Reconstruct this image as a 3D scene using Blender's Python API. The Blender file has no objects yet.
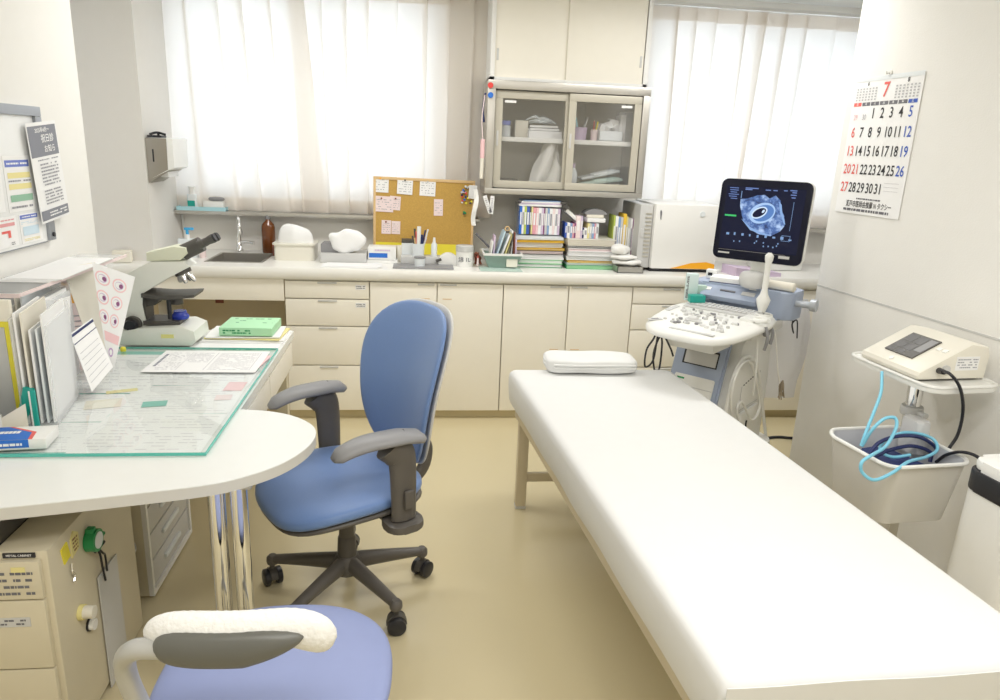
import bpy, bmesh, math, random
from mathutils import Vector, Matrix, Euler
from math import sin, cos, pi, radians
SC = bpy.context.scene
COL = SC.collection
random.seed(7)

# ------------------------------------------------------------------ camera
CAM_H = 1.5
FPX = 715.2
PITCH, YAW, ROLL = 0.272694, 0.121051, 0.04148
def cam_axes():
    cy, sy = cos(YAW), sin(YAW)
    r = Vector((cy, -sy, 0)); f = Vector((sy, cy, 0)); u = Vector((0, 0, 1))
    cp, sp = cos(PITCH), sin(PITCH)
    f2 = f*cp - u*sp; u2 = u*cp + f*sp
    cr, sr = cos(ROLL), sin(ROLL)
    return r*cr + u2*sr, u2*cr - r*sr, f2
CR, CU, CF = cam_axes()
CP = Vector((0, 0, CAM_H))
cam_data = bpy.data.cameras.new('camera')
cam_data.sensor_width = 36; cam_data.lens = FPX/1000*36
cam_data.clip_start = 0.05
cam = bpy.data.objects.new('camera', cam_data)
COL.objects.link(cam)
m = Matrix((CR, CU, -CF)).transposed().to_4x4(); m.translation = CP
cam.matrix_world = m
SC.camera = cam
def ray(x, y): return CR*((x-500)/FPX) - CU*((y-350)/FPX) + CF
def onz(x, y, z):            # survey helper: where a sight line meets the level z
    d = ray(x, y); return CP + d*((z-CAM_H)/d.z)
def ony(x, y, Y):            # ... meets the plane at depth Y
    d = ray(x, y); return CP + d*(Y/d.y)
def onp(x, y, p, n):
    d = ray(x, y); n = Vector(n); return CP + d*((Vector(p)-CP).dot(n)/d.dot(n))

# ------------------------------------------------------------------ colour management, world, lights
SC.view_settings.view_transform = 'Standard'
SC.view_settings.look = 'None'
SC.view_settings.gamma = 1
SC.view_settings.exposure = 0.1
SC.view_settings.use_curve_mapping = False
SC.cycles.use_denoising = True
SC.cycles.max_bounces = 10
SC.cycles.diffuse_bounces = 6
SC.cycles.transparent_max_bounces = 16
SC.cycles.sample_clamp_indirect = 6
SC.cycles.caustics_reflective = False
SC.cycles.caustics_refractive = False
world = bpy.data.worlds.new('world'); SC.world = world
world.use_nodes = True
bg = world.node_tree.nodes['Background']
bg.inputs[0].default_value = (0.86, 0.94, 1.08, 1)
bg.inputs[1].default_value = 2.9

CEIL = 2.41
def ceiling_lamp(x, y, power):
    ld = bpy.data.lights.new('ceiling_lamp', 'AREA'); ld.shape = 'RECTANGLE'
    ld.size = 1.15; ld.size_y = 0.26; ld.energy = power; ld.color = (1.0, 0.985, 0.96)
    lo = bpy.data.objects.new('ceiling_light', ld); lo.location = (x, y, CEIL-0.075)
    COL.objects.link(lo)
    return lo
LAMPS = [(0.15, 0.1, 20), (-0.3, 3.2, 15), (0.9, 0.9, 16), (1.5, 3.2, 15)]  # second and last are unseen additions that brighten the back wall

# ------------------------------------------------------------------ materials
MATS = {}
def mat(name, col, rough=0.5, metal=0.0, spec=0.5, noise=0.0, nscale=20, bump=0.0, bscale=60, coat=0.0, sheen=0.0, emit=None, estr=0, alpha=None):
    if name in MATS: return MATS[name]
    m_ = bpy.data.materials.new(name); m_.use_nodes = True
    nt = m_.node_tree; b = nt.nodes['Principled BSDF']
    def s(k, v):
        if k in b.inputs: b.inputs[k].default_value = v
    c = tuple(col)+(1,)
    s('Base Color', c); s('Roughness', rough); s('Metallic', metal); s('Specular IOR Level', spec)
    s('Coat Weight', coat); s('Sheen Weight', sheen)
    if emit: s('Emission Color', tuple(emit)+(1,)); s('Emission Strength', estr)
    tc = nt.nodes.new('ShaderNodeTexCoord')
    n = nt.nodes.new('ShaderNodeTexNoise'); n.inputs['Scale'].default_value = nscale; n.inputs['Detail'].default_value = 4
    nt.links.new(tc.outputs['Object'], n.inputs['Vector'])
    mx = nt.nodes.new('ShaderNodeMix'); mx.data_type = 'RGBA'
    k = max(noise, 0.015)
    mx.inputs[6].default_value = tuple(v*(1-k) for v in col)+(1,)
    mx.inputs[7].default_value = tuple(min(1, v*(1+k)) for v in col)+(1,)
    nt.links.new(n.outputs[0], mx.inputs[0]); nt.links.new(mx.outputs[2], b.inputs['Base Color'])
    if bump > 0:
        n2 = nt.nodes.new('ShaderNodeTexNoise'); n2.inputs['Scale'].default_value = bscale; n2.inputs['Detail'].default_value = 3
        nt.links.new(tc.outputs['Object'], n2.inputs['Vector'])
        bp = nt.nodes.new('ShaderNodeBump'); bp.inputs['Strength'].default_value = bump; bp.inputs['Distance'].default_value = 0.004
        nt.links.new(n2.outputs[0], bp.inputs['Height']); nt.links.new(bp.outputs[0], b.inputs['Normal'])
    MATS[name] = m_
    return m_
def glassmat(name, tint=(0.97, 0.99, 0.98), gloss=0.1, rough=0.02):
    if name in MATS: return MATS[name]
    m_ = bpy.data.materials.new(name); m_.use_nodes = True
    nt = m_.node_tree; nt.nodes.clear()
    o = nt.nodes.new('ShaderNodeOutputMaterial'); t = nt.nodes.new('ShaderNodeBsdfTransparent')
    g = nt.nodes.new('ShaderNodeBsdfGlossy'); mx = nt.nodes.new('ShaderNodeMixShader')
    fr = nt.nodes.new('ShaderNodeFresnel'); fr.inputs[0].default_value = 1.45
    ad = nt.nodes.new('ShaderNodeMath'); ad.operation = 'MULTIPLY_ADD'; ad.inputs[1].default_value = 1.0; ad.inputs[2].default_value = gloss*0.3
    t.inputs[0].default_value = tuple(tint)+(1,); g.inputs[1].default_value = rough
    ge = nt.nodes.new('ShaderNodeNewGeometry'); inv = nt.nodes.new('ShaderNodeMath'); inv.operation = 'SUBTRACT'; inv.inputs[0].default_value = 1
    mu = nt.nodes.new('ShaderNodeMath'); mu.operation = 'MULTIPLY'; nt.links.new(ge.outputs['Backfacing'], inv.inputs[1])
    nt.links.new(fr.outputs[0], ad.inputs[0]); nt.links.new(ad.outputs[0], mu.inputs[0]); nt.links.new(inv.outputs[0], mu.inputs[1]); nt.links.new(mu.outputs[0], mx.inputs[0])
    nt.links.new(t.outputs[0], mx.inputs[1]); nt.links.new(g.outputs[0], mx.inputs[2]); nt.links.new(mx.outputs[0], o.inputs[0])
    MATS[name] = m_
    return m_
def clothmat(name, col, trans=0.5, veil=0.0):
    if name in MATS: return MATS[name]
    m_ = bpy.data.materials.new(name); m_.use_nodes = True
    nt = m_.node_tree; nt.nodes.clear()
    o = nt.nodes.new('ShaderNodeOutputMaterial'); d = nt.nodes.new('ShaderNodeBsdfDiffuse'); t = nt.nodes.new('ShaderNodeBsdfTranslucent')
    mx = nt.nodes.new('ShaderNodeMixShader'); mx.inputs[0].default_value = trans
    w = nt.nodes.new('ShaderNodeTexNoise'); w.inputs['Scale'].default_value = 400
    r = nt.nodes.new('ShaderNodeMix'); r.data_type = 'RGBA'
    r.inputs[6].default_value = tuple(v*0.97 for v in col)+(1,); r.inputs[7].default_value = tuple(col)+(1,)
    nt.links.new(w.outputs[0], r.inputs[0])
    for s_ in (d, t): nt.links.new(r.outputs[2], s_.inputs[0])
    nt.links.new(d.outputs[0], mx.inputs[1]); nt.links.new(t.outputs[0], mx.inputs[2])
    if veil > 0:
        tr = nt.nodes.new('ShaderNodeBsdfTransparent'); m2 = nt.nodes.new('ShaderNodeMixShader'); m2.inputs[0].default_value = veil
        nt.links.new(mx.outputs[0], m2.inputs[1]); nt.links.new(tr.outputs[0], m2.inputs[2]); nt.links.new(m2.outputs[0], o.inputs[0])
    else: nt.links.new(mx.outputs[0], o.inputs[0])
    MATS[name] = m_
    return m_
M = dict(
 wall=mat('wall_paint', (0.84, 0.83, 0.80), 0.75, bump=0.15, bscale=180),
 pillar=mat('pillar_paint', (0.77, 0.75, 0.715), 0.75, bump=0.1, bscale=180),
 ceil=mat('ceiling_paint', (0.86, 0.86, 0.84), 0.8),
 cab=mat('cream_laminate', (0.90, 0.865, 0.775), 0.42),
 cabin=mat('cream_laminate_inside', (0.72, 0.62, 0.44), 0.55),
 kick=mat('toe_kick_vinyl', (0.60, 0.52, 0.33), 0.5),
 counter=mat('white_worktop', (0.88, 0.87, 0.83), 0.28),
 white=mat('white_plastic', (0.86, 0.86, 0.84), 0.4),
 desk=mat('desk_laminate', (0.84, 0.85, 0.83), 0.22),
 deskedge=mat('desk_edge_band', (0.66, 0.65, 0.61), 0.4),
 paper=mat('white_paper', (0.88, 0.88, 0.88), 0.7),
 paper2=mat('cream_paper', (0.84, 0.80, 0.70), 0.7),
 steel=mat('brushed_steel', (0.58, 0.56, 0.52), 0.33, 0.85),
 chrome=mat('chrome', (0.88, 0.88, 0.88), 0.07, 1.0),
 frame=mat('taupe_metal_frame', (0.56, 0.53, 0.45), 0.4, 0.3),
 dark=mat('black_plastic', (0.02, 0.02, 0.025), 0.4),
 charcoal=mat('charcoal_plastic', (0.085, 0.08, 0.072), 0.42),
 grey=mat('grey_plastic', (0.27, 0.27, 0.28), 0.45),
 lgrey=mat('light_grey_plastic', (0.60, 0.60, 0.59), 0.45),
 blue=mat('blue_seat_fabric', (0.15, 0.255, 0.52), 0.45, noise=0.08, nscale=300, bump=0.08, bscale=500, sheen=0.2),
 peri=mat('periwinkle_vinyl', (0.27, 0.32, 0.56), 0.5, noise=0.03),
 bed=mat('white_sheet_cotton', (0.77, 0.775, 0.77), 0.8, bump=0.12, bscale=14),
 towel=mat('white_terry', (0.85, 0.845, 0.82), 0.95, bump=0.7, bscale=110),
 bedleg=mat('beige_painted_steel', (0.62, 0.55, 0.42), 0.4, 0.2),
 cork=mat('cork', (0.55, 0.34, 0.085), 0.85, noise=0.2, nscale=160, bump=0.3, bscale=200),
 wood=mat('pale_wood', (0.72, 0.50, 0.25), 0.5, noise=0.08, nscale=30),
 yellow=mat('yellow_paper', (0.85, 0.75, 0.06), 0.6),
 amber=mat('amber_glass', (0.17, 0.05, 0.010), 0.08, spec=0.7),
 teal=mat('teal_green_plastic', (0.01, 0.36, 0.30), 0.35),
 green=mat('green_plastic', (0.02, 0.30, 0.10), 0.4),
 mint=mat('mint_paper', (0.46, 0.80, 0.50), 0.6),
 pink=mat('pink_paper', (0.88, 0.58, 0.60), 0.6),
 lpink=mat('pale_pink_paper', (0.86, 0.72, 0.72), 0.6),
 lilac=mat('lilac_plastic', (0.66, 0.54, 0.70), 0.5),
 navy=mat('navy_ink', (0.02, 0.03, 0.12), 0.5),
 ink=mat('grey_ink', (0.16, 0.16, 0.18), 0.6),
 lightink=mat('pale_ink', (0.34, 0.34, 0.38), 0.6),
 bluep=mat('blue_print', (0.02, 0.16, 0.62), 0.4),
 lblue=mat('light_blue_plastic', (0.45, 0.74, 0.82), 0.35),
 tube=mat('light_blue_tubing', (0.22, 0.60, 0.80), 0.35),
 red=mat('red_plastic', (0.75, 0.06, 0.05), 0.4),
 crimson=mat('red_ink', (0.78, 0.14, 0.12), 0.5),
 cobalt=mat('blue_ink', (0.05, 0.12, 0.50), 0.5),
 orange=mat('orange_paint', (0.90, 0.42, 0.02), 0.35),
 gold=mat('yellow_folder', (0.85, 0.55, 0.05), 0.5),
 device=mat('ivory_device_plastic', (0.80, 0.77, 0.68), 0.35),
 usw=mat('ultrasound_white', (0.82, 0.82, 0.79), 0.35),
 usb=mat('ultrasound_blue_grey', (0.36, 0.42, 0.55), 0.4),
 key=mat('key_caps', (0.74, 0.74, 0.73), 0.4),
 beige=mat('beige_painted_metal', (0.66, 0.60, 0.45), 0.42),
 scope=mat('microscope_enamel', (0.84, 0.855, 0.79), 0.3),
 scopehead=mat('microscope_head_enamel', (0.78, 0.80, 0.64), 0.35),
 matgreen=mat('green_underlay', (0.22, 0.58, 0.50), 0.5),
 glassedge=mat('glass_sheet_edge', (0.10, 0.50, 0.42), 0.15),
 wb=mat('whiteboard', (0.86, 0.87, 0.87), 0.2),
 alu=mat('grey_aluminium', (0.36, 0.38, 0.42), 0.4, 0.5),
 bin=mat('basket_plastic', (0.68, 0.66, 0.61), 0.45),
 binin=mat('basket_lining', (0.62, 0.63, 0.66), 0.5),
 screen=mat('lcd_screen', (0.13, 0.13, 0.135), 0.25),
 brown=mat('brown_book', (0.25, 0.08, 0.05), 0.5),
 sage=mat('sage_plastic', (0.52, 0.66, 0.60), 0.4),
 milk=mat('milky_plastic', (0.78, 0.82, 0.84), 0.35),
)
GL = glassmat('clear_glass'); GLC = glassmat('cabinet_glass', (0.985, 0.985, 0.985), 0.6, 0.05)
GLD = glassmat('desk_glass', (0.985, 0.995, 0.99), 0.02, 0.03)
CLEAR = glassmat('clear_plastic', (0.90, 0.92, 0.93), 0.35, 0.15)
CURT = clothmat('curtain_cloth', (0.95, 0.905, 0.85), 0.5)
BAG = clothmat('thin_white_plastic_film', (0.88, 0.88, 0.90), 0.3, 0.25)
def floormat():
    m_ = mat('floor_vinyl', (0.67, 0.585, 0.38), 0.24, spec=0.6, noise=0.012, nscale=1.5)
    nt = m_.node_tree; b = nt.nodes['Principled BSDF']
    tc = nt.nodes.new('ShaderNodeTexCoord'); n = nt.nodes.new('ShaderNodeTexNoise'); n.inputs['Scale'].default_value = 1.2
    mr = nt.nodes.new('ShaderNodeMapRange'); mr.inputs[3].default_value = 0.18; mr.inputs[4].default_value = 0.22
    nt.links.new(tc.outputs['Object'], n.inputs['Vector']); nt.links.new(n.outputs[0], mr.inputs[0]); nt.links.new(mr.outputs[0], b.inputs['Roughness'])
    return m_
M['floor'] = floormat()

# ------------------------------------------------------------------ mesh builder
_TXT = {}
def txtmesh(body):
    if body in _TXT: return _TXT[body]
    c = bpy.data.curves.new('lettering', 'FONT'); c.body = body; c.size = 1; c.align_x = 'CENTER'; c.align_y = 'CENTER'; c.resolution_u = 2; c.offset = 0.012
    o = bpy.data.objects.new('lettering', c); COL.objects.link(o)
    dg = bpy.context.evaluated_depsgraph_get(); dg.update()
    me = bpy.data.meshes.new_from_object(o.evaluated_get(dg))
    vs = [v.co.copy() for v in me.vertices]; fs = [list(p.vertices) for p in me.polygons]
    bpy.data.objects.remove(o); bpy.data.curves.remove(c); bpy.data.meshes.remove(me)
    _TXT[body] = (vs, fs); return _TXT[body]

def catmull(pts, k=6):
    P = [Vector(p) for p in pts]
    if len(P) < 3: return P
    out = []
    Q = [P[0]*2-P[1]] + P + [P[-1]*2-P[-2]]
    for i in range(1, len(Q)-2):
        for j in range(k):
            t = j/k; a, b, c, d = Q[i-1], Q[i], Q[i+1], Q[i+2]
            out.append(0.5*((2*b)+(c-a)*t+(2*a-5*b+4*c-d)*t*t+(3*b-a-3*c+d)*t**3))
    out.append(P[-1]); return out
def rrect(w, h, r, n=5, cx=0, cy=0):
    r = min(r, w/2-1e-4, h/2-1e-4); pts = []
    for (sx, sy, a0) in ((1, 1, 0), (-1, 1, 90), (-1, -1, 180), (1, -1, 270)):
        for k in range(n+1):
            a = radians(a0+90*k/n); pts.append((cx+sx*(w/2-r)+r*cos(a), cy+sy*(h/2-r)+r*sin(a)))
    return pts
class G:
    def __init__(s): s.bm = bmesh.new(); s.mi = 0
    def _new(s, verts, faces, T=None):
        vs = [s.bm.verts.new((T @ Vector(v)) if T else Vector(v)) for v in verts]
        fo = []
        for f in faces:
            try:
                F = s.bm.faces.new([vs[i] for i in f]); F.material_index = s.mi; fo.append(F)
            except ValueError: pass
        return vs, fo
    def m(s, i): s.mi = i; return s
    def box(s, c, d, rz=0, bev=0, T=None, rot=None):
        x, y, z = d[0]/2, d[1]/2, d[2]/2
        V = [(-x,-y,-z),(x,-y,-z),(x,y,-z),(-x,y,-z),(-x,-y,z),(x,-y,z),(x,y,z),(-x,y,z)]
        Fc = [(0,3,2,1),(4,5,6,7),(0,1,5,4),(1,2,6,5),(2,3,7,6),(3,0,4,7)]
        X = Matrix.Translation(c)
        if rot: X = X @ Euler(rot).to_matrix().to_4x4()
        if rz: X = X @ Matrix.Rotation(rz, 4, 'Z')
        if T: X = T @ X
        vs, fo = s._new(V, Fc, X)
        if bev > 0:
            es = list({e for f in fo for e in f.edges})
            r = bmesh.ops.bevel(s.bm, geom=es, offset=min(bev, min(d)*0.49), segments=2, affect='EDGES', profile=0.6)
            for f in r['faces']: f.material_index = s.mi
        return s
    def bx(s, x0, x1, y0, y1, z0, z1, bev=0, T=None):
        return s.box(((x0+x1)/2, (y0+y1)/2, (z0+z1)/2), (abs(x1-x0), abs(y1-y0), abs(z1-z0)), bev=bev, T=T)
    def prism(s, poly, z0, z1, T=None, bev=0):
        n = len(poly)
        a = sum(poly[i][0]*poly[(i+1) % n][1]-poly[(i+1) % n][0]*poly[i][1] for i in range(n))
        if a < 0: poly = poly[::-1]
        V = [(p[0], p[1], z0) for p in poly]+[(p[0], p[1], z1) for p in poly]
        Fc = [tuple(range(n))[::-1], tuple(range(n, 2*n))]+[(i, (i+1) % n, n+(i+1) % n, n+i) for i in range(n)]
        vs, fo = s._new(V, Fc, T)
        if bev > 0:
            es = list({e for f in fo[:2] for e in f.edges})
            r = bmesh.ops.bevel(s.bm, geom=es, offset=bev, segments=2, affect='EDGES', profile=0.6)
            for f in r['faces']: f.material_index = s.mi
        return s
    def tube(s, pts, r, n=10, k=6, smooth=True, flat=None):
        P = catmull(pts, k) if smooth else [Vector(p) for p in pts]
        R_ = r if isinstance(r, (list, tuple)) else [r]*2
        L = len(P); rings = []
        up = Vector((0, 0, 1)); prev = None
        for i, p in enumerate(P):
            t = (P[min(i+1, L-1)]-P[max(i-1, 0)])
            if t.length < 1e-9: t = Vector((0, 0, 1))
            t.normalize()
            if prev is None:
                a = t.cross(up)
                if a.length < 0.05: a = t.cross(Vector((1, 0, 0)))
            else: a = prev - t*prev.dot(t)
            if a.length < 1e-6: a = t.orthogonal()
            a.normalize(); b = t.cross(a); prev = a
            u = i/(L-1)*(len(R_)-1); j = min(int(u), len(R_)-2); rr = R_[j]+(R_[j+1]-R_[j])*(u-j)
            fb = flat if flat else 1
            rings.append([s.bm.verts.new(p+a*(rr*cos(2*pi*q/n))+b*(rr*fb*sin(2*pi*q/n))) for q in range(n)])
        for i in range(L-1):
            for q in range(n):
                F = s.bm.faces.new((rings[i][q], rings[i][(q+1) % n], rings[i+1][(q+1) % n], rings[i+1][q])); F.material_index = s.mi
        for rg, rev in ((rings[0], 0), (rings[-1], 1)):
            F = s.bm.faces.new(rg[::-1] if not rev else rg); F.material_index = s.mi
        return s
    def cyl(s, p, q, r, r2=None, n=20): return s.tube([p, q], [r, r if r2 is None else r2], n=n, smooth=False)
    def lathe(s, prof, c=(0, 0, 0), n=24, T=None, sx=1, sy=1):
        rings = []; X = (T or Matrix()) @ Matrix.Translation(c)
        for (r, z) in prof:
            rings.append([s.bm.verts.new(X @ Vector((max(r, 1e-4)*sx*cos(2*pi*q/n), max(r, 1e-4)*sy*sin(2*pi*q/n), z))) for q in range(n)])
        for i in range(len(prof)-1):
            for q in range(n):
                F = s.bm.faces.new((rings[i][q], rings[i][(q+1) % n], rings[i+1][(q+1) % n], rings[i+1][q])); F.material_index = s.mi
        for rg, rev in ((rings[0], 1), (rings[-1], 0)):
            F = s.bm.faces.new(rg[::-1] if rev else rg); F.material_index = s.mi
        return s
    def cushion(s, outline, fn, rings=8, n=48, edge=0.5, bot=True):
        """outline(theta)->(u,v); fn(u,v,w)->xyz with w in 0..1 (top dome) or -1..0 (bottom)"""
        def ring(rho, w): return [s.bm.verts.new(fn(rho*outline(2*pi*q/n)[0]*cos(2*pi*q/n), rho*outline(2*pi*q/n)[1]*sin(2*pi*q/n), w)) for q in range(n)]
        prof = []
        for i in range(rings+1):
            a = pi/2*i/rings; prof.append((sin(a)**edge if i else 0, cos(a)**0.8 if i < rings else 0))
        top = [ring(r, w) for r, w in prof[1:]]
        ct = s.bm.verts.new(fn(0, 0, 1))
        seq = top[:]
        if bot: seq += [ring(r, -w) for r, w in prof[1:-1][::-1]]
        for q in range(n):
            F = s.bm.faces.new((ct, top[0][q], top[0][(q+1) % n])); F.material_index = s.mi
        for i in range(len(seq)-1):
            for q in range(n):
                F = s.bm.faces.new((seq[i][q], seq[i+1][q], seq[i+1][(q+1) % n], seq[i][(q+1) % n])); F.material_index = s.mi
        if bot:
            cb = s.bm.verts.new(fn(0, 0, -1))
            for q in range(n):
                F = s.bm.faces.new((cb, seq[-1][(q+1) % n], seq[-1][q])); F.material_index = s.mi
        return s
    def grid(s, fn, nu, nv, thick=0):
        V = [[s.bm.verts.new(fn(i/nu, j/nv)) for j in range(nv+1)] for i in range(nu+1)]
        for i in range(nu):
            for j in range(nv):
                F = s.bm.faces.new((V[i][j], V[i+1][j], V[i+1][j+1], V[i][j+1])); F.material_index = s.mi
        if thick:
            s.bm.normal_update()
            geo = [f for f in s.bm.faces]
            bmesh.ops.solidify(s.bm, geom=geo, thickness=thick)
        return s
    def text(s, body, size, T, sx=1.0):
        vs, fs = txtmesh(body); s._new([Vector((v.x*size*sx, v.y*size, 0)) for v in vs], fs, T); return s
    def out(s, name, mats, parent=None, loc=None, ang=38, recalc=True, rz=0):
        if recalc: bmesh.ops.recalc_face_normals(s.bm, faces=s.bm.faces)
        me = bpy.data.meshes.new(name); 
        if loc is not None: bmesh.ops.translate(s.bm, verts=s.bm.verts, vec=-Vector(loc))
        s.bm.to_mesh(me); s.bm.free()
        if not isinstance(mats, (list, tuple)): mats = [mats]
        for k in mats: me.materials.append(M[k] if isinstance(k, str) else k)
        me.polygons.foreach_set('use_smooth', [True]*len(me.polygons))
        me.set_sharp_from_angle(angle=radians(ang))
        o = bpy.data.objects.new(name, me); COL.objects.link(o)
        if parent: o.parent = parent
        if loc is not None: o.location = loc
        return o
def tag(o, label=None, cat=None, group=None, kind=None):
    if label: o['label'] = label
    if cat: o['category'] = cat
    if group: o['group'] = group
    if kind: o['kind'] = kind
    return o
def thing(name, label, cat, loc, rz=0, group=None):
    o = bpy.data.objects.new(name, None); o.empty_display_size = 0.05; COL.objects.link(o)
    o.location = loc; o.rotation_euler = (0, 0, rz)
    return tag(o, label, cat, group)
def struct(o): o['kind'] = 'structure'; return o
def S(name, g, mats, parent=None):
    o = g.out(name, mats, parent)
    if not parent: struct(o)
    return o
def copy_tree(root, loc, rz=None, label=None, group=None):
    r = root.copy(); COL.objects.link(r); r.location = loc
    if rz is not None: r.rotation_euler = (0, 0, rz)
    if label: r['label'] = label
    if group: r['group'] = group
    for c in list(root.children):
        d = c.copy(); COL.objects.link(d); d.parent = r
        for e in list(c.children):
            f = e.copy(); COL.objects.link(f); f.parent = d
    return r
def TR(loc, rx=0, ry=0, rz=0): return Matrix.Translation(loc) @ Euler((rx, ry, rz)).to_matrix().to_4x4()
def scribble(g, x0, x1, z0, z1, rows, T, fill=0.8, h=0.5, seed=1):
    """rows of tiny dashes that read as print, laid in the local XY plane of T"""
    rnd = random.Random(seed); dz = (z1-z0)/rows
    for i in range(rows):
        x = x0; zc = z0+dz*(i+0.5)
        while x < x1:
            w = (x1-x0)*rnd.uniform(0.03, 0.12)
            if rnd.random() < fill: 
                xe = min(x+w, x1)
                g._new([(x, zc-dz*h/2, 0), (xe, zc-dz*h/2, 0), (xe, zc+dz*h/2, 0), (x, zc+dz*h/2, 0)], [(0, 1, 2, 3)], T)
            x += w+(x1-x0)*0.015

#@@SETTING
# ================================================================== SETTING
BACK = 4.45            # inner face of the back wall
XL = -1.62; XR = 3.1; YN = -1.6
S('floor', G().bx(-2.2, 3.4, YN-0.2, 4.9, -0.08, 0), 'floor')
S('ceiling', G().bx(-2.2, 3.4, YN-0.2, 4.9, CEIL, CEIL+0.08), 'ceil')
W1 = (-1.36, 0.12, 1.2, 2.3); W2 = (1.36, 2.86, 1.2, 2.3)
g = G()
g.bx(-2.2, W1[0], BACK, BACK+0.22, 0, CEIL); g.bx(W1[1], W2[0], BACK, BACK+0.22, 0, CEIL); g.bx(W2[1], 3.4, BACK, BACK+0.22, 0, CEIL)
for w in (W1, W2):
    g.bx(w[0], w[1], BACK, BACK+0.22, 0, w[2]); g.bx(w[0], w[1], BACK, BACK+0.22, w[3], CEIL)
S('wall_back', g, mat('back_wall_paint', (0.93, 0.91, 0.865), 0.75, bump=0.1, bscale=180))
for i, w in enumerate((W1, W2)):
    g = G(); x0, x1, z0, z1 = w; y = BACK+0.12
    t = 0.035
    g.bx(x0, x1, y-0.03, y+0.03, z0, z0+t); g.bx(x0, x1, y-0.03, y+0.03, z1-t, z1)
    g.bx(x0, x0+t, y-0.03, y+0.03, z0, z1); g.bx(x1-t, x1, y-0.03, y+0.03, z0, z1); g.bx((x0+x1)/2-0.02, (x0+x1)/2+0.02, y-0.03, y+0.03, z0, z1)
    win = S('window_%d' % (i+1), g, 'steel')
    G().bx(x0+t, x1-t, y-0.003, y+0.003, z0+t, z1-t).out('pane', GL, win)
g = G().bx(-1.4, 0.37, BACK-0.13, BACK, 1.075, 1.095, bev=0.003)
S('trim_1', g, 'steel')
g = G().bx(1.29, 3.05, BACK-0.13, BACK, 1.075, 1.095, bev=0.003)
S('trim_2', g, 'steel')
# left near wall (end face turns the corner), pillar
WLX = -1.3; WLY = 3.09
S('wall_left', G().bx(WLX-0.5, WLX, YN, WLY, 0, CEIL), 'wall')
S('wall_left_far', G().bx(-2.1, -1.95, WLY-0.2, BACK, 0, CEIL), 'wall')
PX = -1.38
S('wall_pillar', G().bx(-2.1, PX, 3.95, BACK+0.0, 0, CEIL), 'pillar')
S('wall_behind', G().bx(-2.2, 3.4, YN-0.1, YN, 0, CEIL), 'wall')
S('wall_right_far', G().bx(3.05, 3.2, YN, BACK, 0, CEIL), 'wall')
# partition on the right, turned five degrees
PA = radians(5); PE = Vector((1.79, 3.0, 0)); PD = Vector((sin(PA), -cos(PA), 0)); PN = Vector((-cos(PA), -sin(PA), 0))
def part(u, d=0, z=0): return PE + PD*u + PN*d + Vector((0, 0, z))     # along the partition, out from it, up
g = G(); TP = TR(PE, 0, 0, PA)                                           # local: -y runs towards the viewer, +x behind the face
g.bx(0, 0.10, -4.6, 0, 0, CEIL, T=TP)
S('wall_right', g, 'wall')
g = G(); g.bx(-0.0016, 0.002, -4.6, 0.0, 0.968, 0.976, T=TP)
S('trim_3', g, 'lgrey')
g = G(); g.bx(-0.008, 0.0, -4.6, 0.0, 0.0, 0.06, T=TP)
S('baseboard_right', g, 'kick')
# ceiling lights
for i, (x, y, p) in enumerate(LAMPS):
    lt = thing('ceiling_light', 'slim white ceiling light fitting over the '+('space before the stool', 'sink side of the room, added unseen to brighten the back wall', 'near end of the bed', 'ultrasound machine')[i], 'ceiling light', (x, y, CEIL))
    G().box((0, 0, -0.03), (1.24, 0.32, 0.06), bev=0.01).out('housing', 'white', lt)
    lo = ceiling_lamp(x, y, p); lo.parent = lt; lo.location = (0, 0, -0.075)

#@@CURTAIN
# ================================================================== CURTAINS
def curtain(x0, x1, ztop, zbot, folds, seed, label, lean=0.0, gather=0.0, y0=BACK-0.045):
    rnd = random.Random(seed)
    ph = [rnd.uniform(-0.5, 0.5) for _ in range(folds+2)]
    am = [rnd.uniform(0.6, 1.1) for _ in range(folds+2)]
    t = thing('curtain', label, 'curtain', ((x0+x1)/2, y0, 0), 0, 'cream curtains drawn across the windows')
    w = x1-x0
    def fn(u, v, a=ztop, b=zbot):
        z = a+(b-a)*v
        tt = (ztop-z)/(ztop-zbot)
        ph_i = ph[min(int(u*folds), folds)]
        uu = u*folds
        pw = 2*pi*(uu+0.12*sin(1.9*uu+seed))
        k_ = (1.75-0.55*tt)*am[min(int(uu), folds)]
        sh = sin(pw)
        amp = 0.016*(0.8+0.5*tt)
        xx = x0+w*u - (x0+x1)/2 - k_*(w/folds)*sin(pw)/(2*pi) + lean*tt*u + gather*tt*(0.5-u)
        xx += 0.014*sin(0.9*uu+seed)*tt
        return Vector((xx, -0.02+amp*sh+0.006*sin(11*u+5*tt), z))
    G().grid(lambda u, v: fn(u, v, ztop, zbot), folds*26, 26).out('cloth', CURT, t, ang=180, recalc=False)
    hz = zbot+0.06
    def hem(u, v):
        p = fn(u, v, zbot+0.075, zbot); p.y -= 0.0035; return p
    G().grid(hem, folds*26, 3).out('hem', CURT, t, ang=180, recalc=False)
    def head(u, v):
        p = fn(u, v, ztop, ztop-0.07); p.y -= 0.0035; return p
    G().grid(head, folds*26, 3).out('heading_tape', CURT, t, ang=180, recalc=False)
    return t
curtain(-1.415, -0.66, 2.335, 1.10, 5, 1, 'cream curtain above the sink, leftmost of the four', lean=0.13)
curtain(-0.70, 0.455, 2.335, 1.10, 8, 2, 'cream curtain behind the corkboard, bunched beside the wall cupboard', gather=0.06)
curtain(1.33, 2.02, 2.335, 1.10, 5, 3, 'cream curtain just right of the glass cupboard, above the analyser', gather=0.10)
curtain(1.98, 2.95, 2.335, 1.10, 6, 4, 'cream curtain between the monitor and the wall calendar', gather=-0.04, lean=-0.08)
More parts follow.
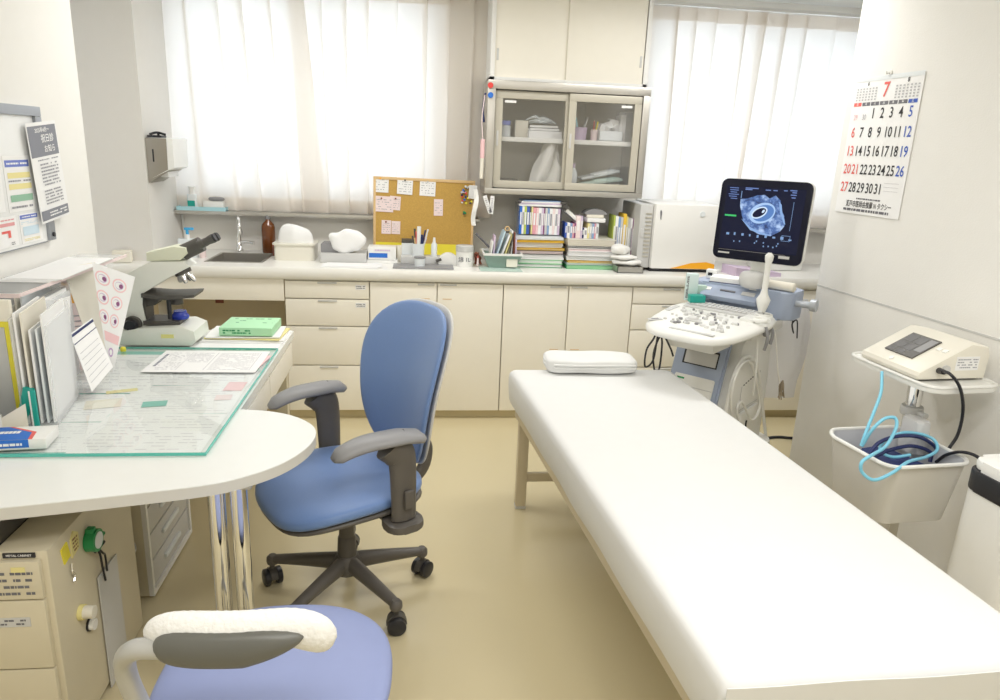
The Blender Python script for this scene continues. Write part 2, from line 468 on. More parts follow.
for x0, x1 in ((-1.44, 0.36), (1.31, 3.02)):
    r = thing('curtain_rail', 'slim curtain rail over the '+('left' if x0 < 0 else 'right')+' window', 'curtain rail', (x0, BACK, 2.345))
    g = G().bx(0, x1-x0, -0.075, -0.045, 0, 0.018, bev=0.003); g.out('track', 'white', r)
    for k in range(3): G().box(((x1-x0)*(0.1+0.4*k), -0.03, 0.012), (0.02, 0.06, 0.012)).out('bracket', 'white', r)

#@@COUNTER
# ================================================================== BACK COUNTER
CT = 0.86; CY = 3.83; FY = 3.85
def cabinet(x0, x1, kind, label, seed):
    t = thing('base_cabinet', label, 'cabinet', ((x0+x1)/2, FY, 0), 0, 'cream base cabinets under the long worktop')
    w = (x1-x0)/2
    g = G().bx(-w+0.001, w-0.001, 0.02, 0.56, 0.05, 0.795); g.out('carcass', 'cab', t)
    G().bx(-w, w, 0.04, 0.5, 0, 0.05).out('plinth', 'kick', t)
    gap = 0.0035
    zs = None
    if kind == 'drawers': zs = [0.053, 0.319, 0.541, 0.692, 0.79]
    if kind == 'drawers':
        for a, b in zip(zs[:-1], zs[1:]):
            d = G().bx(-w+gap, w-gap, 0, 0.018, a+gap, b-gap, bev=0.002).out('drawer', 'cab', t)
            G().bx(-0.05, 0.05, -0.004, 0.001, b-gap-0.012, b-gap-0.002, bev=0.001).out('finger_pull', 'lgrey', d)
            if b > 0.55:
                lb = G().bx(w-0.075, w-0.02, -0.0012, 0, b-0.045, b-0.018)
                lb.m(1); scribble(lb, w-0.072, w-0.024, b-0.041, b-0.022, 2, TR((0, -0.0016, 0), pi/2), seed=seed)
                lb.out('label_holder', ['paper', 'ink'], d)
    else:
        n = kind; xs = [-w+2*w*i/n for i in range(n+1)]
        for i in range(n):
            d = G().bx(xs[i]+gap/1.2, xs[i+1]-gap/1.2, 0, 0.018, 0.053, 0.787, bev=0.002).out('door', 'cab', t)
            hx = xs[i+1]-0.06 if i % 2 == 0 else xs[i]+0.06
            G().bx(hx-0.045, hx+0.045, -0.004, 0.001, 0.776, 0.785, bev=0.001).out('finger_pull', 'lgrey', d)
            G().bx(hx-0.03, hx+0.02, -0.0012, 0, 0.42 if seed != 3 else 0.70, 0.424 if seed != 3 else 0.704).out('label_strip', 'wood', d)
    return t
cabinet(-0.70, -0.253, 'drawers', 'cream cabinet of four drawers directly behind the desk papers, left end', 1)
cabinet(-0.253, 0.474, 2, 'cream two-door cabinet behind the blue chair back', 3)
cabinet(0.474, 1.206, 2, 'cream two-door cabinet behind the far end of the bed', 4)
cabinet(1.206, 1.66, 'drawers', 'cream cabinet of drawers behind the ultrasound console', 5)
cabinet(1.66, 2.46, 2, 'cream two-door cabinet between the ultrasound machine and right wall', 6)
# open knee space under the sink
t = thing('sink_cabinet', 'cream sink surround with apron panel over an open knee space', 'cabinet', (-1.04, FY, 0))
G().bx(-0.34, 0.338, 0.0, 0.018, 0.678, 0.795, bev=0.002).out('apron_panel', 'cab', t)
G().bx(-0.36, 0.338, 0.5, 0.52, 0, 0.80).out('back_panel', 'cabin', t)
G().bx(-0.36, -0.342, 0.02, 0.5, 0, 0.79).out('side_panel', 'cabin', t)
# worktop with a hole for the sink
SX0, SX1, SY0, SY1 = -1.12, -0.84, 3.97, 4.29
def nose(y0, y1, x0, x1, name):
    pass
g = G()
prof = [(CY+0.006, CT-0.001), (CY, CT-0.012), (CY, CT-0.05), (CY+0.008, CT-0.062), (CY+0.03, CT-0.062), (CY+0.03, CT-0.03), (3.949, CT-0.03), (3.949, CT)]
poly = [(a, b) for a, b in prof]
TX = Matrix(((0, 0, 1, 0), (1, 0, 0, 0), (0, 1, 0, 0), (0, 0, 0, 1)))
g.prism(poly, -1.95, 2.9, T=TX)
g.bx(-1.95, SX0, SY0, 3.949, CT-0.03, CT) if False else None
g.bx(PX+0.001, SX0, 3.949, BACK-0.001, CT-0.03, CT); g.bx(SX1, 2.9, 3.949, BACK-0.001, CT-0.03, CT); g.bx(SX0, SX1, SY1, BACK-0.001, CT-0.03, CT); g.bx(SX0, SX1, 3.949, SY0, CT-0.03, CT)
tag(g.out('worktop', 'counter', loc=(0, CY, CT)), 'long white worktop with rounded nose along the back wall', 'worktop')
t = thing('sink', 'stainless steel hand sink let into the white worktop', 'sink', ((SX0+SX1)/2, (SY0+SY1)/2, CT))
g = G(); w, d = (SX1-SX0)/2, (SY1-SY0)/2
g.bx(-w, w, -d, -d+0.004, -0.15, 0.002); g.bx(-w, w, d-0.004, d, -0.15, 0.002); g.bx(-w, -w+0.004, -d, d, -0.15, 0.002); g.bx(w-0.004, w, -d, d, -0.15, 0.002)
g.bx(-w, w, -d, d, -0.155, -0.15); g.out('basin', 'steel', t)
g = G()
for (a, b, c, e) in ((-w-0.012, w+0.012, -d-0.012, -d), (-w-0.012, w+0.012, d, d+0.012), (-w-0.012, -w, -d, d), (w, w+0.012, -d, d)): g.bx(a, b, c, e, 0.0005, 0.0035)
g.out('rim', 'steel', t)
G().lathe([(0.02, -0.149), (0.02, -0.147), (0.012, -0.146)], n=16).out('drain', 'chrome', t)
t = thing('faucet', 'chrome gooseneck faucet with lever at the back of the sink', 'faucet', (-1.04, 4.36, CT))
G().lathe([(0.026, 0), (0.026, 0.01), (0.018, 0.02), (0.016, 0.08), (0.013, 0.10)], n=20).out('body', 'chrome', t)
G().tube([(0, 0, 0.09), (0, 0, 0.17), (0.005, -0.02, 0.205), (0.02, -0.07, 0.20), (0.03, -0.10, 0.17), (0.032, -0.105, 0.14)], 0.0095, n=12).out('spout', 'chrome', t)
G().lathe([(0.014, 0), (0.015, 0.02), (0.012, 0.03)], c=(0.032, -0.105, 0.115), n=14).out('aerator', 'chrome', t)
G().tube([(0, 0, 0.055), (0.05, -0.01, 0.06), (0.09, -0.02, 0.055)], [0.012, 0.008, 0.013], n=12).out('lever', 'chrome', t)

# pillar-mounted dispenser
t = thing('towel_dispenser', 'steel paper towel dispenser hung on the side of the pillar', 'dispenser', (PX, 4.08, 1.24))
prof = [(0, 0.0), (0.07, 0.05), (0.13, 0.09), (0.13, 0.255), (0, 0.255)]
TY = Matrix(((1, 0, 0, 0), (0, 0, 1, 0), (0, 1, 0, 0), (0, 0, 0, 1)))
G().prism([(0, 0.0), (0.115, 0.075), (0.115, 0.25), (0, 0.25)], -0.13, 0.13, T=TY, bev=0.003).out('housing', mat('dispenser_steel', (0.38, 0.35, 0.30), 0.4, 0.6), t)
t.scale = (0.9, 0.9, 0.9); t.location.z = 1.262
G().prism([(0.02, 0.028), (0.115, 0.075), (0.148, 0.09), (0.15, 0.25), (0.116, 0.255), (0.116, 0.08)], -0.132, 0.132, T=TY, bev=0.002).out('front_cover', 'white', t)
G().bx(0.035, 0.043, -0.134, -0.128, 0.12, 0.19, bev=0.003).out('lock_slot', 'dark', t)
G().bx(0.03, 0.10, -0.09, 0.09, 0.035, 0.075).out('paper_towel', 'paper', t)
g = G(); g.bx(0.01, 0.08, -0.11, -0.03, 0.25, 0.262, bev=0.003); g.cyl((0.05, -0.06, 0.26), (0.05, -0.06, 0.28), 0.006); g.tube([(0.02, -0.1, 0.265), (0.05, -0.08, 0.275), (0.09, -0.07, 0.266)], 0.006)
tag(g.out('cable_clip', 'dark', loc=None), 'black clip bundle lying on top of the towel dispenser', 'clip').location = (PX, 4.08, 1.24)
g = G(); g.tube([(0, 0, 0), (0.0, 0, -0.2), (0.01, 0, -0.34)], 0.006, n=8)
c = g.out('conduit', 'white'); c.location = (-1.37, 4.43, 1.24); tag(c, 'thin white conduit running down beside the towel dispenser', 'conduit')

#@@WALLCAB
# ================================================================== WALL CUPBOARDS
UX0, UX1, UY = 0.384, 1.283, 4.1
t = thing('wall_cupboard', 'cream upper wall cupboard with two sliding doors at the ceiling', 'cupboard', (UX0, UY, 1.865))
W_ = UX1-UX0
g = G(); g.bx(0, 0.022, 0, 0.35, 0, 0.543); g.bx(W_-0.05, W_-0.028, 0, 0.35, 0, 0.543); g.bx(0, W_-0.028, 0, 0.35, 0, 0.015); g.bx(0, W_-0.028, 0, 0.35, 0.53, 0.543); g.bx(0.02, W_-0.05, 0.33, 0.35, 0, 0.543)
g.out('carcass', 'white', t)
for k, (a, b, y) in enumerate(((0.022, 0.425, 0.016), (0.415, W_-0.055, 0.004))):
    d = G().bx(a, b, y, y+0.010, 0.015, 0.53, bev=0.0015).out('door', 'cab', t)
    xx = a+0.016 if k == 0 else b-0.016
    G().bx(xx-0.006, xx+0.006, y-0.002, y+0.001, 0.10, 0.16, bev=0.002).out('finger_pull', 'lgrey', d)
t = thing('glass_cupboard', 'steel wall cupboard with two sliding glass doors above the books', 'cupboard', (UX0-0.012, UY-0.03, 1.262))
Wg = 0.905; Hg = 0.60; Dg = 0.37
g = G()
for (a, b, z0, z1) in ((0, Wg, 0, 0.03), (0, Wg, Hg-0.045, Hg), (0, 0.042, 0.03, Hg-0.045), (Wg-0.04, Wg, 0.03, Hg-0.045)): g.bx(a, b, 0, Dg, z0, z1, bev=0.002)
g.bx(0.04, Wg-0.04, Dg-0.012, Dg, 0.03, Hg-0.045)
g.out('carcass', 'steel', t)
G().bx(0.043, Wg-0.041, Dg-0.02, Dg-0.013, 0.031, Hg-0.046).out('back_lining', mat('pale_lining', (0.90, 0.87, 0.80), 0.6), t)
G().bx(0.043, Wg-0.041, 0.05, Dg-0.02, 0.285, 0.31, bev=0.002).out('shelf', 'white', t)
for k, (a, b, y) in enumerate(((0.046, 0.475, 0.026), (0.452, Wg-0.044, 0.006))):
    g = G(); z0, z1 = 0.034, Hg-0.05; fw = 0.04
    g.bx(a, b, y, y+0.018, z0, z0+fw, bev=0.002); g.bx(a, b, y, y+0.018, z1-fw, z1, bev=0.002)
    g.bx(a, a+fw, y, y+0.018, z0+fw, z1-fw); g.bx(b-fw, b, y, y+0.018, z0+fw, z1-fw)
    d = g.out('sliding_door', 'frame', t)
    G().bx(a+fw, b-fw, y+0.007, y+0.010, z0+fw, z1-fw).out('glass_pane', GLC, d)
    lx = a+fw+0.012 if k == 0 else b-fw-0.075
    G().bx(lx, lx+0.062, y+0.005, y+0.0065, z1-fw-0.022, z1-fw-0.009).out('sticker', 'paper', d)
    G().bx(a+0.01, a+0.022, y-0.003, y, 0.26, 0.34, bev=0.002).out('finger_pull', 'lgrey', d)
# contents: u along the cupboard, y depth, z up (world coordinates from the cupboard's corner)
CG = Vector((UX0-0.012, UY-0.03, 1.262))
def inbox(name, label, cat, u, v, z, d, mt, rz=0, extra=None, group=None, bev=0.004):
    g = G().box((0, 0, d[2]/2), d, bev=bev)
    ms = [mt]
    if extra: g.m(1); ms.append(extra[0]); extra[1](g)
    o = g.out(name, ms); o.location = CG+Vector((u, v, z)); o.rotation_euler = (0, 0, rz)
    return tag(o, label, cat, group)
z2 = 0.3105; z1 = 0.0305
o = thing('jar', 'clear jar with a blue lid on the upper shelf behind glass', 'jar', CG+Vector((0.12, 0.2, z2)))
G().lathe([(0.032, 0), (0.036, 0.004), (0.036, 0.06), (0.030, 0.066)], n=20).out('body', 'milk', o)
G().lathe([(0.034, 0.066), (0.034, 0.088), (0.03, 0.09)], n=20).out('lid', mat('periwinkle_lid', (0.25, 0.30, 0.75), 0.4), o)
inbox('box', 'small cream box beside the blue-lidded jar behind glass', 'box', 0.215, 0.2, z2, (0.075, 0.06, 0.095), 'paper2')
def gloves(cx, cz, w, h, n, seed, mt='white'):
    rnd = random.Random(seed); g = G()
    for i in range(n):
        x = cx+rnd.uniform(-w/2, w/2); z = cz+rnd.uniform(0, h)
        g.tube([(x-0.05, rnd.uniform(-.03, .03), z), (x, rnd.uniform(-.04, .0), z+rnd.uniform(0, .02)), (x+0.05, rnd.uniform(-.03, .03), z)], [0.006, 0.014, 0.006], n=8, flat=0.6)
    return g
g = G().box((0, 0, 0.02), (0.19, 0.16, 0.04), bev=0.004); g.box((-0.01, 0, 0.048), (0.17, 0.14, 0.012), rz=0.1); g.box((0.0, 0, 0.064), (0.16, 0.12, 0.012), rz=-0.12)
o = g.out('packet', ['paper']); o.location = CG+Vector((0.345, 0.19, z2)); tag(o, 'flat stack of white packets on the upper left shelf behind glass', 'packets')
g = gloves(0, 0, 0.09, 0.02, 9, 3); o = g.out('tubing', ['milk']); o.location = CG+Vector((0.33, 0.18, z2+0.08)); tag(o, 'crumpled clear tubing on the white packets behind glass', 'tubing')
def cup(label, u, v, z, r, h, body, sticks, seed, sm=('milk', 'white')):
    t = thing('cup', label, 'cup', CG+Vector((u, v, z)))
    G().lathe([(r*0.85, 0), (r, h), (r*0.9, h), (r*0.8, 0.006), (0.001, 0.006)], n=20).out('body', body, t)
    rnd = random.Random(seed)
    for k in range(sticks):
        a = rnd.uniform(0, 6.28); q = rnd.uniform(0.02, 0.05)
        G().cyl((0.3*r*cos(a), 0.3*r*sin(a), 0.01), (q*cos(a), q*sin(a)*0.6, h+rnd.uniform(0.03, 0.06)), 0.004, n=8).out('stick', sm[k % len(sm)], t)
    return t
cup('pink cup holding slim instruments behind the right glass door', 0.555, 0.17, z2, 0.042, 0.07, 'lilac', 5, 5, ('lblue', 'white', 'lgrey'))
cup('small yellow and pink cup beside the pink instrument cup behind glass', 0.635, 0.15, z2, 0.022, 0.06, 'lpink', 2, 6, ('yellow', 'crimson'))
t = thing('basket', 'clear basket of crumpled white packets behind the right glass door', 'basket', CG+Vector((0.725, 0.17, z2)))
g = G(); g.bx(-0.07, 0.07, -0.06, -0.057, 0, 0.055); g.bx(-0.07, 0.07, 0.057, 0.06, 0, 0.055); g.bx(-0.07, -0.067, -0.06, 0.06, 0, 0.055); g.bx(0.067, 0.07, -0.06, 0.06, 0, 0.055); g.bx(-0.07, 0.07, -0.06, 0.06, 0, 0.003)
g.out('body', 'milk', t)
g = G()
for k, (a, b, r) in enumerate(((-0.04, 0.07, 0.3), (0.0, 0.085, -0.4), (0.035, 0.075, 0.8), (-0.015, 0.06, 1.2), (0.02, 0.10, 0.1))): g.box((a, 0, b), (0.055, 0.05, 0.045), bev=0.008, rot=(0.3*r, r, r))
g.out('packets', 'paper', t)
inbox('box', 'tall white box at the right end of the upper glass-door shelf', 'box', 0.80, 0.2, z2, (0.032, 0.12, 0.15), 'paper')
inbox('carton', 'plain grey-white carton in the upper right corner behind glass', 'carton', 0.842, 0.25, z2, (0.045, 0.14, 0.17), 'lgrey')
# lower shelf
o = thing('gown_bundle', 'draped white cloth bundle on the lower left shelf behind glass', 'cloth', CG+Vector((0.36, 0.17, z1)))
def drape(u, v):
    a = -0.075+0.15*u; z = 0.25*(1-v)+0.002
    sq = 0.45+0.55*v
    return Vector((a*sq*1.2+0.02*(1-v), -0.05+0.03*sin(9*u+4*v)+0.02*v*cos(5*u), z))
G().grid(drape, 24, 16, thick=0.02).out('cloth', 'towel', o)
inbox('case', 'dark case with a gold button on the lower left shelf behind glass', 'case', 0.14, 0.18, z1, (0.12, 0.12, 0.05), 'charcoal', extra=('gold', lambda g: g.cyl((-0.035, -0.061, 0.03), (-0.035, -0.066, 0.03), 0.008)))
inbox('packet', 'small crumpled white packet beside the dark case behind glass', 'packet', 0.225, 0.15, z1, (0.05, 0.06, 0.028), 'paper', rz=0.4, bev=0.01)
o = thing('bottle', 'small translucent bottle at the left end of the lower shelf behind glass', 'bottle', CG+Vector((0.075, 0.12, z1)))
G().lathe([(0.018, 0), (0.02, 0.01), (0.02, 0.08), (0.008, 0.10)], n=16).out('body', 'milk', o); G().lathe([(0.01, 0.10), (0.01, 0.125)], n=12).out('cap', 'lilac', o)
o = thing('bottle', 'pale lilac bottle in the lower right part behind glass', 'bottle', CG+Vector((0.515, 0.10, z1)))
G().lathe([(0.024, 0), (0.026, 0.01), (0.026, 0.10), (0.010, 0.125)], n=16).out('body', 'milk', o); G().lathe([(0.012, 0.125), (0.012, 0.15)], n=12).out('cap', 'lilac', o)
rnd = random.Random(4)
for k, (u, v, z, d, rz, ry, lb, mt) in enumerate(((0.70, 0.17, 0.0, (0.27, 0.14, 0.02), 0.05, -0.03, 'pale blue sterile pouch, undermost in the pile behind glass', 'lblue2'), (0.69, 0.16, 0.040, (0.25, 0.12, 0.02), -0.05, -0.14, 'mint sterile pouch in the middle of the pile behind glass', 'sage'), (0.68, 0.17, 0.078, (0.24, 0.11, 0.016), 0.1, -0.22, 'clear white sterile pouch, topmost of the pile behind glass', 'milk'))):
    if mt == 'lblue2': M['lblue2'] = mat('pale_blue_pouch', (0.55, 0.72, 0.80), 0.4)
    g = G().box((0, 0, 0.012), d, bev=0.008, rot=(0, ry, rz))
    g.box((0.02, -0.02, 0.026), (d[0]*0.6, d[1]*0.5, 0.012), bev=0.005, rot=(0.05, ry, rz+0.2))
    o = g.out('pouch', mt); o.location = CG+Vector((u, v, z1+z)); tag(o, lb, 'pouch', 'sterile pouches behind glass')
# magnets and hanging things on the cupboard's left edge
for nm, lb, x, z, mt in (('magnet', 'round red magnet on the top left corner of the glass cupboard', 0.012, 0.57, 'red'), ('magnet', 'round blue magnet below the red one on the glass cupboard', 0.014, 0.52, 'bluep')):
    g = G().cyl((0, 0, 0), (0, -0.008, 0), 0.015); o = g.out(nm, mt); o.location = CG+Vector((x, 0, z)); tag(o, lb, 'magnet')
g = G().tube([(0, 0, 0), (-0.012, -0.004, -0.08), (-0.004, 0, -0.15)], 0.006, n=8); o = g.out('pen', 'navy'); o.location = CG+Vector((-0.012, 0.01, 0.53)); tag(o, 'dark navy pen hanging beside the blue magnet', 'pen')
t = thing('hanging_pen', 'pink capped marker hanging at the left edge of the glass cupboard', 'marker', CG+Vector((-0.016, 0.0, 0.2)))
G().tube([(0, 0, 0.32), (-0.012, 0, 0.2), (-0.004, 0, 0.08)], 0.003, n=6).out('string', 'lpink', t); G().cyl((-0.004, 0, 0.09), (-0.004, 0, -0.01), 0.012).out('cap', 'pink', t); G().cyl((-0.004, 0, -0.01), (-0.006, 0, -0.12), 0.010).out('barrel', 'paper2', t)
for k, (dx, rz) in enumerate(((0.03, -0.35), (0.075, 0.05))):
    g = G().box((0, 0, -0.05), (0.022, 0.003, 0.10)); g.m(1); scribble(g, -0.006, 0.006, -0.09, -0.01, 7, TR((0, -0.0022, 0), pi/2), seed=k)
    o = g.out('paper_slip', ['paper', 'lightink']); o.location = CG+Vector((dx-0.03, -0.004, -0.012)); o.rotation_euler = (0, rz, 0); tag(o, ('white paper slip hanging tilted', 'white paper slip hanging straight')[k]+' under the left corner of the glass cupboard', 'paper slip')
g = G().grid(lambda u, v: Vector((-0.02+0.025*u+0.008*sin(6*v), 0.006*sin(8*v+u), -0.20*v)), 4, 12, thick=0.002); o = g.out('ribbon', 'white'); o.location = CG+Vector((-0.045, 0.0, 0.02)); tag(o, 'white ribbon dangling between corkboard and glass cupboard', 'ribbon')


#@@COUNTERTOP ITEMS
# ================================================================== THINGS ON THE WORKTOP
def put(o, loc, rz=0, label=None, cat=None, group=None):
    o.location = loc; o.rotation_euler = (0, 0, rz); return tag(o, label, cat, group)
def wt(px, py=262, z=CT): return onz(px, py, z)
# amber bottle
t = thing('amber_bottle', 'tall brown glass bottle with grey cap beside the sink', 'bottle', (-0.865, 4.335, CT))
G().lathe([(0.034, 0), (0.038, 0.006), (0.038, 0.15), (0.034, 0.168), (0.014, 0.19), (0.013, 0.2)], n=28).out('body', 'amber', t)
G().lathe([(0.016, 0.198), (0.016, 0.222), (0.013, 0.224)], n=18).out('cap', 'grey', t)
g = G().lathe([(0.03, 0), (0.03, 0.055), (0.012, 0.07)], n=16); put(g.out('small_bottle', 'brown'), (-0.80, 4.25, CT), 0, 'small dark brown bottle leaning in front of the amber bottle', 'bottle')
# paper tissues in two holders
def tissue(label, cat, loc, w, d, h, mt, sw, sh, seed, lb):
    t = thing('tissue_box', label, cat, loc)
    g = G(); g.prism(rrect(w, d, 0.02), 0, h, bev=0.003); g.out('box', mt, t)
    rnd = random.Random(seed)
    def outl(a): return (sw*(1+0.08*sin(3*a+seed)), d*0.32*(1+0.1*cos(4*a)))
    G().cushion(outl, lambda u, v, w_: Vector((u, v*(0.9+0.1*w_), h+0.0+max(w_, 0)*sh*(1+0.12*sin(22*u+seed)))), rings=7, n=36).out('tissue', 'paper', t)
    return t
tissue('cream tub of folded paper towels beside the brown bottle', 'tissue box', (-0.68, 4.16, CT), 0.22, 0.17, 0.085, 'device', 0.095, 0.10, 3, 0)
g = G().prism(rrect(0.235, 0.185, 0.02), 0, 0.008); g.m(0); put(g.out('rim', 'device'), (-0.68, 4.16, CT+0.0852), 0, 'cream rim frame resting on the paper towel tub', 'frame')
t = thing('tissue_box', 'grey box with a big tuft of white tissue on the worktop', 'tissue box', (-0.405, 4.10, CT))
g = G().bx(-0.125, 0.125, -0.09, 0.09, 0, 0.055, bev=0.004); g.out('box', 'lgrey', t)
G().bx(-0.125, -0.03, -0.06, 0.09, 0.0555, 0.10, bev=0.004).out('lid', 'grey', t)
def fanf(u, v, w): return Vector((u+0.02, -0.05+0.035*w+0.05*v, 0.118+v+0.004*sin(60*u+20*v)))
G().cushion(lambda a: (0.098*(1+0.07*sin(3*a)+0.05*sin(5*a+1)), 0.070*(1+0.12*sin(2*a+0.7)+0.05*cos(7*a))), fanf, rings=7, n=44).out('tissue', 'paper', t)
g = G().box((0, 0, 0.065), (0.09, 0.03, 0.13), bev=0.006); g.m(1).bx(-0.03, 0.03, -0.0165, -0.0155, 0.05, 0.11)
put(g.out('packet', ['milk', 'lilac']), (-0.46, 4.25, CT), 0.05, 'clear packet with lilac print behind the grey tissue box', 'packet')
# papers lying along the worktop edge
g = G()
for k in range(3): g.box((0.01*k, 0.006*k, 0.0012+0.0022*k), (0.30, 0.12, 0.002), rz=0.03*k-0.03)
put(g.out('paper_sheets', 'paper'), (-0.36, 3.93, CT), 0, 'loose white sheets at the worktop edge before the tissue box', 'papers')
# corkboard
t = thing('corkboard', 'cork pinboard with pale wooden frame standing on the worktop', 'corkboard', (0.035, 4.22, CT))
cw, ch = 0.578, 0.37; zb = 0.095
tilt = Matrix.Rotation(radians(0.6), 4, 'Y')
G().bx(-cw/2+0.01, cw/2-0.01, -0.004, 0.004, zb+0.0, zb+ch-0.012, T=tilt).out('cork_panel', 'cork', t)
for (a, b, c, e) in ((-cw/2, cw/2, zb+ch-0.016, zb+ch), (-cw/2, cw/2, zb-0.095, zb-0.08), (-cw/2, -cw/2+0.014, zb-0.08, zb+ch-0.016), (cw/2-0.014, cw/2, zb-0.08, zb+ch-0.016)):
    G().bx(a, b, -0.009, 0.007, c, e, bev=0.002, T=tilt).out('frame_rail', 'wood', t)
G().bx(-cw/2+0.01, cw/2-0.01, -0.004, 0.004, zb-0.08, zb, T=tilt).out('lower_panel', 'yellow', t)
def note(lb, x, z, w, h, mt, rz, seed, pins=1, pm='red'):
    g = G().box((0, 0, 0), (w, 0.0012, h)); g.m(1); scribble(g, -w*0.4, w*0.4, -h*0.4, h*0.35, 5, TR((0, -0.0009, 0), pi/2), fill=0.55, h=0.25, seed=seed)
    o = g.out('note', [mt, 'lightink']); o.location = (0.035+x, 4.2135-0.0016*(seed % 2)*(1 if seed < 5 else 0), CT+z); o.rotation_euler = (0, rz, 0); tag(o, lb, 'note', 'notes on the corkboard')
for k, (lb, x, z, w, h, mt, rz) in enumerate((
  ('white square note at the top left corner of the corkboard', -0.245, 0.425, 0.092, 0.09, 'paper', 0.03), ('white square note second from left in the top row of the corkboard', -0.107, 0.418, 0.088, 0.09, 'paper', 0.05), ('white square note with wavy lower edge, third in the corkboard top row', 0.022, 0.414, 0.09, 0.092, 'paper', 0.04),
  ('wide pink note in the middle left of the corkboard', -0.225, 0.315, 0.105, 0.088, 'lpink', 0.03), ('pink note overlapping the right end of the wide pink note', -0.163, 0.322, 0.062, 0.078, 'lpink', 0.07),
  ('tall narrow pink note alone in the middle of the corkboard', 0.085, 0.305, 0.052, 0.094, 'lpink', 0.0), ('pink note low on the corkboard above the blue box', -0.213, 0.185, 0.054, 0.078, 'lpink', 0.02), ('pink note beside the other low one, nearer the pens', -0.158, 0.183, 0.05, 0.074, 'lpink', 0.02))):
    note(lb, x, z, w, h, mt, rz, k)
for k, (x, z, mt) in enumerate(((-0.245, 0.458, 'orange'), (-0.107, 0.452, 'charcoal'), (0.022, 0.448, 'lgrey'), (-0.24, 0.347, 'brown'), (-0.16, 0.348, 'brown'), (-0.215, 0.215, 'brown'))):
    g = G().cyl((0, 0, 0), (0, -0.008, 0), 0.005, n=10); o = g.out('push_pin', mt); o.location = (0.035+x, 4.2125, CT+z)
    tag(o, ('orange pin holding the top left note', 'dark pin holding the second top note', 'grey pin holding the third top note', 'brown pin in the wide pink note', 'brown pin in the overlapping pink note', 'brown pin in the low pink note')[k], 'pin', 'pins in notes')
rnd = random.Random(11); cols = ['white', 'red', 'navy', 'lilac', 'yellow', 'charcoal', 'bluep', 'lgrey']
for k in range(24):
    x = 0.235+rnd.gauss(0, 0.012); z = 0.43-0.10*rnd.random()+rnd.gauss(0, 0.004)
    if k > 20: x = 0.242+rnd.uniform(-0.012, 0.012); z = 0.285+rnd.uniform(-.012, .015)
    g = G().cyl((0, 0, 0), (0, -0.010, 0), 0.0062, n=10); o = g.out('push_pin', 'green' if k > 21 else cols[k % 8]); o.location = (0.035+x, 4.215-0.0008*(k % 9), CT+z)
    pc = 'green' if k > 21 else ('white', 'red', 'navy', 'lilac', 'yellow', 'black', 'blue', 'grey')[k % 8]
    pz = 'low pair' if k > 20 else ('top' if z > 0.40 else ('middle' if z > 0.36 else 'bottom'))+' of the pin cluster'
    tag(o, '%s spare push pin, %s at the corkboard right edge' % (pc, pz), 'pin', 'spare pins clustered on the corkboard')
g = G().box((0, 0, 0), (0.045, 0.003, 0.075)); o = g.out('tag_card', 'paper'); o.location = (0.315, 4.20, CT+0.40); o.rotation_euler = (0, 0.06, 0); tag(o, 'blank white card fixed over the right frame of the corkboard', 'card')
# blue and white box under the pink notes
t = thing('carton', 'blue and white carton in front of the corkboard left corner', 'carton', (-0.195, 4.10, CT))
G().box((0, 0, 0.055), (0.155, 0.11, 0.07), bev=0.002).out('box', 'white', t); G().bx(-0.072, 0.03, -0.0565, -0.0555, 0.032, 0.057).out('blue_panel', 'bluep', t)
g = G(); scribble(g, -0.04, 0.045, 0.066, 0.08, 1, TR((0, -0.0562, 0), pi/2), 1, 0.7, 8); g.out('lettering', 'lilac', t)
G().box((0, 0, 0.009), (0.175, 0.13, 0.018), bev=0.003).out('tray', 'white', t)
g = G().box((0, 0, 0.045), (0.04, 0.05, 0.09), bev=0.003); put(g.out('packet', 'paper2'), (-0.095, 4.14, CT), 0.1, 'small cream packet between the blue carton and pen stand', 'packet')
# dark grey mat with pen stand
t = thing('desk_tray', 'grey steel tray on dark mat, front of corkboard', 'tray', (0.03, 3.99, CT))
G().bx(-0.16, 0.17, -0.115, 0.03, 0, 0.007, bev=0.002).out('mat', 'grey', t)
g = G(); g.bx(-0.12, 0.15, 0.035, 0.13, 0, 0.045, bev=0.003); g.out('box', 'lgrey', t)
t = thing('pen_stand', 'pen stand crowded with pens and markers before the corkboard', 'pen stand', (0.005, 4.06, CT+0.0455))
G().lathe([(0.034, 0), (0.036, 0.07), (0.032, 0.07), (0.030, 0.004), (0.001, 0.004)], n=22).out('cup', 'milk', t)
rnd = random.Random(2)
pens = [('charcoal', -0.020, 0.15, 0.006), ('charcoal', -0.032, 0.11, 0.005), ('white', 0.005, 0.165, 0.012), ('navy', 0.022, 0.12, 0.007), ('red', 0.035, 0.105, 0.005), ('lilac', 0.045, 0.10, 0.005), ('crimson', -0.012, 0.135, 0.004), ('navy', 0.04, 0.145, 0.0045), ('white', 0.055, 0.15, 0.0045), ('wood', -0.02, 0.10, 0.005)]
for k, (mt, dx, h, r) in enumerate(pens):
    y = rnd.uniform(-0.012, 0.012); G().cyl((dx*0.35, y*0.5, 0.008), (dx, y, h), r, n=10).out('pen', mt, t)
g = G().box((0, 0, 0.055), (0.065, 0.05, 0.11), bev=0.003); g.m(1).bx(-0.033, 0.033, -0.026, 0.026, 0.111, 0.13)
put(g.out('pen_box', ['lblue3' if False else 'milk', 'charcoal']), (-0.055, 4.13, CT), 0.05, 'pale blue box with black lid behind the pen stand', 'box')
t = thing('ink_cup', 'short clear cup on the dark mat in front of the pens', 'cup', (0.015, 3.945, CT+0.0072))
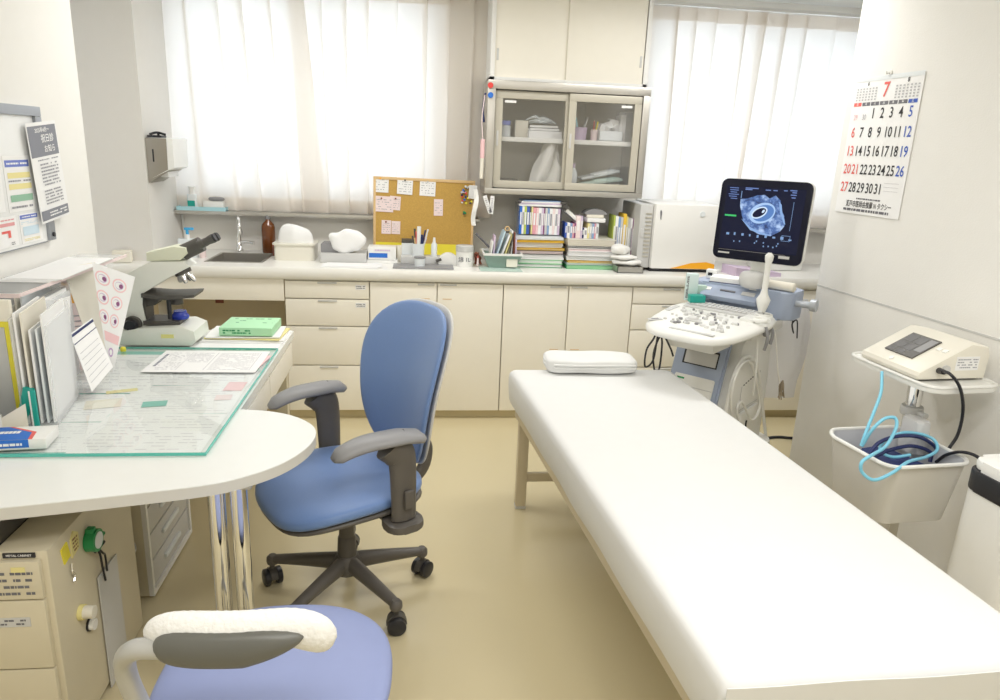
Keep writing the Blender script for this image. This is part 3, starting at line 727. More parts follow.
G().lathe([(0.028, 0), (0.030, 0.05), (0.026, 0.05), (0.024, 0.006), (0.001, 0.006)], n=20).out('body', 'milk', t); G().lathe([(0.0315, 0.042), (0.0315, 0.052)], n=20).out('rim', 'grey', t)
t = thing('squeeze_bottle', 'slim white squeeze bottle right of the pens', 'bottle', (0.095, 4.06, CT+0.0455))
G().lathe([(0.016, 0), (0.017, 0.005), (0.017, 0.065), (0.008, 0.08)], n=18).out('body', 'milk', t); G().lathe([(0.009, 0.08), (0.006, 0.105)], n=12).out('cap', 'white', t)
t = thing('tape_roll', 'white rounded dispenser in front of the yellow strip', 'dispenser', (0.175, 4.03, CT))
G().prism([(0.055*cos(a*pi/12), 0.022+0.05*sin(a*pi/12)) for a in range(13)]+[(-0.055, 0), (0.055, 0)], -0.02, 0.02, T=TR((0, 0, 0), pi/2), bev=0.002).out('shell', 'white', t)
g = G()
g.cyl((0, 0, 0.02), (0.03, 0, 0.032), 0.008, n=10); g.out('knob', 'charcoal', t).location = (-0.07, -0.02, 0.005)
t = thing('canister', 'round canister with grey lid and white lettered label', 'canister', (0.265, 4.01, CT))
G().lathe([(0.046, 0), (0.048, 0.004), (0.048, 0.085)], n=28).out('body', 'white', t); G().lathe([(0.05, 0.085), (0.05, 0.115), (0.046, 0.118)], n=28).out('lid', 'lgrey', t)
g = G(); g.text('\u7dbf 1L\u00b7', 0.03, TR((0, -0.0487, 0.042), pi/2)); g.out('lettering', 'ink', t)
g = G().box((0, 0, 0.002), (0.42, 0.17, 0.003)); put(g.out('glass_sheet', 'sage'), (0.33, 3.95, CT), 0.0, 'thin pale green glass sheet lying under the canister', 'glass sheet').location = (0.44, 3.925, CT)
o = COL.objects['glass_sheet']; o.location = (0.46, 3.92, CT)
for v in o.data.vertices: v.co.x *= 0.55; v.co.y *= 0.8
o['label'] = 'thin pale green sheet at the worktop edge before the white tray'
g = G()
rnd = random.Random(8)
for k in range(7): g.tube([(rnd.uniform(-.02, .02), rnd.uniform(-.02, .02), 0.006), (rnd.uniform(-.02, .02), rnd.uniform(-.02, .02), 0.04), (rnd.uniform(-.02, .02), rnd.uniform(-.02, .02), 0.07)], 0.005, n=7)
put(g.out('twisted_cable', 'brown'), (0.345, 4.06, CT), 0, 'bundle of brown twisted cord between canister and white tray', 'cord')
g = G().cyl((0, 0, 0.008), (0.0, 0, 0.05), 0.008, 0.004, n=10); g.m(1).cyl((0, 0, 0.05), (0, 0, 0.066), 0.004, 0.001, n=10); put(g.out('marker', ['lpink', 'crimson']), (0.34, 4.0, CT), 0, 'small pink marker standing beside the canister', 'marker')
g = G().cyl((0, 0, 0), (0.09, 0, -0.085), 0.006, n=10); o = g.out('baton', 'ink'); o.location = (0.335, 4.15, CT+0.17); tag(o, 'dark rod leaning behind the canister towards the tray', 'rod')
# white tray of upright folders and letters
t = thing('letter_tray', 'white tray holding upright envelopes and folders', 'tray', (0.475, 4.03, CT))
tr = G(); w0, d0, w1, d1, h = 0.075, 0.07, 0.105, 0.10, 0.075
V = [(-w0, -d0, 0), (w0, -d0, 0), (w0, d0, 0), (-w0, d0, 0), (-w1, -d1, h), (w1, -d1, h), (w1, d1, h), (-w1, d1, h)]
tr._new(V, [(3, 2, 1, 0), (0, 1, 5, 4), (1, 2, 6, 5), (2, 3, 7, 6), (3, 0, 4, 7)])
bmesh.ops.solidify(tr.bm, geom=list(tr.bm.faces), thickness=0.003); tr.out('body', 'sage', t, recalc=False)
g = G()
for (a, b, c, e) in ((-w1-.006, w1+.006, -d1-.006, -d1+.003), (-w1-.006, w1+.006, d1-.003, d1+.006), (-w1-.006, -w1+.003, -d1, d1), (w1-.003, w1+.006, -d1, d1)): g.bx(a, b, c, e, h, h+0.012)
g.out('rim', 'white', t); G().bx(0.02, 0.082, -0.0925, -0.0895, 0.012, 0.06).out('label_card', 'paper2', t)
folders = [(-0.085, 0.10, 0.13, 0.10, 'paper', 'white envelope at the left of the letter tray'), (-0.062, 0.13, 0.05, 0.10, 'lilac', 'lilac folder standing in the letter tray'), (-0.042, 0.165, 0.30, 0.12, 'lblue2', 'pale blue folder leaning right in the letter tray'), (-0.012, 0.15, 0.34, 0.12, 'paper', 'long white envelope leaning right in the letter tray'), (0.012, 0.155, 0.30, 0.12, 'gold2', 'pale yellow folder leaning in the letter tray'), (0.032, 0.10, 0.25, 0.11, 'paper2', 'short cream card in the front of the letter tray'), (0.048, 0.15, 0.12, 0.12, 'charcoal', 'thin dark folder in the letter tray'), (0.062, 0.16, 0.02, 0.12, 'paper', 'tall white folder near the right of the letter tray'), (0.082, 0.15, 0.0, 0.13, 'brown', 'rust brown book at the right end of the letter tray'), (0.095, 0.12, -0.02, 0.12, 'lilac', 'grey lilac folder behind the rust brown book')]
M['gold2'] = mat('pale_yellow_card', (0.80, 0.72, 0.32), 0.6)
for k, (x, hh, ry, d, mt, lb) in enumerate(folders):
    g = G().bx(-0.004, 0.004, -d/2, d/2, 0, hh+0.03, bev=0.001); o = g.out('folder', mt); o.location = (0.475+x*0.8-hh*sin(ry)*0.25, 4.03+0.006*(k % 3), CT+0.018); o.rotation_euler = (0, ry, 0); tag(o, lb, 'folder', 'folders in the white tray')
t = thing('bulldog_clip', 'brass ring clip on top of the leaning folders', 'clip', (0.50, 4.0, CT+0.205))
G().tube([(0.012*cos(a*pi/6), 0, 0.012+0.012*sin(a*pi/6)) for a in range(13)], 0.0035, n=8).out('ring', 'wood', t); G().bx(-0.012, 0.012, -0.006, 0.006, -0.012, 0.002, bev=0.002).out('jaw', 'charcoal', t)
# stacks of files below the glass cupboard
def stack(x, y, w, d, layers, seed, nm, grp):
    rnd = random.Random(seed); z = CT
    for k, (h, mt, cov, lb) in enumerate(layers):
        t = thing(nm, lb, 'file', (x+rnd.uniform(-.006, .006), y+rnd.uniform(-.008, .008), z), rnd.uniform(-.035, .035), grp)
        c = min(0.0025, h*0.3)
        if cov:
            g = G().bx(-w/2, w/2, -d/2, d/2, 0, c); g.bx(-w/2, w/2, -d/2, d/2, h-c, h); g.bx(-w/2, -w/2+0.003, -d/2, d/2, 0, h); g.out('cover', cov, t)
        g = G(); n = max(2, int(h/0.004)); hh = (h-2*c)/n
        for i in range(n): 
            e = rnd.uniform(-0.004, 0.003); g.bx(-w/2+0.004+e, w/2-0.004+e, -d/2+0.005+rnd.uniform(-.003, .003), d/2-0.004, c+i*hh, c+(i+0.85)*hh)
        g.out('pages', mt, t)
        z += h+0.0004
    return z
zt1 = stack(0.688, 4.13, 0.285, 0.23, [
 (0.022, 'paper', 'green', 'green bound file at the bottom of the left file stack'), (0.020, 'paper', 'mint', 'pale green file second from the bottom of the left stack'), (0.034, 'paper', None, 'thick white paper file third from the bottom, left stack'), (0.022, 'lpink', 'charcoal', 'dark edged pinkish file midway up the left stack'), (0.010, 'paper2', 'gold', 'thin yellow file below the white file, left stack'),
 (0.034, 'paper', None, 'thick white file just under the top yellow file'), (0.010, 'gold', 'gold', 'bright yellow file near the top of the left stack'), (0.022, 'milk', None, 'clear plastic case of papers topmost of the left stack')], 3, 'file', 'left file stack')
zt2 = stack(0.992, 4.12, 0.28, 0.23, [
 (0.022, 'mint', 'green', 'green bound file at the bottom of the right file stack'), (0.012, 'paper', 'sage', 'grey green file second from the bottom, right stack'), (0.010, 'paper2', 'gold', 'thin yellow edged file low in the right stack'), (0.028, 'paper', None, 'thick white file in the lower right stack'), (0.026, 'paper', 'lgrey', 'grey covered white file in the middle of the right stack'), (0.018, 'lpink', 'paper', 'pinkish paged file above the grey covered file'), (0.012, 'paper', 'charcoal', 'dark edged file near the top of the right stack'), (0.036, 'paper2', 'device', 'cream box file topmost of the right stack')], 4, 'file', 'right file stack')
def upright(x0, z, y, specs, grp, place):
    x = x0
    for k, (w, h, mt, cn) in enumerate(specs):
        g = G().bx(0, w-0.0008, 0, 0.12, 0, h, bev=0.0012); g.m(1).bx(w*0.2, w*0.75, -0.0006, 0, h*0.35, h*0.8)
        o = g.out('booklet', [mt, 'paper' if mt not in ('paper', 'milk') else 'lightink']); o.location = (x, y, z)
        tag(o, '%s booklet, %s %s' % (cn, ORD[k], place), 'booklet', grp); x += w
    return x
ORD = ['first from left', 'second from left', 'third from left', 'fourth from left', 'fifth from left', 'sixth from left', 'seventh from left', 'eighth from left', 'ninth from left', 'tenth from left', 'eleventh from left', 'twelfth from left', 'thirteenth from left', 'fourteenth from left', 'fifteenth from left', 'sixteenth from left', 'seventeenth from left', 'eighteenth from left']
M['skyb'] = mat('steel_blue_cover', (0.25, 0.38, 0.62), 0.5); M['lime'] = mat('lime_cover', (0.50, 0.60, 0.12), 0.5); M['rose'] = mat('rose_cover', (0.78, 0.36, 0.42), 0.5); M['plum'] = mat('plum_cover', (0.25, 0.08, 0.20), 0.5)
t = thing('booklet_rack', 'clear plastic rack holding the left row of booklets', 'rack', (0.575, 4.08, zt1))
g = G(); g.bx(-0.006, 0.0, 0, 0.16, 0, 0.175); g.bx(0.246, 0.252, 0, 0.16, 0, 0.175); g.bx(-0.006, 0.252, 0, 0.16, 0, 0.003); g.out('body', CLEAR, t)
upright(0.578, zt1+0.0035, 4.085, [(0.014, 0.155, 'bluep', 'blue'), (0.013, 0.155, 'paper', 'white'), (0.014, 0.155, 'lime', 'lime green'), (0.016, 0.155, 'cobalt', 'dark blue'), (0.010, 0.155, 'charcoal', 'black'), (0.010, 0.155, 'gold2', 'pale yellow'), (0.018, 0.15, 'rose', 'rose'), (0.014, 0.15, 'pink', 'pink'), (0.018, 0.15, 'paper', 'white'), (0.012, 0.15, 'lilac', 'lilac'), (0.008, 0.15, 'plum', 'plum'), (0.014, 0.15, 'lgrey', 'grey'), (0.012, 0.15, 'skyb', 'steel blue'), (0.018, 0.148, 'paper', 'white'), (0.014, 0.148, 'lpink', 'pale pink'), (0.016, 0.148, 'paper', 'white'), (0.014, 0.148, 'lilac', 'lilac')], 'booklets in the clear rack', 'in the clear rack')
zt = zt1+0.0035+0.157
for k, (h, mt, lb) in enumerate(((0.012, 'paper', 'white papers lying directly on the clear rack'), (0.007, 'lilac', 'lilac grey pad above the white papers on the rack'), (0.009, 'paper', 'white pad near the top of the pile on the rack'), (0.006, 'skyb', 'blue grey folder topmost on the clear rack'))):
    g = G().box((0, 0, h/2), (0.245-0.01*k, 0.15, h-0.0005), bev=0.001); put(g.out('pad', mt), (0.697+0.006*(k % 2), 4.165, zt), 0.03*(k-1), lb, 'pad', 'pads on top of the rack'); zt += h
g = G().box((0, 0, 0.0), (0.028, 0.13, 0.022), bev=0.003); g.m(1).box((-0.008, 0.01, 0.02), (0.03, 0.12, 0.014))
put(g.out('stapler', ['charcoal', 'charcoal']), (0.829, 4.12, zt1+0.165), 0.2, 'black binder clip at the right end of the pads', 'clip')
g = G().box((0, 0, 0), (0.105, 0.12, 0.02), bev=0.002); o = g.out('book', 'white'); o.location = (0.885, 4.14, zt2+0.125); o.rotation_euler = (0, radians(38), 0); tag(o, 'white book tilted steeply between the two booklet rows', 'book')
xe = upright(0.842, zt2+0.0005, 4.07, [(0.012, 0.085, 'cobalt', 'dark blue'), (0.018, 0.085, 'paper', 'white'), (0.014, 0.082, 'skyb', 'steel blue'), (0.010, 0.08, 'rose', 'rose'), (0.010, 0.085, 'plum', 'plum'), (0.026, 0.125, 'lpink', 'tall pale pink'), (0.012, 0.125, 'lilac', 'tall lilac'), (0.010, 0.06, 'navy', 'short navy'), (0.020, 0.058, 'paper', 'short white'), (0.012, 0.085, 'gold2', 'pale yellow'), (0.014, 0.085, 'lgrey', 'grey'), (0.014, 0.085, 'skyb', 'pale steel blue'), (0.010, 0.085, 'rose', 'rose'), (0.016, 0.085, 'milk', 'milky')], 'booklets on the right stack', 'on the right file stack')
g = G().box((0, 0, 0.013), (0.11, 0.12, 0.024), bev=0.005); put(g.out('pad', 'paper'), (1.022, 4.14, zt2+0.0905), 0.05, 'thick white pad lying across the short booklets', 'pad', None)
g = G().box((0, 0, 0.01), (0.10, 0.12, 0.018), bev=0.005); put(g.out('pad', 'paper2'), (1.022, 4.145, zt2+0.116), -0.08, 'cream pad on top of the thick white pad', 'pad', None)
g = G(); g.prism([(0.065*cos(a*pi/10), 0.03*sin(a*pi/10)) for a in range(11)], 0, 0.10, T=TR((0, 0.05, 0), pi/2)); put(g.out('grey_dome', 'grey'), (1.022, 4.14, zt2+0.136), 0, 'grey rounded pouch on top of the cream pad', 'pouch')
upright(1.134, CT+0.001, 4.10, [(0.010, 0.30, 'lime', 'tall lime green'), (0.018, 0.295, 'paper', 'tall white'), (0.014, 0.29, 'skyb', 'tall steel blue'), (0.014, 0.29, 'lgrey', 'tall grey'), (0.020, 0.31, 'gold', 'tall yellow'), (0.010, 0.295, 'gold2', 'tall pale yellow'), (0.016, 0.285, 'lgrey', 'second tall grey'), (0.012, 0.285, 'paper', 'second tall white'), (0.008, 0.285, 'plum', 'tall plum')], 'tall booklets beside the analyser', 'among the tall ones by the analyser')
# steel tray with a pile of white gauze
t = thing('gauze_tray', 'small steel tray in front of the tall booklets', 'tray', (1.195, 3.965, CT))
g = G(); g.bx(-0.075, 0.075, -0.07, 0.07, 0.0, 0.004); g.bx(-0.075, 0.075, -0.07, -0.066, 0, 0.035); g.bx(-0.075, 0.075, 0.066, 0.07, 0, 0.035); g.bx(-0.075, -0.071, -0.07, 0.07, 0, 0.035); g.bx(0.071, 0.075, -0.07, 0.07, 0, 0.035); g.out('body', 'steel', t)
for k, (x, y, z, a, b, h, rz, lb) in enumerate(((0.0, 0, 0.037, 0.085, 0.06, 0.03, 0.1, 'loose white gauze bundle lying in the steel tray'), (-0.03, 0.0, 0.068, 0.075, 0.055, 0.026, -0.3, 'white gauze bundle in the middle of the pile'), (-0.045, 0.01, 0.096, 0.055, 0.05, 0.05, 0.2, 'rolled white gauze on top of the pile'))):
    def o_(q, a=a, b=b, k=k): return (a*(1+0.08*sin(5*q+k)), b*(1+0.1*cos(4*q)))
    def f_(u, v, w, h=h, k=k): return Vector((u, v, h/2+h/2*w*(1+0.15*sin(60*u+k)+0.12*sin(75*v))))
    g = G().cushion(o_, f_, rings=7, n=40); put(g.out('gauze', 'towel'), (1.195+x, 3.965+y, CT+z), rz, lb, 'gauze', 'gauze in the steel tray')
# analyser
t = thing('analyser', 'large white bench analyser with an orange swoosh, back right', 'analyser', (1.33, 3.96, CT))
aw = 0.385; ah = 0.385
G().bx(0.0, aw, 0, 0.40, 0.018, ah, bev=0.012).out('housing', mat('analyser_white', (0.86, 0.855, 0.83), 0.4), t)
G().bx(-0.078, -0.003, 0.03, 0.40, 0.018, ah-0.01, bev=0.006).out('side_unit', 'lgrey', t)
g = G()
for k in range(12): g.bx(-0.045, -0.01, 0.026, 0.0315, 0.08+0.022*k, 0.088+0.022*k)
g.out('vent', 'frame', t)
G().bx(-0.07, -0.05, 0.026, 0.0315, 0.19, 0.24, bev=0.002).out('socket_panel', 'lgrey', t)
G().bx(0.003, aw-0.02, 0.02, 0.38, 0.0, 0.018).out('foot_plate', 'dark', t)
G().prism([(0.12, 0.022), (0.38, 0.022), (0.38, 0.05), (0.33, 0.062), (0.24, 0.055)], 0, 0.004, T=TR((0, 0.001, 0), pi/2)).out('orange_swoosh', 'orange', t)
G().prism([(0.0315, 0.30), (0.037, 0.296), (0.037, 0.342), (0.030, 0.352), (0.027, 0.34)], 0, 0.003, T=TR((0, 0.001, 0), pi/2)).out('emblem', 'ink', t)
G().cyl((0.275, 0.002, 0.335), (0.275, -0.006, 0.335), 0.015).out('button', 'milk', t)
# things right of the monitor on the worktop
g = G().prism(rrect(0.22, 0.10, 0.04), 0, 0.16, bev=0.02); put(g.out('pink_bag', 'lilac'), (2.22, 4.2, CT+0.13), 0.2, 'pink bag on the worktop behind the monitor right edge', 'bag')
g = G().box((0, 0, 0.065), (0.26, 0.2, 0.129), bev=0.01); put(g.out('box', 'white'), (2.2, 4.2, CT), 0.1, 'white box under the pink bag behind the monitor', 'box')
g = G().prism([(-0.14, 0), (0.15, 0), (0.15, 0.02), (-0.14, 0.05)], 0, 0.16, T=TR((0, 0.08, 0), pi/2)); put(g.out('folder', 'lilac'), (1.93, 3.95, CT), 0.1, 'mauve wedge shaped folder on the worktop below the monitor corner', 'folder')
# sill things by the pillar
t = thing('sill_basket', 'pale blue basket on the window sill near the dispenser', 'basket', (-1.235, 4.368, 1.0955))
g = G(); g.bx(-0.13, 0.14, -0.045, 0.02, 0, 0.004); g.bx(-0.13, 0.14, -0.048, -0.045, 0, 0.022); g.bx(-0.13, -0.127, -0.045, 0.02, 0, 0.022); g.bx(0.137, 0.14, -0.045, 0.02, 0, 0.022); g.out('body', 'lblue', t)
t = thing('hand_gel', 'clear bottle with teal label in the sill basket', 'bottle', (-1.285, 4.356, 1.1))
g = G().prism(rrect(0.05, 0.035, 0.01), 0, 0.085, bev=0.003); g.out('body', 'milk', t); G().bx(-0.022, 0.018, -0.019, -0.0178, 0.018, 0.05).out('teal_label', 'teal', t); G().lathe([(0.016, 0.085), (0.016, 0.12), (0.02, 0.125), (0.02, 0.13)], n=14).out('pump', 'white', t)
g = G().bx(-0.055, 0.055, -0.025, 0.02, 0, 0.05, bev=0.004); put(g.out('box', 'white'), (-1.165, 4.356, 1.1), 0, 'white box in the sill basket', 'box')
g = G().cushion(lambda a: (0.045, 0.022), lambda u, v, w: Vector((u, v, 0.012+0.012*w)), rings=5, n=24); put(g.out('sponge', 'grey'), (-1.15, 4.353, 1.1503), 0, 'grey sponge on the white box in the sill basket', 'sponge')
# soap bottle and bits on the left of the sink
t = thing('soap_pump', 'clear pump bottle with a bright blue nozzle left of the sink', 'bottle', (-1.255, 4.12, CT))
g = G().prism(rrect(0.10, 0.06, 0.015), 0, 0.10, bev=0.004); g.out('body', 'milk', t); G().lathe([(0.012, 0.10), (0.012, 0.125)], n=14).out('collar', 'white', t)
g = G(); g.cyl((0, 0, 0.125), (0, 0, 0.15), 0.008, n=12); g.box((0.01, 0, 0.155), (0.05, 0.016, 0.014), bev=0.004); g.out('nozzle', mat('bright_blue_plastic', (0.05, 0.42, 0.80), 0.35), t)
g = G().lathe([(0.014, 0), (0.018, 0.01), (0.018, 0.05), (0.012, 0.06)], n=16); g.m(1).lathe([(0.012, 0.06), (0.006, 0.085)], n=12); put(g.out('small_bottle', ['lpink', 'brown']), (-1.175, 4.10, CT), 0, 'small bottle with dark cap beside the blue nozzle bottle', 'bottle')
g = G().box((0, 0, 0.03), (0.09, 0.06, 0.06), bev=0.008); put(g.out('box', 'paper2'), (-1.52, 3.90, CT), 0.2, 'small cream box at the foot of the pillar', 'box')
g = G().tube([(0, 0, 0.1), (0.02, 0.01, 0.35), (0.10, 0.02, 0.42), (0.17, 0.0, 0.30), (0.19, 0, 0.0)], 0.007, n=8); put(g.out('drain_hose', 'charcoal'), (-0.98, 4.2, 0.0), 0, 'dark hose looping in the knee space under the sink', 'hose')
g = G().box((0, 0, 0.03), (0.05, 0.02, 0.06), bev=0.004); put(g.out('outlet', 'brown'), (-1.17, 4.358, 0.55), 0, 'small brown outlet cover inside the open knee space', 'outlet')

#@@DESK
# ================================================================== DESK
DZ = 0.70
t = thing('desk', 'white laminate desk along the left wall under the microscope', 'desk', (-0.92, 2.35, 0))
def dl(p): return (p[0]+0.92, p[1]-2.35, p[2] if len(p) > 2 else 0)
g = G().prism([(WLX+0.001+0.92, -0.25), (-0.535+0.92, -0.25), (-0.535+0.92, 3.12-2.35), (WLX+0.001+0.92, 3.12-2.35)], DZ-0.03, DZ); g.out('desk_top', 'desk', t)
G().bx(-0.36, -0.545+0.92, -0.25, 0.74, 0.545, DZ-0.0305, bev=0.002).out('drawer_case', 'cab', t)
for k, (a, b) in enumerate(((-0.24, 0.24), (0.25, 0.73))):
    G().bx(0.3755, 0.383, a, b, 0.555, 0.66, bev=0.002).out('drawer', 'cab', t)
G().bx(0.31, 0.36, 0.69, 0.74, 0, 0.545).out('leg', 'beige', t)
G().bx(-0.37, -0.33, 0.69, 0.74, 0, 0.545).out('leg', 'beige', t)
G().bx(-0.37, -0.33, -0.05, 0.0, 0, 0.545).out('leg', 'beige', t)
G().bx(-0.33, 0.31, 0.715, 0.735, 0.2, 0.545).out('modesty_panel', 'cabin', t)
# round-ended return top
t = thing('round_end_table', 'white round-ended tabletop on twin chrome legs by the stool', 'table', (-0.6, 1.8, 0))
pts = [(-1.299, 1.45), (-0.904, 1.526), (-0.675, 1.578), (-0.509, 1.621), (-0.427, 1.661), (-0.347, 1.735), (-0.298, 1.828), (-0.281, 1.925), (-0.302, 2.009), (-0.37, 2.085), (-0.45, 2.125), (-0.533, 2.14)]
sm = [(p.x+0.6, p.y-1.8) for p in catmull([(a, b, 0) for a, b in pts], 5)]
sm += [(-0.533+0.6, 2.0999-1.8+0.0)] if False else []
sm2 = sm+[(-0.533+0.6, 2.099-1.8), (-1.299+0.6, 2.099-1.8)]
sm2 = [p for p in sm]+[( -1.299+0.6, 2.14-1.8)]
# the desk top stops where this one starts, so the two butt together
G().prism(sm2, DZ-0.030, DZ-0.002).out('edge_band', 'deskedge', t)
G().prism([(a*0.999, b*0.999+0.0003) for a, b in sm2], DZ-0.002, DZ+0.0002).out('table_top', 'desk', t)
for x in (0.10, 0.155):
    l = G().cyl((x, -0.09, 0.004), (x, -0.09, DZ-0.032), 0.0215, n=28).out('leg', 'chrome', t)
    G().lathe([(0.03, 0), (0.03, 0.005), (0.022, 0.008)], c=(x, -0.09, 0), n=22).out('foot', 'chrome', l)
G().bx(0.06, 0.195, -0.13, -0.05, DZ-0.036, DZ-0.0305).out('mounting_plate', 'steel', t)
# desk top must not overlap the return
for o in COL.objects['desk'].children:
    if o.name.startswith('desk_top'):
        for v in o.data.vertices:
            if v.co.y < 0: v.co.y = 2.1402-2.35
# glass sheet with papers beneath
t = thing('glass_desk_sheet', 'large green-edged glass sheet over papers on the desk', 'glass sheet', (-0.9, 2.3, DZ))
gx0, gx1, gy0, gy1 = WLX+0.02+0.9, -0.545+0.9, 1.795-2.3, 2.80-2.3
G().bx(gx0, gx1, gy0, gy1, 0.0045, 0.0095).out('glass', GLD, t)
g = G(); e = 0.0032
g.bx(gx0, gx1, gy0-e, gy0, 0.002, 0.010); g.bx(gx1, gx1+e, gy0-e, gy1+e, 0.002, 0.010); g.bx(gx0, gx1, gy1, gy1+e, 0.002, 0.010); g.out('edge', 'glassedge', t)
G().bx(gx0+0.01, gx1-0.03, gy0+0.006, gy1-0.03, 0.0004, 0.0012).out('green_underlay', 'matgreen', t)
rnd = random.Random(21)
shs = [(-0.17, -0.375, 0.36, 0.21, 0.01, 'paper'), (0.17, -0.345, 0.335, 0.29, 0.0, 'paper'), (0.165, -0.07, 0.345, 0.26, 0.015, 'paper'), (-0.16, -0.15, 0.32, 0.24, 0.03, 'paper'), (0.165, 0.24, 0.35, 0.36, -0.01, 'paper'), (-0.14, 0.20, 0.34, 0.44, 0.02, 'paper'), (-0.31, -0.05, 0.12, 0.38, 0.03, 'paper2')]
for k, (x, y, w, d, rz, mt) in enumerate(shs):
    g = G(); T_ = TR((x, y, 0.0016+0.0003*k), 0, 0, rz); g.box((0, 0, 0), (w, d, 0.0003), T=T_)
    g.m(1); scribble(g, -w*0.45, w*0.45, -d*0.45, d*0.45, 12, TR((x, y, 0.0018+0.0003*k), 0, 0, rz), fill=0.6, h=0.22, seed=k+5)
    g.out('paper_sheet', [mt, mat('faint_print', (0.66, 0.65, 0.68), 0.6)], t)
for k, (x, y, w, d, mt) in enumerate(((0.30, 0.05, 0.06, 0.09, 'pink'), (0.29, -0.06, 0.05, 0.05, 'lpink'), (0.10, -0.12, 0.07, 0.05, 'matgreen'), (-0.05, -0.12, 0.10, 0.08, 'paper2'), (-0.04, 0.0, 0.09, 0.03, 'gold2'), (0.32, 0.24, 0.04, 0.05, 'sage'))):
    G().box((x, y, 0.0040), (w, d, 0.0003), rz=0.1*k).out('paper_slip', mt, t)
# printed form lying on the glass, pink card under its corner
g = G(); g.box((0, 0, 0.0006), (0.385, 0.27, 0.001)); g.m(1)
T_ = TR((0, 0, 0.0013))
scribble(g, -0.16, -0.09, -0.11, 0.11, 14, T_, 0.5, 0.25, 1); scribble(g, -0.08, 0.0, -0.02, 0.11, 8, T_, 0.8, 0.25, 2); scribble(g, 0.02, 0.16, -0.11, 0.11, 16, T_, 0.8, 0.2, 3)
for x in (-0.085, 0.008, 0.165): g.box((x, 0, 0.0012), (0.0012, 0.22, 0.0002))
g.m(2); scribble(g, -0.175, -0.165, -0.07, 0.09, 9, T_, 1, 0.7, 4)
put(g.out('printed_form', ['paper', 'lightink', 'navy']), (-0.755, 2.615, DZ+0.0105), 0.0, 'long printed form lying on the glass in front of the microscope', 'form')
g = G().box((0, 0, 0.0004), (0.09, 0.20, 0.0006)); put(g.out('pink_card', 'pink'), (-0.602, 2.60, DZ+0.0098), -0.1, 'pink card peeping out under the right end of the printed form', 'card')
# white papers and green book at the far end of the desk
t = thing('paper_pile', 'low pile of white papers and files under the green book', 'papers', (-0.705, 3.0, DZ))
for k, (w, d, h, dx, dy, rz, mt) in enumerate(((0.33, 0.21, 0.006, 0, 0, 0.0, 'paper'), (0.32, 0.2, 0.005, 0.0, 0.005, 0.05, 'paper'), (0.30, 0.2, 0.004, 0.004, 0.01, -0.06, 'gold2'), (0.29, 0.19, 0.005, 0.0, 0.008, 0.03, 'paper'))):
    G().box((dx, dy, 0.003+0.0062*k), (w, d, h), rz=rz).out('sheet_bundle', mt, t)
g = G(); g.box((0, 0, 0.018), (0.21, 0.19, 0.034), bev=0.003); g.m(1); scribble(g, -0.09, 0.02, 0.008, 0.028, 2, TR((0, -0.0955, 0), pi/2), 0.9, 0.6, 5); scribble(g, -0.08, 0.09, -0.02, 0.08, 3, TR((0, 0, 0.0353)), 0.35, 0.3, 6)
put(g.out('green_book', ['mint', 'green']), (-0.69, 3.015, DZ+0.0262), -0.02, 'thick pale green book on the white paper pile', 'book')
g = G().box((0, 0, 0.001), (0.34, 0.10, 0.0015)); g.m(1); scribble(g, -0.05, 0.06, -0.01, 0.0, 1, TR((0, -0.03, 0.0019)), 0.8, 0.5, 3)
put(g.out('white_folder', ['paper', 'lightink']), (-0.72, 2.858, DZ+0.0002), 0.0, 'white folder lying flat between the glass sheet and paper pile', 'folder')

# ------------------------------------------------------------------ microscope: profile in local XZ, looking along -Y
MS = Vector((-1.02, 2.915, DZ+0.0103))
t = thing('microscope', 'cream laboratory microscope with dark eyepieces on the desk', 'microscope', MS)
TXZ = Matrix(((1, 0, 0, 0), (0, 0, 1, 0), (0, 1, 0, 0), (0, 0, 0, 1)))
g = G().prism([(-0.13, 0), (0.15, 0), (0.17, 0.02), (0.165, 0.065), (0.12, 0.085), (-0.05, 0.075), (-0.13, 0.06)], -0.10, 0.10, T=TXZ, bev=0.006); g.out('base', 'scope', t)
g = G().prism([(-0.135, 0.03), (-0.03, 0.07), (-0.05, 0.17), (-0.045, 0.225), (0.06, 0.285), (0.155, 0.34), (0.13, 0.362), (-0.0, 0.358), (-0.085, 0.31), (-0.11, 0.265), (-0.14, 0.13)], -0.055, 0.055, T=TXZ, bev=0.008); g.out('arm', 'scope', t)
G().prism([(-0.015, 0.358), (0.115, 0.365), (0.145, 0.395), (0.14, 0.42), (0.09, 0.425), (-0.015, 0.395)], -0.045, 0.045, T=TXZ, bev=0.006).out('head', 'scopehead', t)
G().prism([(-0.045, 0.08), (0.10, 0.085), (0.10, 0.10), (-0.045, 0.10)], -0.06, 0.06, T=TXZ).out('lamp_deck', 'charcoal', t)
G().prism([(-0.052, 0.08), (-0.035, 0.08), (-0.035, 0.235), (0.07, 0.30), (0.06, 0.31), (-0.052, 0.25)], -0.045, 0.045, T=TXZ).out('arm_inset', 'charcoal', t)
a0 = Vector((0.135, 0, 0.402)); dr = Vector((cos(radians(28)), 0, sin(radians(28))))
G().tube([a0-dr*0.02, a0+dr*0.065], [0.034, 0.032], n=20, smooth=False).out('prism_housing', 'charcoal', t)
for sy in (-0.032, 0.032):
    p = a0+dr*0.06+Vector((0, sy*0.8, 0)); e = G().tube([p, p+dr*0.02, p+dr*0.025, p+dr*0.06, p+dr*0.068], [0.019, 0.019, 0.0145, 0.0145, 0.021, 0.020], n=18, smooth=False).out('eyepiece', 'charcoal', t)
    G().tube([p+dr*0.067, p+dr*0.076], [0.0195, 0.016], n=18, smooth=False).out('rubber_cup', 'dark', e)
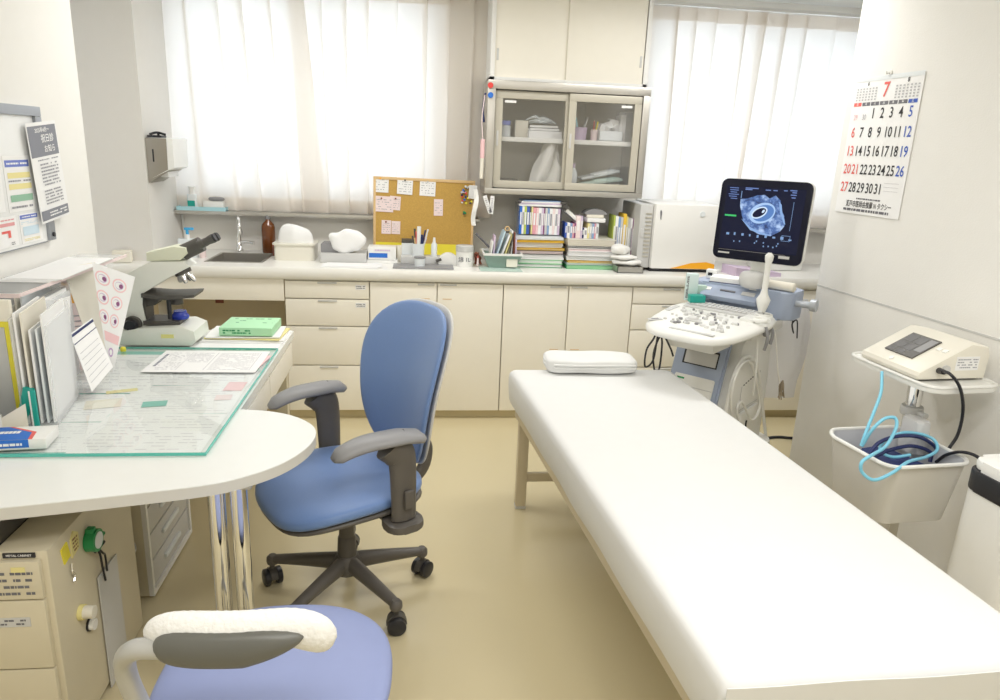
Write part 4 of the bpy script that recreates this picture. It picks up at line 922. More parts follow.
n_ = Vector((0.45, 0, -1)).normalized(); c = Vector((0.105, 0, 0.318))
G().tube([c, c+n_*0.02], [0.036, 0.034], n=22, smooth=False).out('nosepiece', 'charcoal', t)
for k, (dx, dy) in enumerate(((0.018, 0), (0.0, -0.02), (-0.02, 0.005), (0.0, 0.02))):
    p = c+n_*0.018+Vector((dx, dy, 0)); q = p+(n_+Vector((dx*18, dy*14, 0))).normalized()*0.042
    G().tube([p, p+(q-p)*0.7, q], [0.0105, 0.0105, 0.006], n=12, smooth=False).out('objective', 'chrome' if k != 2 else 'lgrey', t)
G().prism([(-0.04, 0.205), (0.05, 0.195), (0.165, 0.208), (0.17, 0.222), (0.05, 0.216), (-0.04, 0.222)], -0.07, 0.07, T=TXZ, bev=0.002).out('stage', 'charcoal', t)
G().prism([(-0.045, 0.155), (0.0, 0.165), (0.02, 0.19), (0.0, 0.20), (-0.045, 0.20)], -0.035, 0.035, T=TXZ, bev=0.002).out('stage_bracket', 'charcoal', t)
G().cyl((0.075, 0, 0.165), (0.075, 0, 0.198), 0.026, n=18).out('condenser', 'charcoal', t)
G().cyl((0.06, -0.05, 0.11), (0.06, -0.05, 0.20), 0.009, n=12).out('stage_drive', 'dark', t)
G().lathe([(0.034, 0), (0.036, 0.012), (0.026, 0.025), (0.026, 0.035)], c=(0.085, 0, 0.10), n=22).out('field_lens', mat('blue_filter', (0.03, 0.06, 0.45), 0.2), t)
f = G().tube([(-0.085, -0.055, 0.085), (-0.085, -0.075, 0.085)], [0.036, 0.036], n=24, smooth=False).out('coarse_knob', 'charcoal', t)
G().tube([(-0.085, -0.075, 0.085), (-0.085, -0.095, 0.085)], [0.026, 0.022], n=24, smooth=False).out('fine_knob', 'dark', f)
G().bx(0.035, 0.085, -0.1015, -0.0995, 0.035, 0.052).out('yellow_label', mat('pale_yellow_tape', (0.85, 0.80, 0.30), 0.5), t)

t.scale = (0.95, 0.95, 0.9)
#@@DESK CLUTTER
# magazine racks and papers at the left end (along the wall, viewer's side)
def rack(loc, rz, w, d, h, mt, label, sheets, seed, tilt=0.0):
    t = thing('file_rack', label, 'file rack', loc, rz)
    g = G(); k_ = 0.0025
    g.bx(-w/2, w/2, -d/2, d/2, 0, k_); g.bx(-w/2, -w/2+k_, -d/2, d/2, 0, h); g.bx(w/2-k_, w/2, -d/2, d/2, 0, h*0.93); g.bx(-w/2, w/2, d/2-k_, d/2, 0, h)
    g.prism([(-w/2, 0), (w/2, 0), (w/2, h*0.9), (-w/2, h)], d/2-k_, d/2, T=TXZ)
    g.out('body', mt, t)
    rnd = random.Random(seed)
    for i, sm_ in enumerate(sheets):
        x = -w/2+w*(i+0.7)/(len(sheets)+0.4); hh = h*rnd.uniform(0.88, 1.05)
        g = G().bx(x-0.0025, x+0.0025, -d/2+0.01, d/2-0.01, 0.004, hh); g.out('paper_file', sm_, t)
    return t
M['clearw'] = clothmat('frosted_plastic', (0.93, 0.94, 0.95), 0.35, 0.72)
rack((-1.175, 2.345, DZ+0.011), 0.1, 0.10, 0.24, 0.31, 'clearw', 'frosted file rack packed with white papers, further back by the left wall', ['paper', 'paper2', 'milk', 'paper', 'lgrey', 'paper'], 1)
rack((-1.058, 2.105, DZ+0.011), 0.2, 0.085, 0.25, 0.305, 'clearw', 'tall frosted file rack of white papers, nearest to the viewer', ['paper', 'paper2', 'paper', 'milk', 'paper'], 2)
# wide clear plastic divider with pink rim running back to the microscope
t = thing('plastic_partition', 'clear plastic shelf with pinkish rim behind the file racks', 'shelf', (-1.225, 2.56, DZ+0.011))
g = G(); g.bx(-0.07, 0.10, -0.42, 0.36, 0.333, 0.338); g.out('top_sheet', 'clearw', t)
g = G(); g.bx(-0.072, 0.102, -0.424, -0.42, 0.328, 0.340); g.bx(0.10, 0.103, -0.42, 0.36, 0.330, 0.340); g.out('rim', 'lpink', t)
G().bx(-0.07, -0.067, -0.42, 0.36, 0, 0.333).out('back_sheet', 'clearw', t); G().bx(0.03, 0.033, 0.12, 0.34, 0, 0.333).out('upright', 'clearw', t)
# wall-side white sheets resting on the shelf
g = G()
for k in range(3): g.box((0.008*k, 0.01*k, 0.001+0.0028*k), (0.16, 0.44, 0.0024), rz=0.02*k)
put(g.out('paper_sheets', 'paper'), (-1.205, 2.54, DZ+0.3495), 0, 'white papers lying along the top of the clear shelf', 'papers')
# yellow edged file with black print at the far left edge
t = thing('yellow_file', 'yellow rimmed file with black lettering at the left picture edge', 'file', (-1.115, 2.03, DZ+0.011), -0.12)
G().bx(-0.17, 0.02, 0, 0.012, 0, 0.345, bev=0.002).out('cover', 'paper2', t)
g = G(); g.bx(0.0, 0.012, -0.003, 0.0, 0.0, 0.27); g.bx(-0.17, 0.012, -0.003, 0, 0.27, 0.285); g.out('yellow_rim', 'yellow', t)
G().bx(-0.17, -0.002, -0.002, 0.0, 0.01, 0.268).out('grey_sheet', 'lgrey', t)
g = G(); 
scribble(g, -0.13, -0.055, 0.312, 0.338, 2, TR((0, -0.0015, 0), pi/2), 1, 0.8, 5); scribble(g, -0.13, -0.02, 0.290, 0.302, 1, TR((0, -0.0015, 0), pi/2), 1, 0.7, 6)
g.out('lettering', 'ink', t)
# leaflets
def leaflet(name, label, pts3, mt, parts_=None, cat='leaflet'):
    """a thin card through four corner points (lower-left, lower-right, upper-right, upper-left); parts get (u right, v up, n out)"""
    P = [Vector(p) for p in pts3]; c = P[0]
    g = G(); n = (P[1]-P[0]).cross(P[3]-P[0]).normalized()
    ms = [mt]
    def at(u, v, k=0.0006): return (P[0]*(1-u)*(1-v)+P[1]*u*(1-v)+P[2]*u*v+P[3]*(1-u)*v)-c+n*k*1.6
    N_ = 14
    V = [at(i/N_, j/N_, 0) for i in range(N_+1) for j in range(N_+1)]+[at(i/N_, j/N_, -0.001) for i in range(N_+1) for j in range(N_+1)]
    K_ = (N_+1)**2; q = lambda i, j: i*(N_+1)+j
    F_ = [(q(i, j), q(i+1, j), q(i+1, j+1), q(i, j+1)) for i in range(N_) for j in range(N_)]
    F_ += [tuple(K_+w for w in f[::-1]) for f in F_]
    for i in range(N_): F_ += [(q(i, 0), K_+q(i, 0), K_+q(i+1, 0), q(i+1, 0)), (q(i, N_), q(i+1, N_), K_+q(i+1, N_), K_+q(i, N_)), (q(0, i), q(0, i+1), K_+q(0, i+1), K_+q(0, i)), (q(N_, i), K_+q(N_, i), K_+q(N_, i+1), q(N_, i+1))]
    g._new(V, F_)
    if parts_: ms += parts_(g, at)
    o = g.out(name, ms); o.location = c; return tag(o, label, cat)
def circles(g, at):
    def disc(u, v, ru, rv, k, n=18):
        g._new([at(u+ru*cos(2*pi*q/n), v+rv*sin(2*pi*q/n), k) for q in range(n)], [tuple(range(n))])
    for k, (u, v) in enumerate(((0.22, 0.88), (0.66, 0.86), (0.18, 0.70), (0.62, 0.68), (0.16, 0.52), (0.58, 0.50))):
        g.m(1); disc(u, v, 0.19, 0.068, 0.0006); g.m(0); disc(u, v, 0.155, 0.055, 0.0009); g.m(2); disc(u, v, 0.115, 0.04, 0.0012); g.m(0); disc(u-0.02, v, 0.085, 0.03, 0.0015); g.m(3); disc(u+0.045, v-0.002, 0.055, 0.022, 0.0018)
    g.m(1); g._new([at(0.1, 0.30), at(0.92, 0.27), at(0.92, 0.36), at(0.1, 0.39)], [(0, 1, 2, 3)]); g.m(4); disc(0.45, 0.19, 0.2, 0.045, 0.0006); g.m(0); disc(0.45, 0.19, 0.13, 0.028, 0.0009)
    return ['pink', 'lilac', 'plum', mat('violet_print', (0.55, 0.36, 0.62), 0.5)]
LY = 2.42
def L(px, py, y): return ony(px, py, y)
leaflet('circle_leaflet', 'white leaflet with rows of circular pink and purple pictures', [L(109, 372, 2.45), L(113, 372, 2.45), L(135, 277, 2.62), L(92, 262, 2.50)], 'paper', circles)
# tapering card behind it
leaflet('tapered_card', 'cream folded card standing between the circle leaflet and racks', [L(100, 372, 2.50), L(108, 372, 2.52), L(95, 262, 2.66), L(62, 268, 2.56)], 'paper2')
def formp(g, at):
    g.m(1); g._new([at(0.0, 0.93), at(1, 0.93), at(1, 0.975), at(0, 0.975)], [(0, 1, 2, 3)]); g._new([at(0.0, 0.80), at(1, 0.80), at(1, 0.815), at(0, 0.815)], [(0, 1, 2, 3)])
    g.m(2)
    for k in range(6): g._new([at(0.08, 0.12+0.1*k), at(0.9, 0.12+0.1*k), at(0.9, 0.126+0.1*k), at(0.08, 0.126+0.1*k)], [(0, 1, 2, 3)])
    return ['navy', 'lightink']
leaflet('striped_form', 'white form with a navy stripe leaning in front of the circle leaflet', [L(92, 392, 2.22), L(113, 367, 2.36), L(92, 318, 2.46), L(70, 334, 2.30)], 'paper', formp, 'form')
def orangep(g, at):
    g.m(1); g._new([at(0.25, 0.72), at(0.9, 0.72), at(0.9, 0.84), at(0.25, 0.86)], [(0, 1, 2, 3)]); g._new([at(0.0, 0.9), at(0.6, 0.9), at(0.6, 0.93), at(0.0, 0.93)], [(0, 1, 2, 3)])
    g.m(2)
    for k in range(7): g._new([at(0.1, 0.25+0.055*k), at(0.8, 0.25+0.055*k), at(0.8, 0.262+0.055*k), at(0.1, 0.262+0.055*k)], [(0, 1, 2, 3)])
    return ['orange', 'lightink']
leaflet('orange_leaflet', 'pale leaflet with an orange block behind the frosted racks', [L(70, 375, 2.5), L(98, 368, 2.55), L(92, 278, 2.72), L(60, 276, 2.62)], 'lpink', orangep)
leaflet('white_card', 'plain white card leaning right of the frosted racks', [L(62, 385, 2.30), L(72, 384, 2.32), L(70, 296, 2.38), L(57, 300, 2.34)], 'paper')
# stationery at the front left
t = thing('medicine_carton', 'white and blue carton with pink stripe on the glass sheet', 'carton', (-1.045, 1.86, DZ+0.011), 0.12)
G().box((0, 0, 0.014), (0.19, 0.095, 0.028), bev=0.002).out('box', 'white', t)
G().prism([(-0.095, -0.0475), (0.055, -0.0475), (0.048, 0.0), (-0.02, 0.045), (-0.095, 0.045)], 0.0281, 0.0286).out('blue_panel', 'bluep', t)
G().prism([(0.055, -0.0475), (0.064, -0.0475), (0.058, 0.003), (-0.01, 0.045), (-0.02, 0.045), (0.048, 0.0)], 0.0281, 0.0286).out('pink_stripe', 'crimson', t)
G().bx(-0.095, 0.055, -0.0482, -0.0476, 0.006, 0.0275).out('blue_side', 'bluep', t)
g = G(); scribble(g, -0.075, 0.02, -0.008, 0.016, 1, TR((0, 0, 0.0290)), 1, 0.7, 3); scribble(g, -0.085, 0.04, 0.010, 0.02, 1, TR((0, -0.0485, 0), pi/2), 0.95, 0.7, 4); g.out('lettering', 'paper', t)
t = thing('pen_box', 'dark navy pen box with pens at the left picture edge', 'pen box', (-1.165, 1.945, DZ+0.011), 0.1)
G().prism(rrect(0.075, 0.06, 0.01), 0, 0.085).out('box', 'navy', t)
for k, (x, y, tx, ty, mt) in enumerate(((-0.01, 0, 0.1, 0.2, 'white'), (0.015, 0.01, 0.3, 0.1, 'lblue'), (0.02, -0.01, 0.45, -0.1, 'white'), (-0.02, 0.01, -0.2, 0.1, 'gold2'), (0.0, 0.015, 0.2, 0.35, 'lgrey'))):
    G().cyl((x, y, 0.086), (x+tx*0.09, y+ty*0.09, 0.16), 0.005, n=8).out('pen', mt, t)
g = G().box((0, 0, 0.055), (0.026, 0.012, 0.115), bev=0.002); o = g.out('green_case', 'teal'); put(o, (-1.085, 1.985, DZ+0.013), 0, 'dark green case leaning left of the green ruler', 'case'); o.rotation_euler = (0, 0.28, 0.1)
g = G().box((0, 0, 0.055), (0.016, 0.008, 0.115), bev=0.001); g.m(1).bx(-0.0078, -0.0035, -0.0045, -0.0035, 0, 0.11); o = g.out('green_ruler', ['teal', 'white']); put(o, (-1.035, 1.963, DZ+0.011), 0, 'bright green upright ruler next to the frosted rack', 'ruler')
g = G().prism([(-0.05, 0), (0.03, 0), (0.03, 0.08), (-0.05, 0.03)], -0.001, 0.001, T=TXZ); o = g.out('white_card', 'paper2'); put(o, (-1.075, 1.94, DZ+0.011), 0.1, 'cream card with slanted black edge before the green ruler', 'card')
g = G().tube([(0, 0, 0), (0.0, 0, 0.05)], [0.014, 0.016], n=14, smooth=False); put(g.out('white_tube', 'white'), (-1.12, 1.93, DZ+0.011), 0, 'small white capped tube behind the blue carton', 'tube')
for k, (x, y, r, mt, lb) in enumerate(((-1.10, 2.80, 0.010, 'yellow', 'yellow cap at the foot of the microscope'), (-1.155, 2.80, 0.008, 'crimson', 'pinkish red cap left of the yellow one'))):
    g = G().lathe([(r, 0), (r, 0.012), (r*0.6, 0.016)], n=14); put(g.out('cap', mt), (x, 2.74, DZ+0.011), 0, lb, 'cap')

#@@WHITEBOARD
# ================================================================== LEFT WALL THINGS (board face towards +x)
def wl(px, py, off=0.0): return onp(px, py, (WLX+off, 0, 0), (1, 0, 0))
t = thing('whiteboard', 'whiteboard with grey aluminium frame on the left wall', 'whiteboard', (WLX+0.001, 2.3, 1.0))
ya, yb, zb_, zt_ = 1.3-2.3, 2.72-2.3, 0.13, 0.578
G().bx(0, 0.012, ya, yb, zb_, zt_).out('panel', 'wb', t)
g = G(); g.bx(0, 0.022, ya, yb, zt_-0.032, zt_, bev=0.003); g.bx(0, 0.022, yb-0.042, yb, zb_, zt_-0.032, bev=0.003); g.bx(0, 0.012, ya, yb-0.042, zb_-0.004, zb_); g.out('frame', 'alu', t)
G().cyl((0.022, yb-0.02, zb_+0.02), (0.027, yb-0.02, zb_+0.02), 0.008, n=12).out('screw', 'dark', t)
def wallpaper_sheet(nm, lb, y0, y1, z0, z1, items, off=0.0135, cat='notice', rx=0.0):
    t = thing(nm, lb, cat, (WLX+off, (y0+y1)/2, (z0+z1)/2)); t.rotation_euler = (rx, 0, 0)
    w, h = (y1-y0)/2, (z1-z0)/2
    G().bx(0, 0.0008, -w, w, -h, h).out('sheet', 'paper', t)
    for k, (a, b, c, e, mt, kind, body) in enumerate(items):
        g = G(); T_ = Matrix.Translation((0.001+0.0002*(k+1), 0, 0)) @ Euler((pi/2, 0, pi/2)).to_matrix().to_4x4()
        X0, X1, Z0, Z1 = -w+2*w*a, -w+2*w*b, -h+2*h*c, -h+2*h*e
        if kind == 'rect': g._new([(X0, Z0, 0), (X1, Z0, 0), (X1, Z1, 0), (X0, Z1, 0)], [(0, 1, 2, 3)], T_)
        elif kind == 'lines': scribble(g, X0, X1, Z0, Z1, int(body), T_, 0.9, 0.45, k+3)
        elif kind == 'text': g.text(body, (Z1-Z0), T_ @ Matrix.Translation(((X0+X1)/2, (Z0+Z1)/2, 0)))
        g.out('print' if kind != 'text' else 'lettering', mt, t, recalc=False)
    return t
M['pgrey'] = mat('poster_grey_print', (0.24, 0.25, 0.29), 0.6); M['pblue'] = mat('notice_blue', (0.16, 0.22, 0.60), 0.6); M['pyel'] = mat('notice_yellow', (0.85, 0.76, 0.35), 0.6); M['pgrn'] = mat('notice_green', (0.30, 0.52, 0.38), 0.6); M['pred'] = mat('notice_red', (0.75, 0.35, 0.36), 0.6); M['pcy'] = mat('notice_pale_blue', (0.60, 0.74, 0.84), 0.6)
wallpaper_sheet('poster', 'white poster with grey top panel and Japanese heading by the board frame', 2.61, 2.815, 1.20, 1.53, [
 (0.03, 0.97, 0.66, 0.965, 'pgrey', 'rect', ''), (0.08, 0.92, 0.89, 0.945, 'paper', 'text', '2025\u5e744\u6708\u301c'), (0.30, 0.98, 0.785, 0.875, 'paper', 'text', '\u795d\u65e5\u8a3a'), (0.36, 0.98, 0.685, 0.765, 'paper', 'text', '\u304a\u77e5\u3089'), (0.20, 0.9, 0.615, 0.64, 'lightink', 'lines', 1), (0.25, 0.86, 0.36, 0.60, 'lightink', 'lines', 7), (0.25, 0.86, 0.17, 0.33, 'lightink', 'lines', 5),
 (0.03, 0.97, 0.025, 0.125, 'pgrey', 'rect', ''), (0.30, 0.92, 0.045, 0.105, 'paper', 'lines', 2)], off=0.027, cat='poster', rx=radians(5))
wallpaper_sheet('notice', 'white notice with blue, yellow and green bars left of the poster', 2.46, 2.62, 1.245, 1.42, [
 (0.05, 0.95, 0.80, 0.92, 'pblue', 'rect', ''), (0.12, 0.88, 0.825, 0.895, 'paper', 'lines', 1), (0.1, 0.95, 0.60, 0.70, 'pyel', 'rect', ''), (0.1, 0.95, 0.40, 0.50, 'pyel', 'rect', ''), (0.1, 0.95, 0.52, 0.58, 'lightink', 'lines', 1), (0.1, 0.95, 0.18, 0.30, 'pgrn', 'rect', ''), (0.1, 0.9, 0.04, 0.12, 'lightink', 'lines', 1)])
wallpaper_sheet('notice', 'white notice with a navy heading and pale blue block behind the poster foot', 2.51, 2.645, 1.14, 1.235, [
 (0.03, 0.85, 0.82, 0.96, 'pblue', 'rect', ''), (0.12, 0.78, 0.85, 0.93, 'paper', 'lines', 1), (0.05, 0.85, 0.64, 0.74, 'pcy', 'lines', 2), (0.1, 0.85, 0.26, 0.56, 'pcy', 'rect', ''), (0.1, 0.85, 0.06, 0.16, 'pyel', 'lines', 2)])
wallpaper_sheet('notice', 'white notice with two red lines and a red arrow at picture edge', 2.26, 2.49, 1.14, 1.235, [
 (0.1, 0.95, 0.84, 0.93, 'pred', 'lines', 1), (0.1, 0.95, 0.68, 0.79, 'pred', 'rect', ''), (0.60, 0.82, 0.46, 0.54, 'crimson', 'rect', ''), (0.75, 0.82, 0.30, 0.50, 'crimson', 'rect', ''), (0.3, 0.5, 0.1, 0.5, 'lightink', 'lines', 3), (0.80, 0.9, 0.04, 0.16, 'ink', 'lines', 2)])
wallpaper_sheet('notice', 'large faint white notice at the upper left picture edge', 2.2, 2.44, 1.25, 1.50, [(0.1, 0.9, 0.3, 0.9, 'pcy', 'lines', 9)])
g = G().prism(rrect(0.03, 0.035, 0.012), 0, 0.008, T=Matrix(((0, 0, 1, 0), (1, 0, 0, 0), (0, 1, 0, 0), (0, 0, 0, 1)))); o = g.out('magnet', mat('pale_green_magnet', (0.72, 0.72, 0.55), 0.5)); put(o, (WLX+0.002, 2.745, 1.51), 0, 'pale green magnet beside the whiteboard corner above the poster', 'magnet')

#@@FLOOR CABINETS
# ================================================================== UNDER THE DESK
t = thing('metal_cabinet', 'beige metal drawer cabinet under the round-ended tabletop', 'cabinet', (-0.845, 1.57, 0))
hc = 0.565
g = G(); g.bx(-0.42, 0, 0.0, 0.47, 0.02, hc, bev=0.003); g.out('carcass', 'beige', t)
zs = [0.03, 0.255, 0.445, 0.548]
for k, (a, b) in enumerate(zip(zs[:3], zs[1:4])):
    d = G().bx(-0.408, -0.014, -0.014, 0.0, a+0.002, b-0.002, bev=0.003).out('drawer', 'beige', t)
    if k == 2:
        g = G(); scribble(g, -0.15, -0.03, 0.455, 0.525, 4, TR((0, -0.0148, 0), pi/2), 0.85, 0.4, 9); g.out('handwriting', 'ink', d)
        G().bx(-0.075, -0.045, -0.0155, -0.0145, 0.52, 0.533, bev=0.0).out('yellow_tape', 'gold2', d)
    if k == 1:
        g = G().bx(-0.17, -0.05, -0.0152, -0.0145, 0.375, 0.40); g.m(1); scribble(g, -0.16, -0.06, 0.378, 0.397, 2, TR((0, -0.0156, 0), pi/2), 0.8, 0.5, 4); g.out('label_strip', ['lgrey', 'ink'], d)
g = G().bx(-0.095, -0.025, -0.0035, -0.0005, 0.5505, 0.5625); g.out('name_plate', 'dark', t)
g = G(); g.text('METAL CABINET', 0.0075, TR((-0.06, -0.0038, 0.5565), pi/2)); g.out('lettering', 'paper', t)
for k in range(2): G().bx(-0.05 if k else -0.40, -0.02 if k else -0.37, 0.02, 0.45, 0, 0.02).out('skid', 'charcoal', t)
# trays on the cabinet
t = thing('paper_tray', 'dark stacked tray on top of the beige metal cabinet', 'tray', (-1.06, 1.74, hc+0.0005))
g = G(); g.bx(-0.18, 0.10, -0.15, 0.15, 0, 0.004); g.bx(0.096, 0.10, -0.15, 0.15, 0, 0.05); g.bx(-0.18, 0.10, -0.15, -0.146, 0, 0.022); g.bx(-0.18, -0.176, -0.15, 0.15, 0, 0.05); g.out('body', 'charcoal', t)
G().bx(-0.17, 0.09, -0.14, 0.14, 0.005, 0.012).out('paper', 'lgrey', t)
# magnets, keys and the green tape measure on the cabinet side (facing +x)
def side(y, z, d=0.0): return Vector((-0.845+d, y, z))
g = G().cyl((0, 0, 0), (0.026, 0, 0), 0.030, n=26); g.m(1).cyl((0.0262, 0, 0), (0.028, 0, 0), 0.022, n=24); g.m(0); g.box((0.012, -0.006, 0.032), (0.02, 0.02, 0.014), bev=0.003)
put(g.out('tape_measure', ['green', 'milk']), side(1.762, 0.480, 0.001), 0, 'round green and white tape measure stuck on the cabinet side', 'tape measure')
g = G()
g.tube([(0.012, 0, 0), (0.015, 0.008, -0.03), (0.012, 0.018, -0.07), (0.01, 0.03, -0.12)], 0.003, n=6); g.tube([(0.012, 0, 0), (0.016, 0.02, -0.03), (0.012, 0.04, -0.05), (0.01, 0.045, -0.10)], 0.003, n=6); g.tube([(0.01, -0.01, -0.01), (0.02, 0.02, 0.0), (0.012, 0.04, -0.008)], 0.0045, n=6)
put(g.out('cord_loop', 'dark'), side(1.775, 0.452, 0.002), 0, 'knotted black cord hanging below the green tape measure', 'cord')
g = G().tube([(0.006, 0, 0), (0.012, 0.02, 0.006), (0.006, 0.035, 0.002)], 0.004, n=6); put(g.out('green_tag', 'green'), side(1.80, 0.458, 0.002), 0, 'small green string end beside the black cord', 'string')
for k, (y, z, r, d, m1, m2, lb) in enumerate(((1.677, 0.324, 0.020, 0.035, 'device', 'gold2', 'cream round knob magnet with yellow rim on the cabinet side'), (1.712, 0.262, 0.018, 0.016, 'dark', 'white', 'black and white round magnet below the cream knob magnet'))):
    g = G().cyl((0, 0, 0), (d*0.3, 0, 0), r, n=22); g.m(1).cyl((d*0.3, 0, 0), (d, 0, 0), r*0.82, n=22)
    put(g.out('magnet', [m1, m2] if k else [m2, m1]), side(y, z, 0.0005), 0, lb, 'magnet')
g = G().bx(0, 0.003, -0.016, 0.016, -0.022, 0.022); put(g.out('sticker', 'yellow'), side(1.645, 0.513), 0, 'yellow sticker at the left of the stickers on the cabinet side', 'sticker').rotation_euler = (0.2, 0, 0)
TYZ = Matrix(((0, 0, 1, 0), (1, 0, 0, 0), (0, 1, 0, 0), (0, 0, 0, 1)))
g = G().prism([(-0.02, -0.03), (0.02, -0.02), (0.022, 0.02), (0.0, 0.035), (-0.018, 0.02)], 0, 0.003, T=TYZ); g.m(1); scribble(g, -0.012, 0.014, -0.02, 0.02, 4, TYZ @ Matrix.Translation((0, 0, 0.0034)), 0.9, 0.5, 2)
put(g.out('sticker', ['gold2', 'brown']), side(1.692, 0.512), 0, 'patterned gold sticker beside the yellow one on the cabinet side', 'sticker')
g = G().tube([(0.004, 0, 0), (0.008, -0.008, -0.02), (0.006, 0.006, -0.035), (0.006, -0.004, -0.05)], 0.0022, n=6); put(g.out('paper_clip', 'chrome'), side(1.661, 0.475), 0, 'bent wire clip hanging under the stickers', 'clip')
g = G().bx(0, 0.003, -0.06, 0.06, -0.175, 0.175); put(g.out('hanging_sheet', 'lgrey'), side(1.84, 0.18, 0.003), 0, 'long greyish sheet hanging on the rear of the cabinet side', 'sheet')
# second unit with a gridded white front
t = thing('drawer_unit', 'beige drawer unit with white gridded front further under the desk', 'drawer unit', (-0.87, 2.2, 0))
G().bx(-0.36, -0.012, 0, 0.42, 0.01, 0.44, bev=0.003).out('carcass', 'beige', t)
g = G(); g.bx(-0.012, 0.004, 0, 0.42, 0.01, 0.028); g.bx(-0.012, 0.004, 0, 0.42, 0.422, 0.44); g.bx(-0.012, 0.004, 0, 0.014, 0.028, 0.422); g.bx(-0.012, 0.004, 0.406, 0.42, 0.028, 0.422); g.out('front_frame', 'white', t)
for k in range(4):
    d = G().bx(-0.012, -0.002, 0.016, 0.404, 0.032+0.0975*k, 0.032+0.0975*(k+1)-0.006, bev=0.003).out('drawer', 'lgrey', t)
    G().bx(-0.002, 0.008, 0.13, 0.29, 0.075+0.0975*k, 0.09+0.0975*k, bev=0.003).out('handle', 'milk', d)
g = G().bx(-0.13, 0.13, -0.10, 0.10, 0, 0.06, bev=0.003); g.m(1).bx(-0.05, 0.05, -0.104, -0.1, 0.0, 0.02); put(g.out('box', ['navy', 'lgrey']), (-1.02, 2.34, 0.4405), 0, 'navy box with clasp on the gridded drawer unit', 'box')
t = thing('waste_bin', 'dark rounded bin with pale rim between the two desk cabinets', 'bin', (-0.955, 2.125, 0), 0)
G().lathe([(0.055, 0), (0.068, 0.22), (0.064, 0.22), (0.05, 0.006), (0.001, 0.006)], n=28).out('body', 'charcoal', t); G().lathe([(0.067, 0.215), (0.073, 0.22), (0.073, 0.23), (0.064, 0.23), (0.064, 0.222)], n=28).out('rim', 'lgrey', t)

#@@BED
# ================================================================== EXAMINATION BED
BL = Vector((0.392, 2.911, 0)); BR = Vector((1.117, 2.925, 0)); NL = Vector((0.552, 1.01, 0)); NR = Vector((1.262, 1.022, 0))
bc = (BL+BR+NL+NR)/4
t = thing('examination_bed', 'long examination bed under a smooth white fitted sheet', 'bed', bc)
def bedp(u, v, z, inset=0.0):
    u = inset+(1-2*inset)*u; v = inset*0.4+(1-2*inset*0.4)*v
    p = BL*(1-u)*(1-v)+BR*u*(1-v)+NR*u*v+NL*(1-u)*v-bc; p.z = z; return p
g = G(); bm_ = g.bm
# rounded top sheet with side drop, a single continuous surface
prof = [(0.0, 0.452, 0.012), (0.0, 0.47, 0.004), (0.0, 0.52, 0.0), (0.0, 0.565, 0.0), (0.0, 0.585, 0.004), (0.0, 0.595, 0.012), (0.0, 0.600, 0.028)]
def loop(ins, z, n=30):
    out = []; w = 0.72; l = 1.9
    def P(x, y): return bedp(x/w, y/l, z)
    r = 0.025
    path = []
    rr_ = rrect(w-2*ins, l-2*ins, r, 5, w/2, l/2)
    nom = rrect(w, l, r, 5, w/2, l/2)
    m_ = len(rr_)
    for i in range(m_):
        a, b = rr_[i], rr_[(i+1) % m_]; a9, b9 = nom[i], nom[(i+1) % m_]; k = max(1, int(math.hypot(b9[0]-a9[0], b9[1]-a9[1])/0.06))
        for j in range(k):
            x = a[0]+(b[0]-a[0])*j/k; y = a[1]+(b[1]-a[1])*j/k; path.append((x, y))
    res = []
    for i, (x, y) in enumerate(path):
        wv = 0.0025*sin(i*0.9+z*30)*max(0, (0.58-z)/0.13)
        cx, cy = x-w/2, y-l/2; s_ = math.hypot(cx, cy)
        res.append(P(x+wv*cx/s_, y+wv*cy/s_))
    return res
rings = [[bm_.verts.new(p) for p in loop(i_, z_)] for _, z_, i_ in prof]
for a, b in zip(rings[:-1], rings[1:]):
    n = len(a)
    for i in range(n): bm_.faces.new((a[i], a[(i+1) % n], b[(i+1) % n], b[i]))
bm_.faces.new(rings[-1]); bm_.faces.new(rings[0][::-1])
g.out('sheet', 'bed', t, ang=60)
g = G()
for (a, b, c, e) in ((0.06, 0.94, 0.02, 0.04), (0.06, 0.94, 0.96, 0.98)):
    V = [bedp(a, c, 0.41), bedp(b, c, 0.41), bedp(b, e, 0.41), bedp(a, e, 0.41)]; V += [v+Vector((0, 0, 0.04)) for v in V]
    g._new(V, [(0, 3, 2, 1), (4, 5, 6, 7), (0, 1, 5, 4), (1, 2, 6, 5), (2, 3, 7, 6), (3, 0, 4, 7)])
for (a, b) in ((0.03, 0.08), (0.92, 0.97)):
    V = [bedp(a, 0.04, 0.41), bedp(b, 0.04, 0.41), bedp(b, 0.96, 0.41), bedp(a, 0.96, 0.41)]; V += [v+Vector((0, 0, 0.04)) for v in V]
    g._new(V, [(0, 3, 2, 1), (4, 5, 6, 7), (0, 1, 5, 4), (1, 2, 6, 5), (2, 3, 7, 6), (3, 0, 4, 7)])
g.out('rail', 'bedleg', t)
for (u, v) in ((0.075, 0.06), (0.925, 0.06), (0.075, 0.94), (0.925, 0.94)):
    p = bedp(u, v, 0); l = G().box((p.x, p.y, 0.218), (0.045, 0.045, 0.412), bev=0.004).out('leg', 'bedleg', t)
    G().box((p.x, p.y, 0.006), (0.047, 0.047, 0.012), bev=0.003).out('foot_cap', 'lgrey', l)
for v in (0.06, 0.94):
    a, b = bedp(0.075, v, 0.14), bedp(0.925, v, 0.14); G().box((a+b)/2, ((b-a).length-0.045, 0.02, 0.04), bev=0.003).out('cross_bar', 'bedleg', t)
